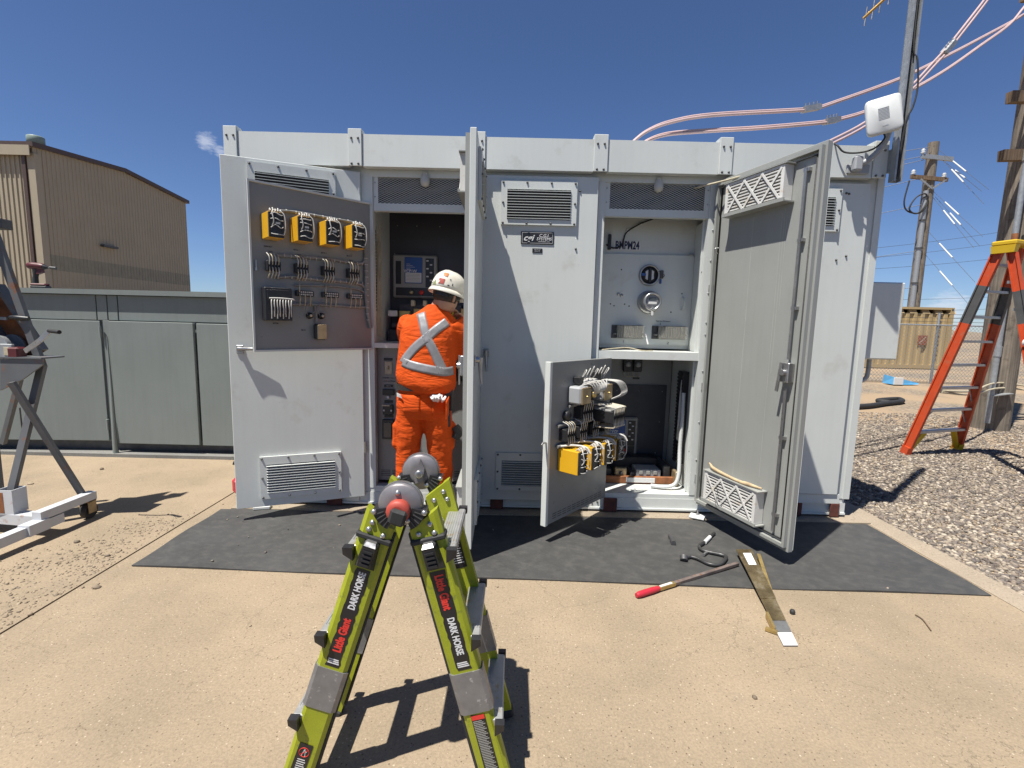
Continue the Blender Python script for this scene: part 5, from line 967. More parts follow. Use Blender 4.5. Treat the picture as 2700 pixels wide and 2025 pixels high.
MB(MW).box(-0.035, 0.035, -0.003, -0.001, -0.33, -0.18).build('warning_label', 'label_white', st)
# near pole
np_ = thing('utility_pole', 'weathered wooden utility pole behind the orange stepladder', 'utility pole', (7.75, 7.75, 0))
MB().lathe((7.75, 7.75, -0.1), (0, 0, 1), [(0.245, 0), (0.24, 1.0), (0.22, 4), (0.19, 11)], 24).build('trunk', 'pole_wood', np_)
b = MB(); b.cyl((7.38, 7.42, 0.12), (7.40, 7.42, 8.0), 0.038, 12); 
for z in (1.15, 2.6, 4.0): b.cyl((7.385, 7.42, z), (7.386, 7.42, z + 0.16), 0.047, 12)
b.build('riser_conduit', 'galvanised', np_)
for z in (1.95, 2.85): MB().cyl((7.388, 7.42, z), (7.388, 7.42, z + 0.12), 0.040, 12).build('rust_patch', 'rust', np_)
for z in (4.15, 4.95, 6.3): MB().bar((7.05, 7.46, z - 0.08), (8.3, 7.56, z), 0.10, 0.15).build('standoff_timber', 'timber_brown', np_)
b = MB(); b.bar((7.36, 7.40, 0.55), (7.75, 7.5, 0.58), 0.10, 0.012); b.build('standoff_bracket', 'galvanised', np_)
b = MB()
for z in (3.2, 3.7, 4.4): b.tube([(7.55, 7.48, z), (7.62, 7.44, z + 0.10), (7.72, 7.47, z + 0.14), (7.85, 7.49, z + 0.35)], 0.016, 6)
b.build('riser_cable', 'black_rubber', np_)
b = MB(); b.tube([(5.25, 5.93, 0.78), (6.2, 6.5, 0.72), (7.55, 7.5, 0.74), (8.3, 7.5, 0.66)], 0.014, 6); b.tube([(5.3, 5.95, 0.76), (6.3, 6.6, 0.66), (7.6, 7.5, 0.66), (8.4, 7.6, 0.60)], 0.014, 6)
tag(b.build('rope', 'wire_cream'), 'tan rope tied across the stepladder and the wooden pole', 'rope')
# far pole
fp = thing('utility_pole', 'distant grey pole with two crossarms above the tan container', 'utility pole', (22.7, 28, 0))
MB().lathe((22.71, 28, -0.1), (0, 0, 1), [(0.30, 0), (0.28, 6), (0.25, 11.9)], 18).build('trunk', 'pole_wood', fp); MB().cyl((22.42, 27.75, 0.2), (22.42, 27.75, 9.2), 0.13, 12).build('riser_conduit', 'galvanised', fp)
for z in (2.0, 4.2, 6.1, 7.6, 8.8): MB().cyl((22.42, 27.75, z), (22.42, 27.75, z + 0.08), 0.17, 12).build('conduit_strap', 'dark_steel', fp)
MB().bar((21.95, 27.75, 11.0), (23.65, 27.75, 10.88), 0.12, 0.22).build('crossarm', 'galvanised', fp); MB().bar((21.5, 27.75, 9.93), (23.5, 27.75, 9.80), 0.14, 0.2).build('crossarm', 'timber_brown', fp)
for s in (-1, 1): MB().bar((22.7, 27.7, 9.3), (22.7 + s * 0.7, 27.7, 9.8), 0.05, 0.08).build('arm_brace', 'galvanised', fp)
for x, z in ((21.6, 10.1), (23.3, 9.98), (22.0, 11.2)): MB().lathe((x, 27.75, z), (0, 0, 1), [(0.05, -0.1), (0.12, 0.0), (0.06, 0.05), (0.11, 0.1), (0.05, 0.18)], 12).build('insulator', 'white_plastic', fp)
b = MB(); b.tube([(21.4, 27.7, 9.7), (21.25, 27.7, 8.6), (21.5, 27.7, 8.1), (22.1, 27.6, 8.0), (22.45, 27.6, 8.5), (22.3, 27.6, 9.0), (21.8, 27.6, 8.8), (21.5, 27.6, 8.2), (21.9, 27.6, 7.95), (22.3, 27.6, 8.3), (22.55, 27.7, 8.9)], 0.04, 6); b.build('cable_coil', 'black_rubber', fp)
def far_wire(a, c, sag, r, label, m='dark_steel'):
    pts = [a.lerp(c, t / 6) - Vector((0, 0, sag * 4 * (t / 6) * (1 - t / 6))) for t in range(7)]; o = MB().tube(pts, r, 4).build('overhead_wire', m); return tag(o, label, 'wire', 'overhead wires')
for i, (z, y2, dz, txt) in enumerate(((11.5, 30, 2.2, 'overhead wire tied at the head of the distant pole'), (11.0, 29, 1.4, 'overhead wire from the left end of the upper crossarm'), (10.9, 29.5, 0.2, 'overhead wire from the right end of the upper crossarm'), (9.95, 29, -0.4, 'overhead wire from the lower crossarm'), (8.5, 29, -0.2, 'slack wire just below the lower crossarm'), (6.0, 29.5, 0.4, 'wire meeting the distant pole at half height'), (4.0, 29.5, 0.2, 'lowest wire meeting the distant pole'))):
    far_wire(Vector((22.4 if i != 1 else 22.0, 27.8, z)), Vector((8, y2 + 8, z - 1.5 + dz)), 0.3, 0.016, txt)
for i, (z0, z1) in enumerate(((8.6, 12.3), (7.8, 11.2), (7.0, 9.6), (4.6, 5.6), (3.6, 4.4), (2.9, 3.6))):
    far_wire(Vector((26, 48, z0)), Vector((52, 48, z1)), 0.4, 0.02, ('highest', 'second', 'third', 'fourth', 'fifth', 'lowest')[i] + ' of the distant wires crossing behind the stepladder')
gi = 0
for (u0, v0, u1, v1, nm) in ((2513, 425, 2547, 452, 'upper right white rod hanging near the top of the distant pole'), (2519, 449, 2544, 469, 'short inner white rod of the upper three'), (2509, 447, 2540, 480, 'lower left white rod of the upper three'), (2492, 533, 2528, 566, 'upper white rod of the middle three'), (2505, 562, 2533, 593, 'right white rod of the middle three'), (2488, 555, 2517, 591, 'left white rod of the middle three'), (2477, 642, 2511, 679, 'lone white rod level with the stepladder cap'), (2478, 715, 2511, 753, 'lowest white rod right of the distant pole')):
    a, c = at(u0, v0, 27), at(u1, v1, 26); d = c - a; r_ = thing('guy_strain_rod', nm, 'guy insulator', a, 'white guy rods')
    MB().cyl(a, c, 0.034, 8).build('rod', 'white_plastic', r_); b = MB(); b.cyl(a - d * 1.5, a, 0.009, 5); b.cyl(c, c + d * 1.6, 0.009, 5); b.build('guy_wire', 'dark_steel', r_)
# container
mat('container_tan', (0.37, 0.275, 0.135), 0.55, var=0.05, vscale=1, streak=0.1); mat('sign_brown', (0.22, 0.07, 0.03), 0.6, var=0.2)
ct = thing('shipping_container', 'tan shipping container behind the chain-link fence', 'container', (15, 21.4, 0)); cx0, cx1, cy0 = 11.8, 18.05, 20.2
b = MB(); vs = []; n = 20
for i in range(n):
    for fr_, h in ((0.0, 0), (0.35, 0), (0.45, 1), (0.9, 1)): x = cx0 + (cx1 - cx0) * (i + fr_) / n; vs += [(x, cy0 + 0.06 - 0.06 * (1 - h), 0.16), (x, cy0 + 0.06 - 0.06 * (1 - h), 2.28)]
b._add(vs, [(2 * i, 2 * i + 2, 2 * i + 3, 2 * i + 1) for i in range(len(vs) // 2 - 1)]); b.build('corrugated_side', 'container_tan', ct)
b = MB(); b.box(cx0, cx1, cy0 - 0.02, 22.6, 2.44, 2.53); b.box(cx0, cx1, cy0 - 0.02, cy0 + 0.08, 0.0, 0.16); b.box(cx1 - 0.12, cx1 + 0.02, cy0 - 0.03, 22.6, 0, 2.53); b.box(cx0, cx0 + 0.1, cy0, 22.6, 0, 2.44); b.box(cx0, cx1, 22.5, 22.6, 0, 2.44); b.build('frame', 'container_tan', ct)
for i in range(12): x = cx0 + 0.25 + i * 0.53; MB().hexa([(x, cy0 + 0.002, 2.28), (x + 0.30, cy0 + 0.002, 2.28), (x + 0.30, cy0 + 0.16, 2.28), (x, cy0 + 0.16, 2.28), (x, cy0 + 0.11, 2.44), (x + 0.30, cy0 + 0.11, 2.44), (x + 0.30, cy0 + 0.16, 2.44), (x, cy0 + 0.16, 2.44)]).build('top_recess', 'container_tan', ct)
MB().box(cx1 - 0.09, cx1 - 0.02, cy0 - 0.034, cy0 - 0.03, 2.40, 2.48).build('corner_casting', 'dark_steel', ct); MB().bbox(16.72, 17.10, cy0 - 0.03, cy0 - 0.006, 0.98, 1.38, 0.004).build('notice_board', 'sign_brown', ct)
b = MB(); 
for k in range(5): b.box(16.78 + 0.05 * k, 16.84 + 0.05 * k, cy0 - 0.032, cy0 - 0.0305, 1.05 + 0.055 * k, 1.09 + 0.055 * k)
b.build('notice_print', 'wire_cream', ct)
for k, ch in enumerate('CONTAINER'): text('stencil_letter', ch, 0.16, T((17.55, cy0 - 0.002, 2.12 - 0.19 * k)), 'print_dark', ct, 0.006)
# chain-link fence
fn = thing('chain_link_fence', 'galvanised chain-link fence with barbed wire in front of the container', 'fence', (13, 14.5, 0)); FYy = 14.5; fx0, fx1, fh = 8.2, 22.0, 1.72
b = MB(); pit = 0.11; nn = int((fx1 - fx0 + fh) / pit)
for i in range(nn):
    for s in (1, -1):
        xa = fx0 + i * pit - (fh if s > 0 else 0); xb = xa + s * fh; za, zb = 0.02, fh
        if s < 0: xa, xb = xa, xa - fh
        def cl(x, z, x2, z2):
            for lim, lo in ((fx0, True), (fx1, False)):
                if (x < lim) == lo and x != lim and (x2 - x): t = (lim - x) / (x2 - x); x, z = lim, z + (z2 - z) * t
            return x, z
        if (xa < fx0 and xb < fx0) or (xa > fx1 and xb > fx1): continue
        (xa, za), (xb, zb) = cl(xa, za, xb, zb), cl(xb, zb, xa, za); w = 0.006; yy = FYy + 0.004 * s
        b._add([(xa - w, yy, za), (xa + w, yy, za), (xb + w, yy, zb), (xb - w, yy, zb), (xa, yy + 0.006, za), (xb, yy + 0.006, zb)], [(0, 1, 2, 3), (1, 4, 5, 2), (4, 0, 3, 5)])
tag(b.build('wire_fabric', 'galvanised', fn), kind='stuff'); MB().cyl((fx0, FYy + 0.03, fh), (fx1, FYy + 0.03, fh), 0.022, 8).build('top_rail', 'galvanised', fn)
for x in (9.6, 12.6, 15.6, 18.6, 21.6): MB().cyl((x, FYy + 0.05, -0.05), (x, FYy + 0.05, fh + 0.36), 0.035, 10).build('post', 'galvanised', fn)
for k in range(3): MB().cyl((fx0, FYy + 0.05, fh + 0.10 + 0.11 * k), (fx1, FYy + 0.05, fh + 0.10 + 0.11 * k), 0.006, 5).build('barbed_strand', 'dark_steel', fn)
# clutter on the gravel
bl = thing('blue_lid', 'crumpled light blue plastic lid lying by the fence', 'lid', (11.2, 13.9, 0)); b = MB(T((10.95, 14.0, 0)) @ Matrix.Scale(0.6, 4)); b.hexa([(-0.15, -0.4, 0), (1.3, -0.1, 0), (1.25, 0.5, 0), (-0.1, 0.35, 0), (-0.1, -0.35, 0.36), (1.35, -0.05, 0.06), (1.2, 0.45, 0.10), (-0.1, 0.3, 0.42)]); b.build('sheet', 'lid_blue', bl); b = MB(T((10.95, 14.0, 0)) @ Matrix.Scale(0.6, 4)); b.bbox(-0.16, 0.28, -0.46, -0.40, 0, 0.34, 0.01); b.build('rim', 'label_white', bl)
ho = thing('black_hose', 'short black rubber hose lying on the gravel', 'hose', (5.8, 9.5, 0)); hp = [onground(u, v, 0.03) for u, v in ((2240, 1073), (2290, 1070), (2330, 1064), (2378, 1058), (2365, 1052), (2315, 1056), (2345, 1061))]; MB().tube(hp, 0.05, 8).build('hose_run', 'black_rubber', ho)
tw = MB().tube([onground(u, v, 0.006) for u, v in ((2413, 1620), (2432, 1632), (2450, 1655), (2455, 1662))], 0.003, 5).build('twig', 'timber_brown'); tag(tw, 'thin dry twig lying on the concrete near the slab edge', 'twig')

# ------------------------------------------------------------------ tools on the mat
G_ = lambda u, v, z=0.012: onground(u, v, z)
mat('worn_steel', (0.17, 0.135, 0.12), 0.55, 0.4, var=0.3, vscale=25, spots=(0.20, 0.075, 0.03), spot_amt=0.1, spot_scale=30)
mat('lever_black', (0.05, 0.05, 0.05), 0.45, 0.4, var=0.3, vscale=25)
lv = thing('bent_lever', 'black bent steel charging lever lying on the rubber mat', 'lever', G_(1870, 1470, 0)); b = MB(); b.tube([G_(u, v, 0.020) for u, v in ((1883, 1406), (1856, 1430), (1845, 1438), (1846, 1446), (1862, 1454), (1900, 1462), (1914, 1468), (1910, 1478), (1896, 1489), (1870, 1487), (1842, 1474), (1822, 1468), (1808, 1470))], 0.012, 8); b.build('rod', 'lever_black', lv)
MB().cyl(G_(1803, 1478, 0.014), G_(1803, 1467, 0.030), 0.024, 16).build('knob', 'dark_steel', lv); MB().tube([G_(1858, 1430, 0.022), G_(1872, 1416, 0.022)], 0.0135, 8).build('tape_band', 'label_white', lv); MB().tube([G_(1855, 1463, 0.018), G_(1866, 1454, 0.020)], 0.009, 8).build('pin', 'steel', lv)
sk = MB(); p0 = G_(1771, 1420, 0.022); sk.cyl(p0, G_(1776, 1432, 0.022), 0.017, 14); sk.cyl(p0 + Vector((0, 0.004, 0)), p0 + Vector((0, 0.045, 0)), 0.013, 14); tag(sk.build('deep_socket', 'dark_steel'), 'small black deep socket standing alone on the mat', 'socket')
pb_ = thing('pry_bar', 'long rusty bar with red grip lying across the mat edge', 'pry bar', G_(1800, 1530, 0)); e0, e1 = G_(1945, 1486, 0.022), G_(1678, 1570, 0.016); q = lambda t: e0.lerp(e1, t)
MB().bar(q(0), q(0.66), 0.022, 0.016).build('shaft', 'worn_steel', pb_); MB().bar(q(0.655), q(0.80), 0.026, 0.018).build('collar', 'brass', pb_); MB().bar(q(0.68), q(0.79), 0.016, 0.0225).build('tape_band', 'label_white', pb_); MB().tube([q(0.80), q(0.86), q(0.97), q(1.0)], 0.017, 9, radii=[0.014, 0.018, 0.018, 0.013]).build('grip', 'red_plastic', pb_)
mat('brass_tarnished', (0.24, 0.185, 0.10), 0.28, 0.75, var=0.4, vscale=9, spots=(0.42, 0.36, 0.25), spot_amt=0.25, spot_scale=14)
bp_ = thing('contact_blade', 'tarnished brass contact blade with white label lying on mat and concrete', 'metal plate', G_(2010, 1580, 0)); L0, L1, R0, R1 = G_(1940, 1458, 0.03), G_(2067, 1690, 0.03), G_(1982, 1458, 0.03), G_(2105, 1690, 0.03)
def strip(name, t0, t1, z0, z1, m, s0=0.0, s1=1.0, th=0.006):
    p = lambda s, t: (L0.lerp(L1, t)).lerp(R0.lerp(R1, t), s); a, c, d, e = p(s0, t0), p(s1, t0), p(s1, t1), p(s0, t1)
    vz = lambda v, z: Vector((v.x, v.y, z)); k = MB(); k.hexa([vz(a, z0), vz(c, z0), vz(d, z1), vz(e, z1), vz(a, z0 + th), vz(c, z0 + th), vz(d, z1 + th), vz(e, z1 + th)]); k.build(name, m, bp_)
strip('blade', 0.0, 0.60, 0.050, 0.028, 'brass_tarnished'); strip('blade_step', 0.60, 0.80, 0.024, 0.016, 'brass_tarnished', 0.02, 0.98); strip('blade_tip', 0.80, 0.90, 0.012, 0.008, 'steel', 0.0, 1.0); strip('tip_label', 0.90, 1.0, 0.007, 0.004, 'label_white', 0.0, 1.0); strip('paper_label', 0.06, 0.22, 0.0555, 0.0495, 'label_white', 0.30, 0.80, 0.001)
b = MB(); b.bar(G_(2022, 1620, 0.02), G_(2040, 1658, 0.02), 0.012, 0.03); b.bar(G_(2018, 1657, 0.01), G_(2050, 1668, 0.01), 0.02, 0.014); b.bar(G_(2000, 1462, 0.045), G_(2045, 1600, 0.02), 0.02, 0.012); b.build('support_arm', 'brass', bp_)
wb = thing('anchor_plate', 'small white plate with a bolt on the concrete pad by the sill', 'plate', G_(1840, 1366, 0)); MW_ = T(G_(1838, 1364, 0.016)) @ Matrix.Rotation(-0.5, 4, 'Z'); MB(MW_).bbox(-0.055, 0.055, -0.045, 0.045, 0, 0.014, 0.003).build('plate', 'white_plastic', wb); b = MB(MW_); b.cyl((0.0, 0.02, 0.014), (0.0, 0.02, 0.05), 0.007, 8); b.cyl((0, 0.02, 0.014), (0, 0.02, 0.024), 0.014, 6); b.build('bolt', 'steel', wb)
ap = thing('anchor_clip', 'small pale bracket on the pad below the ajar door', 'bracket', G_(690, 1338, 0)); b = MB(T(G_(692, 1340, 0.013)) @ Matrix.Rotation(0.25, 4, 'Z')); b.bbox(-0.06, 0.06, -0.03, 0.03, 0, 0.022, 0.003); b.cyl((0.03, 0, 0.02), (0.05, 0, 0.05), 0.008, 6); b.build('bracket', 'white_plastic', ap)
k = MB(); k.lathe(G_(2089, 1618, 0.0), (0, 0, 1), [(0.012, 0), (0.014, 0.012), (0.010, 0.022), (0.002, 0.024)], 12); tag(k.build('rubber_stopper', 'black_rubber'), 'small black rubber stopper on the concrete beside the blade', 'stopper')
# ------------------------------------------------------------------ green articulated ladder in the foreground
mat('ladder_green', (0.27, 0.30, 0.014), 0.42, var=0.07, vscale=9, spots=(0.16, 0.18, 0.03), spot_amt=0.12, spot_scale=30, fine=0.10, fscale=260); mat('sleeve_grey', (0.22, 0.22, 0.225), 0.42, 0.5, var=0.12, vscale=25, spots=(0.5, 0.5, 0.5), spot_amt=0.05, spot_scale=40); mat('knob_red', (0.36, 0.055, 0.035), 0.5, var=0.1); mat('hinge_grey', (0.23, 0.215, 0.22), 0.42, 0.45, var=0.1, vscale=20); mat('tread_alu', (0.44, 0.44, 0.425), 0.38, 0.6, var=0.10, vscale=14, spots=(0.40, 0.33, 0.22), spot_amt=0.22, spot_scale=25)
gl = thing('articulated_ladder', 'lime green folding ladder standing in the foreground', 'ladder', (-0.33, 1.58, 0))
YF, YB = 1.375, 1.69; HX, HZ = -0.322, 0.942
def rail_frame(k, xtop, y):
    L = math.hypot(1, k); x0 = xtop - k * HZ; return Matrix(((1 / L, 0, k / L, x0), (0, 1, 0, y), (-k / L, 0, 1 / L, 0), (0, 0, 0, 1))), L
def prof_bar(b, s0, s1, w, dep, ch=0.012, sgn=1, cut0=0.0, cut1=0.0):
    pr = [(-w / 2, dep), (-w / 2, ch * 0.7), (-w / 2 + ch, 0), (w / 2 - ch, 0), (w / 2, ch * 0.7), (w / 2, dep)]; n = len(pr)
    vs = [(x, y * sgn, s0 + cut0 * x / w) for x, y in pr] + [(x, y * sgn, s1 + cut1 * x / w) for x, y in pr]
    b._add(vs, [tuple(range(n))[::-1], tuple(range(n, 2 * n))] + [(i, (i + 1) % n, n + (i + 1) % n, n + i) for i in range(n)])
RIV = MB().lathe((0, 0.001, 0), (0, -1, 0), [(0.0085, 0), (0.0085, 0.004), (0.006, 0.008), (0.001, 0.009)], 12).mesh('rivet')
for side, k, xt in (('l', 0.3194, -0.3665), ('r', -0.2718, -0.2675)):
    c = -1 if side == 'l' else 1
    for y, sg in ((YF, 1), (YB, -1)):
        M, L = rail_frame(k, xt, y); top = 0.896 * L; front = sg > 0
        b = MB(M); prof_bar(b, 0.405 * L, top, 0.098, 0.036, sgn=sg, cut1=0.045 * c); up = b.build('upper_rail', 'ladder_green', gl)
        b = MB(M); prof_bar(b, 0.272 * L, 0.408 * L, 0.106, 0.040, sgn=sg); b.v = [v - Vector((0, 0.002 * sg, 0)) for v in b.v]; b.build('rail_sleeve', 'sleeve_grey', gl)
        b = MB(M); prof_bar(b, 0.03, 0.274 * L, 0.094, 0.034, sgn=sg); b.v = [v + Vector((0, 0.001 * sg, 0)) for v in b.v]; b.build('lower_rail', 'ladder_green', gl)
        b = MB(M); b.bbox(-0.05, 0.05, -0.004 if front else -0.04, 0.04 if front else 0.004, 0.0, 0.033, 0.006); b.build('foot', 'black_rubber', gl)
        # inner edge lip, its shadow painted in as a black strip
        b = MB(M); b.box(0.047 if side == 'l' else -0.057, 0.057 if side == 'l' else -0.047, 0.020 * sg - 0.008, 0.020 * sg + 0.008, 0.06, 0.86 * L); b.build('lip_shadow_strip', 'black_rubber', gl)
        for s, a in ((0.880, 0.018 * c), (0.858, -0.022), (0.852, 0.024)): put('rivet', RIV, M @ T((a, 0 if front else 0.0, s * L)) @ (Matrix.Identity(4) if front else T((0, -0.036, 0))), gl, 'steel')
        if front:
            b = MB(M); b.bbox(-0.054, 0.054, -0.008, 0.040, 0.828 * L, 0.844 * L, 0.004); b.build('strap', 'black_rubber', gl)
            b = MB(M); b.hexa([(-0.020, -0.024, 0.755 * L), (0.020, -0.024, 0.755 * L), (0.030, 0.0, 0.742 * L), (-0.030, 0.0, 0.742 * L), (-0.019, -0.030, 0.822 * L), (0.019, -0.030, 0.822 * L), (0.024, 0.0, 0.825 * L), (-0.024, 0.0, 0.825 * L)])
            for q in range(4): b.box(-0.014, 0.014, -0.033, -0.026, (0.763 + 0.013 * q) * L, (0.769 + 0.013 * q) * L)
            b.build('rail_lock', 'black_plastic', gl); MB(M).hexa([(-0.018, -0.031, 0.822 * L), (0.018, -0.031, 0.822 * L), (0.02, -0.006, 0.826 * L), (-0.02, -0.006, 0.826 * L), (-0.014, -0.020, 0.831 * L), (0.014, -0.020, 0.831 * L), (0.014, -0.006, 0.833 * L), (-0.014, -0.006, 0.833 * L)]).build('lock_tip', 'steel', gl)
            th = -math.pi / 2 if side == 'l' else math.pi / 2; RT = Matrix.Rotation(th, 4, 'Y')
            # torn-edged black sticker
            random.seed(3 if side == 'l' else 5); z0, z1 = 0.418 * L, 0.738 * L; n = 26; vs = []
            for i in range(n + 1):
                z = z0 + (z1 - z0) * i / n; j = lambda: random.choice((0, 0, 0, 0.002, 0.004)); vs += [(-0.024 + j(), -0.0008, z), (0.024 - j(), -0.0008, z)]
            b = MB(M); b._add(vs, [(2 * i, 2 * i + 1, 2 * i + 3, 2 * i + 2) for i in range(n)]); b.build('brand_sticker', 'label_black', gl)
            if side == 'l':
                text('brand_text', 'DARK HORSE', 0.0300, M @ T((0.002, -0.0014, 0.668 * L)) @ RT, 'print_white', gl, 0.0010, 0, 0.69, depth=0.0002); text('brand_text', 'Little Giant', 0.0360, M @ T((0.0, -0.0014, 0.522 * L)) @ RT, 'print_red', gl, 0.0015, 0, 0.70, depth=0.0002)
            else:
                text('brand_text', 'Little Giant', 0.0360, M @ T((0.0, -0.0014, 0.670 * L)) @ RT, 'print_red', gl, 0.0015, 0, 0.70, depth=0.0002); text('brand_text', 'DARK HORSE', 0.0300, M @ T((0.0, -0.0014, 0.528 * L)) @ RT, 'print_white', gl, 0.0010, 0, 0.69, depth=0.0002)
            b = MB(M)
            for i in range(3): b.box(-0.018, 0.014 + 0.002 * i, -0.0016, -0.0012, (0.440 - 0.006 * i) * L, (0.4435 - 0.006 * i) * L)
            b.build('fine_print', 'print_white', gl)
            b = MB(M); b.quad((-0.026, -0.0003, 0.05), (0.020, -0.0003, 0.05), (0.022, -0.0003, (0.150 if side == 'l' else 0.262) * L), (-0.022, -0.0003, (0.150 if side == 'l' else 0.268) * L)); b.build('warning_sticker', 'label_black', gl)
            if side == 'l':
                b = MB(M); b.tube([(0.016 * math.cos(t / 20 * 6.283), -0.0008, 0.105 + 0.022 + 0.016 * math.sin(t / 20 * 6.283)) for t in range(20)], 0.0009, 5, closed=True); b.bar((-0.011, -0.0010, 0.116), (0.011, -0.0010, 0.138), 0.0018, 0.0006, up=(0, 1, 0)); b.build('prohibition_ring', 'print_red', gl)
                b = MB(M); b.bar((-0.006, -0.0007, 0.113), (-0.001, -0.0007, 0.138), 0.0015, 0.0004, up=(0, 1, 0)); b.bar((0.006, -0.0007, 0.113), (0.001, -0.0007, 0.138), 0.0015, 0.0004, up=(0, 1, 0)); b.bar((0.0, -0.0007, 0.134), (0.007, -0.0007, 0.128), 0.004, 0.0004, up=(0, 1, 0))
                for i in range(9): b.box(-0.014, 0.010 + 0.003 * (i % 2), -0.0008, -0.0005, 0.098 - 0.008 * i, 0.101 - 0.008 * i)
                b.build('pictogram', 'print_white', gl)
            else:
                MB(M).box(-0.021, 0.020, -0.0012, -0.0008, 0.250 * L, 0.264 * L).build('danger_header', 'print_red', gl); b = MB(M)
                for i in range(30): b.box(-0.020, 0.008 + 0.009 * ((i * 7) % 3) / 2, -0.0009, -0.0005, 0.252 - 0.0058 * i, 0.2545 - 0.0058 * i)
                b.build('fine_print', 'bezel_grey', gl)
        elif side == 'r':
            MB(M).box(-0.03, 0.03, -0.0375, -0.0368, 0.60 * L, 0.735 * L).build('warning_sticker', 'label_black', gl); MB(M).box(-0.03, 0.03, -0.0382, -0.0376, 0.705 * L, 0.738 * L).build('danger_header', 'print_red', gl); b = MB(M)
            for i in range(10): b.box(-0.026, 0.020 + 0.004 * (i % 2), -0.0382, -0.0376, (0.695 - 0.0085 * i) * L, (0.698 - 0.0085 * i) * L)
            b.build('fine_print', 'print_white', gl)
    # treads
    for z, inner in ((0.812, 0), (0.530, 0), (0.248, 0)) + (((0.790, 1), (0.500, 1)) if c > 0 else ()):
        xm = xt + k * (z - HZ); o = (0.046 if not inner else -0.030) * c; xc = xm + o; w = 0.060 if not inner else 0.052
        b = MB(); b.bbox(xc - w / 2, xc + w / 2, YF + (0.005 if not inner else 0.04), YB - (0.005 if not inner else 0.04), z - 0.028, z, 0.004)
        for i in range(7): xx = xc - w / 2 + 0.006 + i * (w - 0.014) / 6; b.box(xx, xx + 0.0035, YF + 0.04, YB - 0.04, z - 0.0005, z + 0.0018)
        b.build('tread', 'tread_alu', gl)
        if not inner:
            for ya, yb in ((YF - 0.022, YF + 0.004), (YB - 0.004, YB + 0.018)):
                xb, xa = xm + c * 0.0505, xc + c * (w / 2 + 0.004); b = MB(); b.hexa([(xa, ya, z + 0.003), (xb, ya, z + 0.003), (xb, yb, z + 0.003), (xa, yb, z + 0.003), (xa, ya + 0.004, z - 0.020), (xb, ya + 0.004, z - 0.040), (xb, yb, z - 0.040), (xa, yb, z - 0.020)]); b.build('tread_cap', 'black_plastic', gl)
# hinges
def sector(b, r0, r1, a0, a1, y0, y1, n=8):
    vs = []
    for i in range(n + 1):
        t = R(a0 + (a1 - a0) * i / n)
        for r, y in ((r0, y0), (r1, y0), (r1, y1), (r0, y1)): vs.append((HX + r * math.cos(t), y, HZ + r * math.sin(t)))
    fs = [(0, 1, 2, 3), (4 * n, 4 * n + 3, 4 * n + 2, 4 * n + 1)]
    for i in range(n):
        for j in range(4): fs.append((4 * i + j, 4 * i + (j + 1) % 4, 4 * i + 4 + (j + 1) % 4, 4 * i + 4 + j))
    b._add(vs, fs)
for y, sg in ((YF, 1), (YB, -1)):
    b = MB(); b.lathe((HX, y + 0.012, HZ), (0, -1, 0), [(0.061, -0.02), (0.064, -0.016), (0.064, 0.010), (0.060, 0.016), (0.030, 0.018), (0.002, 0.018)], 40); h = b.build('hinge_disc', 'hinge_grey', gl)
    b = MB(); b.lathe((HX, y + 0.016, HZ), (0, -1, 0), [(0.067, -0.006), (0.067, 0.008)], 40); b.build('hinge_rim', 'steel', gl)
    for a0, a1 in ((190, 244), (296, 350)):
        b = MB(); sector(b, 0.038, 0.080, a0, a1, y - 0.012, y + 0.034); arm = b.build('hinge_arm', 'black_plastic', gl)
        for i in range(4): t0 = a0 + 10 + i * 11; b = MB(); sector(b, 0.048, 0.078, t0, t0 + 2.2, y - 0.0145, y - 0.011, 1); b.build('hinge_rib', 'dark_steel', gl)
        for a in (a0 + 4, a1 - 4): put('rivet', RIV, T((HX + 0.076 * math.cos(R(a)), y - 0.012, HZ + 0.076 * math.sin(R(a)))) if a > 250 and a == a1 - 4 or a < 250 and a == a0 + 4 else T((HX + 0.05 * math.cos(R(a)), y - 0.012, HZ + 0.05 * math.sin(R(a)))), gl, 'steel')
b = MB(); b.lathe((HX, YF - 0.005, HZ - 0.012), (0, -1, 0), [(0.033, 0), (0.035, 0.01), (0.035, 0.024), (0.030, 0.031), (0.02, 0.033)], 14); b.build('hinge_knob', 'knob_red', gl); b = MB(T((HX + 0.003, YF - 0.04, HZ - 0.022)) @ Matrix.Rotation(0.3, 4, 'Y')); b.bbox(-0.025, 0.025, -0.014, 0.006, -0.024, 0.024, 0.008); b.build('knob_cap', 'black_rubber', gl); put('rivet', RIV, T((HX - 0.005, YF - 0.006, HZ + 0.038)), gl, 'steel')
b = MB(); p = [(HX + 0.004, HZ + 0.052), (HX + 0.018, HZ + 0.02), (HX + 0.014, HZ - 0.026), (HX - 0.014, HZ - 0.036), (HX - 0.018, HZ - 0.01)]; b.prism(p, YB - 0.022, YB - 0.008); b.build('hinge_lever', 'hinge_grey', gl); MB().lathe((HX, YB - 0.022, HZ), (0, -1, 0), [(0.014, 0), (0.014, 0.008), (0.010, 0.010), (0.002, 0.010)], 18).build('hinge_pin', 'steel', gl)
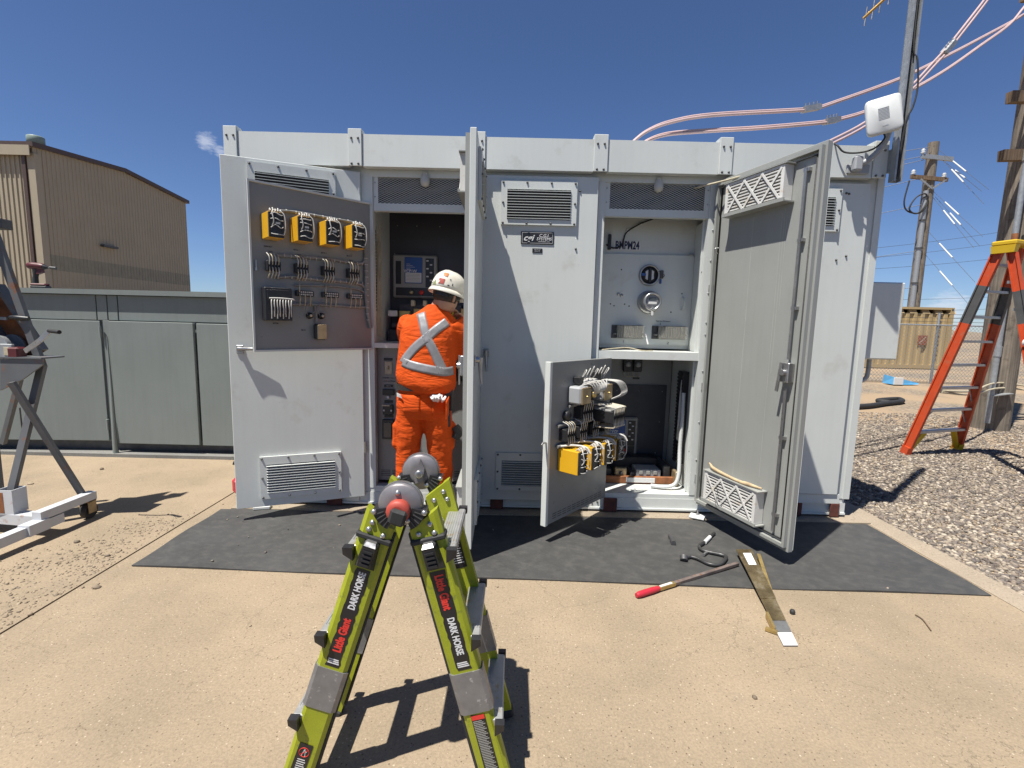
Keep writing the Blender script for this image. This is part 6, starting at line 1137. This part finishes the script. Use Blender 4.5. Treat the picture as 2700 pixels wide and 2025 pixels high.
# ------------------------------------------------------------------ worker in orange at the open bay
def cloth(name, col, sc=26, st=0.55, rough=0.85):
    m = mat(name, col, rough, var=0.10, vscale=7, fine=0.05, fscale=500, spec=0.2); n, l = nt(m); b = n['Principled BSDF']; tc = n.new('ShaderNodeTexCoord')
    mp = n.new('ShaderNodeMapping'); mp.inputs['Rotation'].default_value = (0.4, 0.5, 0.3); mp.inputs['Scale'].default_value = (0.40, 1.0, 1.7); l.new(tc.outputs['Object'], mp.inputs['Vector'])
    t = n.new('ShaderNodeTexNoise'); t.inputs['Scale'].default_value = sc * 0.36; t.inputs['Detail'].default_value = 2.5; t.inputs['Distortion'].default_value = 1.0; l.new(mp.outputs[0], t.inputs['Vector'])
    r = n.new('ShaderNodeMath'); r.operation = 'ABSOLUTE'; s_ = n.new('ShaderNodeMath'); s_.operation = 'SUBTRACT'; s_.inputs[1].default_value = 0.5; l.new(t.outputs['Fac'], s_.inputs[0]); l.new(s_.outputs[0], r.inputs[0])
    bp = n.new('ShaderNodeBump'); bp.inputs['Strength'].default_value = st; bp.inputs['Distance'].default_value = 0.035; bp.invert = True; l.new(r.outputs[0], bp.inputs['Height']); l.new(bp.outputs[0], b.inputs['Normal']); return m
cloth('orange_cloth', (0.50, 0.064, 0.006), st=0.5); mat('skin', (0.38, 0.21, 0.14), 0.5, var=0.10, vscale=20, bump=0.05, bscale=300); mat('hair_dark', (0.035, 0.022, 0.015), 0.7, var=0.3, vscale=60, bump=0.5, bscale=250); mat('hat_white', (0.54, 0.52, 0.46), 0.32, var=0.05, vscale=12, spots=(0.55, 0.50, 0.40), spot_amt=0.1, spot_scale=20); mat('reflective_tape', (0.21, 0.21, 0.22), 0.5, 0.2, var=0.10, vscale=25, bump=0.1, bscale=60); mat('boot_tan', (0.30, 0.26, 0.20), 0.8, var=0.2, vscale=15); mat('leather_black', (0.02, 0.018, 0.016), 0.5, var=0.2); mat('tool_yellow', (0.55, 0.45, 0.04), 0.45, var=0.05); mat('sticker_orange', (0.45, 0.12, 0.015), 0.5, var=0.1); mat('sticker_red', (0.28, 0.03, 0.02), 0.5, var=0.1); mat('sticker_green', (0.20, 0.24, 0.10), 0.5, var=0.2)
wk = thing('person', 'person in orange work clothes and white hard hat working in the open bay', 'person', (-0.63, 3.43, 0))
def ell(b, secs, n=20):
    """stack of elliptical sections (centre, half-width, half-depth)"""
    vs = []
    for c, a, d in secs:
        for i in range(n): t = 2 * math.pi * i / n; vs.append((c[0] + a * math.cos(t), c[1] + d * math.sin(t), c[2]))
    m = len(secs); b._add(vs, [(j * n + i, j * n + (i + 1) % n, (j + 1) * n + (i + 1) % n, (j + 1) * n + i) for j in range(m - 1) for i in range(n)] + [tuple(range(n))[::-1], tuple(range((m - 1) * n, m * n))])
def limb(b, pts, radii, n=12): b.tube(pts, 0.05, n, radii=radii)
def skinify(o, voxel, smooth=6, disp=0.0, dscale=0.25):
    md = o.modifiers.new('blend', 'REMESH'); md.mode = 'VOXEL'; md.voxel_size = voxel; md.use_smooth_shade = True
    s = o.modifiers.new('relax', 'SMOOTH'); s.iterations = smooth; s.factor = 0.5
    if disp:
        for k, (sc, st) in enumerate(((dscale, disp), (0.11, 0.0065))):
            if k: tx = bpy.data.textures.new('folds', 'MARBLE'); tx.noise_scale = sc; tx.turbulence = 6; tx.marble_type = 'SHARP'; tx.noise_basis_2 = 'SIN'; tx.noise_depth = 2
            else: tx = bpy.data.textures.new('folds', 'CLOUDS'); tx.noise_scale = sc; tx.noise_depth = 2; tx.noise_type = 'SOFT_NOISE'
            d = o.modifiers.new('folds', 'DISPLACE'); d.texture = tx; d.strength = st; d.mid_level = 0.5; d.texture_coords = 'LOCAL'
    return o
HC = Vector((-0.470, 3.445, 1.665)); HYAW = R(-38)
HM = T(HC) @ Matrix.Rotation(HYAW, 4, 'Z') @ Matrix.Rotation(R(-14), 4, 'X') @ Matrix.Rotation(R(5), 4, 'Y')   # local +y is where the face looks
# body: head, neck, trunk, arms and hands in one skin
b = MB(); sh = Vector((-0.575, 3.44, 0))
ell(b, [((-0.63, 3.43, 0.90), 0.15, 0.11), ((-0.61, 3.43, 1.15), 0.15, 0.10), ((-0.585, 3.44, 1.38), 0.17, 0.10), ((-0.57, 3.45, 1.50), 0.12, 0.08), ((-0.545, 3.45, 1.56), 0.065, 0.065)])
b.tube([(-0.55, 3.45, 1.50), (-0.52, 3.45, 1.58), HC - Vector((0.01, 0.02, 0.03))], 0.06, 14, radii=[0.075, 0.062, 0.062])
b.M = HM; b.lathe((0, 0, -0.02), (0, 0, 1), [(0.03, -0.10), (0.055, -0.085), (0.070, -0.05), (0.076, 0.0), (0.078, 0.05), (0.068, 0.09), (0.04, 0.118), (0.005, 0.125)], 24)
b.lathe((0, 0.03, -0.03), (0, 0, 1), [(0.03, -0.09), (0.050, -0.07), (0.062, -0.02), (0.066, 0.05), (0.05, 0.10), (0.01, 0.12)], 20)
b.hexa([(-0.014, 0.085, -0.055), (0.014, 0.085, -0.055), (0.014, 0.06, -0.05), (-0.014, 0.06, -0.05), (-0.008, 0.092, -0.01), (0.008, 0.092, -0.01), (0.008, 0.07, 0.0), (-0.008, 0.07, 0.0)])
for s in (-1, 1): b.tube([(s * 0.076, 0.0, -0.045), (s * 0.088, -0.008, -0.02), (s * 0.086, -0.012, 0.005), (s * 0.074, 0.0, 0.01)], 0.010, 8)
b.M = Matrix.Identity(4)
HR, HL = at(1212, 848, 3.52), at(1190, 836, 3.57)
limb(b, [(-0.40, 3.45, 1.45), (-0.335, 3.55, 1.22), (-0.355, 3.56, 1.38), HR - Vector((0.01, 0.0, 0.05))], [0.06, 0.045, 0.035, 0.026]); limb(b, [(-0.76, 3.46, 1.45), (-0.75, 3.66, 1.27), (-0.58, 3.66, 1.42), HL - Vector((0.06, 0, 0.05))], [0.06, 0.045, 0.035, 0.026])
def hand(b, c, sx):
    """palm with four curled fingers and an opposed thumb, closing on a small tool"""
    c = Vector(c); b.tube([c + Vector((-0.02 * sx, 0.0, -0.055)), c + Vector((0, 0, -0.015)), c + Vector((0.004 * sx, -0.004, 0.02))], 0.03, 10, radii=[0.026, 0.036, 0.030])
    for i in range(4):
        o = c + Vector((0.022 * sx - i * 0.014 * sx, -0.014 + 0.009 * i, 0.022 - 0.004 * i)); l = (0.9, 1.0, 0.95, 0.75)[i]
        b.tube([o, o + Vector((-0.008 * sx, -0.020, 0.030 * l)), o + Vector((-0.030 * sx * l, -0.032, 0.036 * l)), o + Vector((-0.046 * sx * l, -0.018, 0.020 * l))], 0.009, 8, radii=[0.011, 0.0095, 0.0088, 0.0078])
    b.tube([c + Vector((-0.026 * sx, -0.008, -0.022)), c + Vector((-0.050 * sx, -0.022, 0.000)), c + Vector((-0.052 * sx, -0.034, 0.026))], 0.011, 8, radii=[0.014, 0.011, 0.009])
hand(b, HR, 1); hand(b, HL, -1)
skinify(b.build('body', 'skin', wk), 0.0045, 3)
b = MB(HM); b.tube([(-0.035, -0.074, -0.005), (0, -0.082, -0.01), (0.035, -0.074, -0.005)], 0.02, 8); b.lathe((0, -0.008, -0.015), (0, 0, 1), [(0.062, -0.045), (0.081, -0.03), (0.084, 0.03), (0.083, 0.06), (0.05, 0.1)], 24); hr = skinify(b.build('hair', 'hair_dark', wk), 0.006, 4)
# trousers
b = MB(); ell(b, [((-0.627, 3.43, 0.80), 0.17, 0.125), ((-0.627, 3.43, 0.88), 0.198, 0.142), ((-0.630, 3.43, 0.96), 0.192, 0.135), ((-0.635, 3.43, 1.03), 0.166, 0.116), ((-0.637, 3.43, 1.06), 0.162, 0.112)], 28)
limb(b, [(-0.715, 3.43, 0.86), (-0.733, 3.43, 0.68), (-0.748, 3.425, 0.50), (-0.756, 3.42, 0.30), (-0.765, 3.41, 0.13), (-0.767, 3.41, 0.10)], [0.106, 0.098, 0.084, 0.078, 0.074, 0.076], 16)
limb(b, [(-0.540, 3.43, 0.86), (-0.522, 3.435, 0.68), (-0.508, 3.45, 0.50), (-0.502, 3.46, 0.30), (-0.500, 3.48, 0.16), (-0.500, 3.48, 0.13)], [0.106, 0.099, 0.086, 0.078, 0.074, 0.076], 16)
b.bbox(-0.848, -0.80, 3.37, 3.49, 0.56, 0.76, 0.02); b.bbox(-0.455, -0.408, 3.39, 3.50, 0.56, 0.76, 0.02)
tr_ = skinify(b.build('trousers', 'orange_cloth', wk), 0.008, 8, 0.016, 0.22)
# shirt with sleeves, bloused over the belt on the right
b = MB(); ell(b, [((-0.565, 3.42, 0.985), 0.125, 0.125), ((-0.580, 3.42, 0.995), 0.165, 0.150), ((-0.604, 3.42, 1.045), 0.206, 0.162), ((-0.612, 3.425, 1.10), 0.212, 0.156), ((-0.602, 3.43, 1.24), 0.208, 0.142), ((-0.592, 3.435, 1.36), 0.205, 0.138), ((-0.585, 3.44, 1.44), 0.200, 0.125), ((-0.575, 3.445, 1.51), 0.165, 0.105), ((-0.555, 3.45, 1.555), 0.105, 0.085), ((-0.535, 3.45, 1.60), 0.072, 0.072)], 30)
limb(b, [(-0.72, 3.45, 1.475), (-0.748, 3.51, 1.40), (-0.75, 3.66, 1.27), (-0.68, 3.72, 1.33), (-0.60, 3.74, 1.40)], [0.085, 0.088, 0.072, 0.062, 0.055], 14)
limb(b, [(-0.425, 3.45, 1.475), (-0.375, 3.47, 1.40), (-0.328, 3.545, 1.215), (-0.335, 3.57, 1.31), (-0.365, 3.555, 1.40)], [0.088, 0.092, 0.076, 0.064, 0.056], 14)
shirt = skinify(b.build('shirt', 'orange_cloth', wk), 0.008, 8, 0.014, 0.22)
# reflective tape laid over the back
def tape(pts, w):
    q, _ = spline([at(u, v, 3.29) - Vector((0, 0.19, 0)) for u, v in pts], None, 10); vs, fs = [], []; nw = 5
    for i, p in enumerate(q):
        d = (q[min(i + 1, len(q) - 1)] - q[max(i - 1, 0)]).normalized(); s = Vector((-d.z, 0, d.x))
        for j in range(nw): vs.append(p + s * (j / (nw - 1) - 0.5) * w)
    for i in range(len(q) - 1):
        for j in range(nw - 1): fs.append((i * nw + j, i * nw + j + 1, (i + 1) * nw + j + 1, (i + 1) * nw + j))
    o = MB()._add(vs, fs).build('reflective_tape', 'reflective_tape', shirt, True)
    m = o.modifiers.new('lay', 'SHRINKWRAP'); m.target = shirt; m.wrap_method = 'PROJECT'; m.use_project_y = True; m.use_project_x = False; m.use_project_z = False; m.use_positive_direction = True; m.use_negative_direction = True; m.offset = 0.004
    sd = o.modifiers.new('thick', 'SOLIDIFY'); sd.thickness = 0.002
tape([(1103, 824), (1112, 850), (1124, 888), (1143, 925), (1160, 962), (1168, 982)], 0.060); tape([(1176, 848), (1150, 868), (1125, 890), (1095, 915), (1068, 945), (1060, 958)], 0.060); tape([(1058, 955), (1085, 963), (1130, 973), (1170, 981), (1192, 980)], 0.060)
def patch(name, u0, u1, v0, v1, target, m):
    g = 8; vs = [at(u0 + (u1 - u0) * i / g, v0 + (v1 - v0) * j / g, 3.30) - Vector((0, 0.2, 0)) for j in range(g + 1) for i in range(g + 1)]
    o = MB()._add(vs, [(j * (g + 1) + i, j * (g + 1) + i + 1, (j + 1) * (g + 1) + i + 1, (j + 1) * (g + 1) + i) for j in range(g) for i in range(g)]).build(name, m, target, True)
    md = o.modifiers.new('lay', 'SHRINKWRAP'); md.target = target; md.wrap_method = 'PROJECT'; md.use_project_y = True; md.use_project_x = False; md.use_project_z = False; md.use_positive_direction = True; md.use_negative_direction = True; md.offset = 0.004
    o.modifiers.new('thick', 'SOLIDIFY').thickness = 0.006
patch('back_pocket', 1062, 1108, 1042, 1090, tr_, 'orange_cloth'); patch('back_pocket', 1140, 1186, 1046, 1094, tr_, 'orange_cloth')
# belt
def band(b, c, a, d, z0, z1, t=0.008, n=36, tilt=0.0):
    vs = []
    for i in range(n):
        th = 2 * math.pi * i / n; 
        for r, z in ((0, z0), (t, z0), (t, z1), (0, z1)): vs.append((c[0] + (a + r) * math.cos(th), c[1] + (d + r) * math.sin(th), z + tilt * math.cos(th)))
    b._add(vs, [(4 * i + j, 4 * ((i + 1) % n) + j, 4 * ((i + 1) % n) + (j + 1) % 4, 4 * i + (j + 1) % 4) for i in range(n) for j in range(4)])
b = MB(); band(b, (-0.634, 3.43), 0.186, 0.138, 1.002, 1.042); b.build('belt', 'leather_black', wk)
# boots
for x, y, z in ((-0.765, 3.43, 0.014), (-0.500, 3.50, 0.014)):
    b = MB(); b.tube([(x, y, z + 0.14), (x, y, z + 0.08), (x, y + 0.01, z + 0.04)], 0.05, 12, radii=[0.052, 0.054, 0.052]); b.tube([(x, y - 0.04, z + 0.045), (x, y + 0.04, z + 0.055), (x, y + 0.13, z + 0.045), (x, y + 0.20, z + 0.038)], 0.05, 12, radii=[0.046, 0.052, 0.052, 0.040]); bt = skinify(b.build('boot', 'boot_tan', wk), 0.008, 3)
    b = MB(); b.prism([(x - 0.044, z - 0.004), (x + 0.044, z - 0.004), (x + 0.048, z + 0.018), (x - 0.048, z + 0.018)], y - 0.085, y + 0.235); b.build('sole', 'boot_tan', bt)
b = MB(); band(b, (-0.500, 3.485), 0.06, 0.06, 0.115, 0.165, 0.012, 20); b.build('sock', 'label_white', wk)
# hard hat
def hat():
    b = MB(HM); n = 40; vs = []; prof = [(1.0, 0.0), (0.99, 0.03), (0.955, 0.06), (0.88, 0.09), (0.74, 0.115), (0.54, 0.133), (0.30, 0.143), (0.0, 0.146)]
    for r, h in prof:
        for i in range(n): t = 2 * math.pi * i / n; rid = 1 + 0.0; vs.append((0.110 * r * math.cos(t), 0.134 * r * math.sin(t) + 0.004, 0.020 + h + (0.006 * max(0, 1 - abs(math.cos(t)) * 4.5) * (1 if 0.05 < h else 0))))
    m = len(prof); fs = [(j * n + i, j * n + (i + 1) % n, (j + 1) * n + (i + 1) % n, (j + 1) * n + i) for j in range(m - 1) for i in range(n)]; b._add(vs, fs, True)
    o = b.build('hard_hat', 'hat_white', wk, True); o.modifiers.new('thick', 'SOLIDIFY').thickness = 0.003
    b = MB(HM); vs = []
    for r, z in ((0.97, 0.024), (1.0, 0.026), (1.07, 0.012), (1.10, 0.000), (1.09, -0.004), (1.0, 0.012), (0.95, 0.016)):
        for i in range(n):
            t = 2 * math.pi * i / n; fwd = 1 + 0.16 * max(0, math.sin(t)) ** 2 * (1 if r > 1.02 else 0); vs.append((0.110 * r * math.cos(t), 0.134 * r * fwd * math.sin(t) + 0.004, z))
    b._add(vs, [(j * n + i, j * n + (i + 1) % n, (j + 1) * n + (i + 1) % n, (j + 1) * n + i) for j in range(6) for i in range(n)], True); b.build('brim', 'hat_white', o, True)
    b = MB(HM); b.tube([(0.03, 0.12, 0.07), (0.035, 0.06, 0.148), (0.036, -0.02, 0.158), (0.034, -0.09, 0.120), (0.03, -0.128, 0.05)], 0.004, 6); b.tube([(-0.03, 0.12, 0.07), (-0.035, 0.06, 0.148), (-0.036, -0.02, 0.158), (-0.034, -0.09, 0.120), (-0.03, -0.128, 0.05)], 0.004, 6); b.build('ridge', 'hat_white', o)
    def stick(name, m, az, el, w, h, tri=False, rot=0.0):
        t = R(az); d = Vector((math.cos(t) * math.cos(R(el)), math.sin(t) * math.cos(R(el)), math.sin(R(el)))); c = Vector((d.x * 0.118, d.y * 0.142 + 0.004, 0.02 + d.z * 0.155)); u = Vector((-math.sin(t), math.cos(t), 0)); v = d.cross(u).normalized()
        g = 5; vs, fs = [], []
        for i in range(g):
            for j in range(g):
                a, e = (i / (g - 1) - 0.5), (j / (g - 1) - 0.5); a *= (0.5 - e) if tri else 1; vs.append(c + u * a * w + v * e * h + d * 0.01)
        for i in range(g - 1):
            for j in range(g - 1): fs.append((i * g + j, i * g + j + 1, i * g + g + j + 1, i * g + g + j))
        k = MB(HM)._add(vs, fs).build(name, m, o, True); sw = k.modifiers.new('lay', 'SHRINKWRAP'); sw.target = o; sw.wrap_method = 'NEAREST_SURFACEPOINT'; sw.wrap_mode = 'ABOVE_SURFACE'; sw.offset = 0.003
    az0 = -90 + 38
    stick('sticker', 'sticker_orange', az0 - 8, 38, 0.036, 0.034); stick('sticker', 'sticker_red', az0 - 14, 17, 0.046, 0.042); stick('sticker', 'sticker_green', az0 - 40, 12, 0.036, 0.036, True)
    for a, e, w, h in ((az0 + 14, 26, 0.014, 0.012), (az0 + 12, 10, 0.02, 0.014), (az0 + 24, 14, 0.012, 0.026), (az0 - 66, 16, 0.016, 0.005), (az0 - 60, 12, 0.005, 0.016), (az0 - 78, 22, 0.012, 0.006), (az0 - 84, 14, 0.022, 0.006)): stick('marking', 'print_dark', a, e, w * 0.7, h * 0.7)
    b = MB(HM); band(b, (0, 0), 0.083, 0.100, -0.024, 0.016, 0.005); b.build('suspension_band', 'black_plastic', o)
hat()
b = MB(HM); b.tube([(0.088, 0.05, -0.005), (0.094, -0.01, 0.0), (0.085, -0.06, -0.018)], 0.005, 6); b.build('glasses_arm', 'black_plastic', wk)
# things on the belt, in pockets and in the hands
b = MB(); b.bbox(-0.475, -0.415, 3.36, 3.40, 0.86, 1.02, 0.006); b.tube([(-0.43, 3.37, 1.0), (-0.425, 3.36, 1.10)], 0.006, 6); b.bbox(-0.46, -0.43, 3.37, 3.40, 0.74, 0.87, 0.006); tag(b.build('belt_radio', 'black_plastic', wk))
b = MB(); 
for i in range(16): x = random.uniform(-0.545, -0.47); b.tube([(x, 3.288, random.uniform(0.935, 0.955)), (x + random.uniform(-0.02, 0.02), random.uniform(3.262, 3.275), random.uniform(0.945, 0.975)), (x + random.uniform(-0.02, 0.02), 3.285, random.uniform(0.955, 0.985))], 0.009, 5)
b.build('pocket_rag', 'label_white', wk); MB().hexa([(-0.80, 3.345, 0.955), (-0.755, 3.300, 0.950), (-0.755, 3.306, 0.950), (-0.80, 3.351, 0.955), (-0.802, 3.343, 0.982), (-0.765, 3.304, 0.975), (-0.765, 3.31, 0.975), (-0.802, 3.349, 0.982)]).build('pocket_paper', 'label_white', wk)
MB().tube([(-0.40, 3.40, 0.74), (-0.375, 3.40, 0.70), (-0.40, 3.40, 0.655)], 0.03, 8, radii=[0.03, 0.036, 0.028]).build('work_glove', 'black_rubber', wk)
sd_ = thing('yellow_tester', 'small yellow hand tool held up by the person in orange', 'tool', HR); b = MB(); b.tube([HL + Vector((0.012, -0.04, 0.030)), HR + Vector((-0.050, -0.040, 0.026)), HR + Vector((-0.03, -0.03, 0.02))], 0.009, 8); b.build('grip', 'tool_yellow', sd_); MB().tube([HL + Vector((0.012, -0.04, 0.030)), HL + Vector((-0.03, -0.02, 0.034))], 0.003, 6).build('shaft', 'steel', sd_)
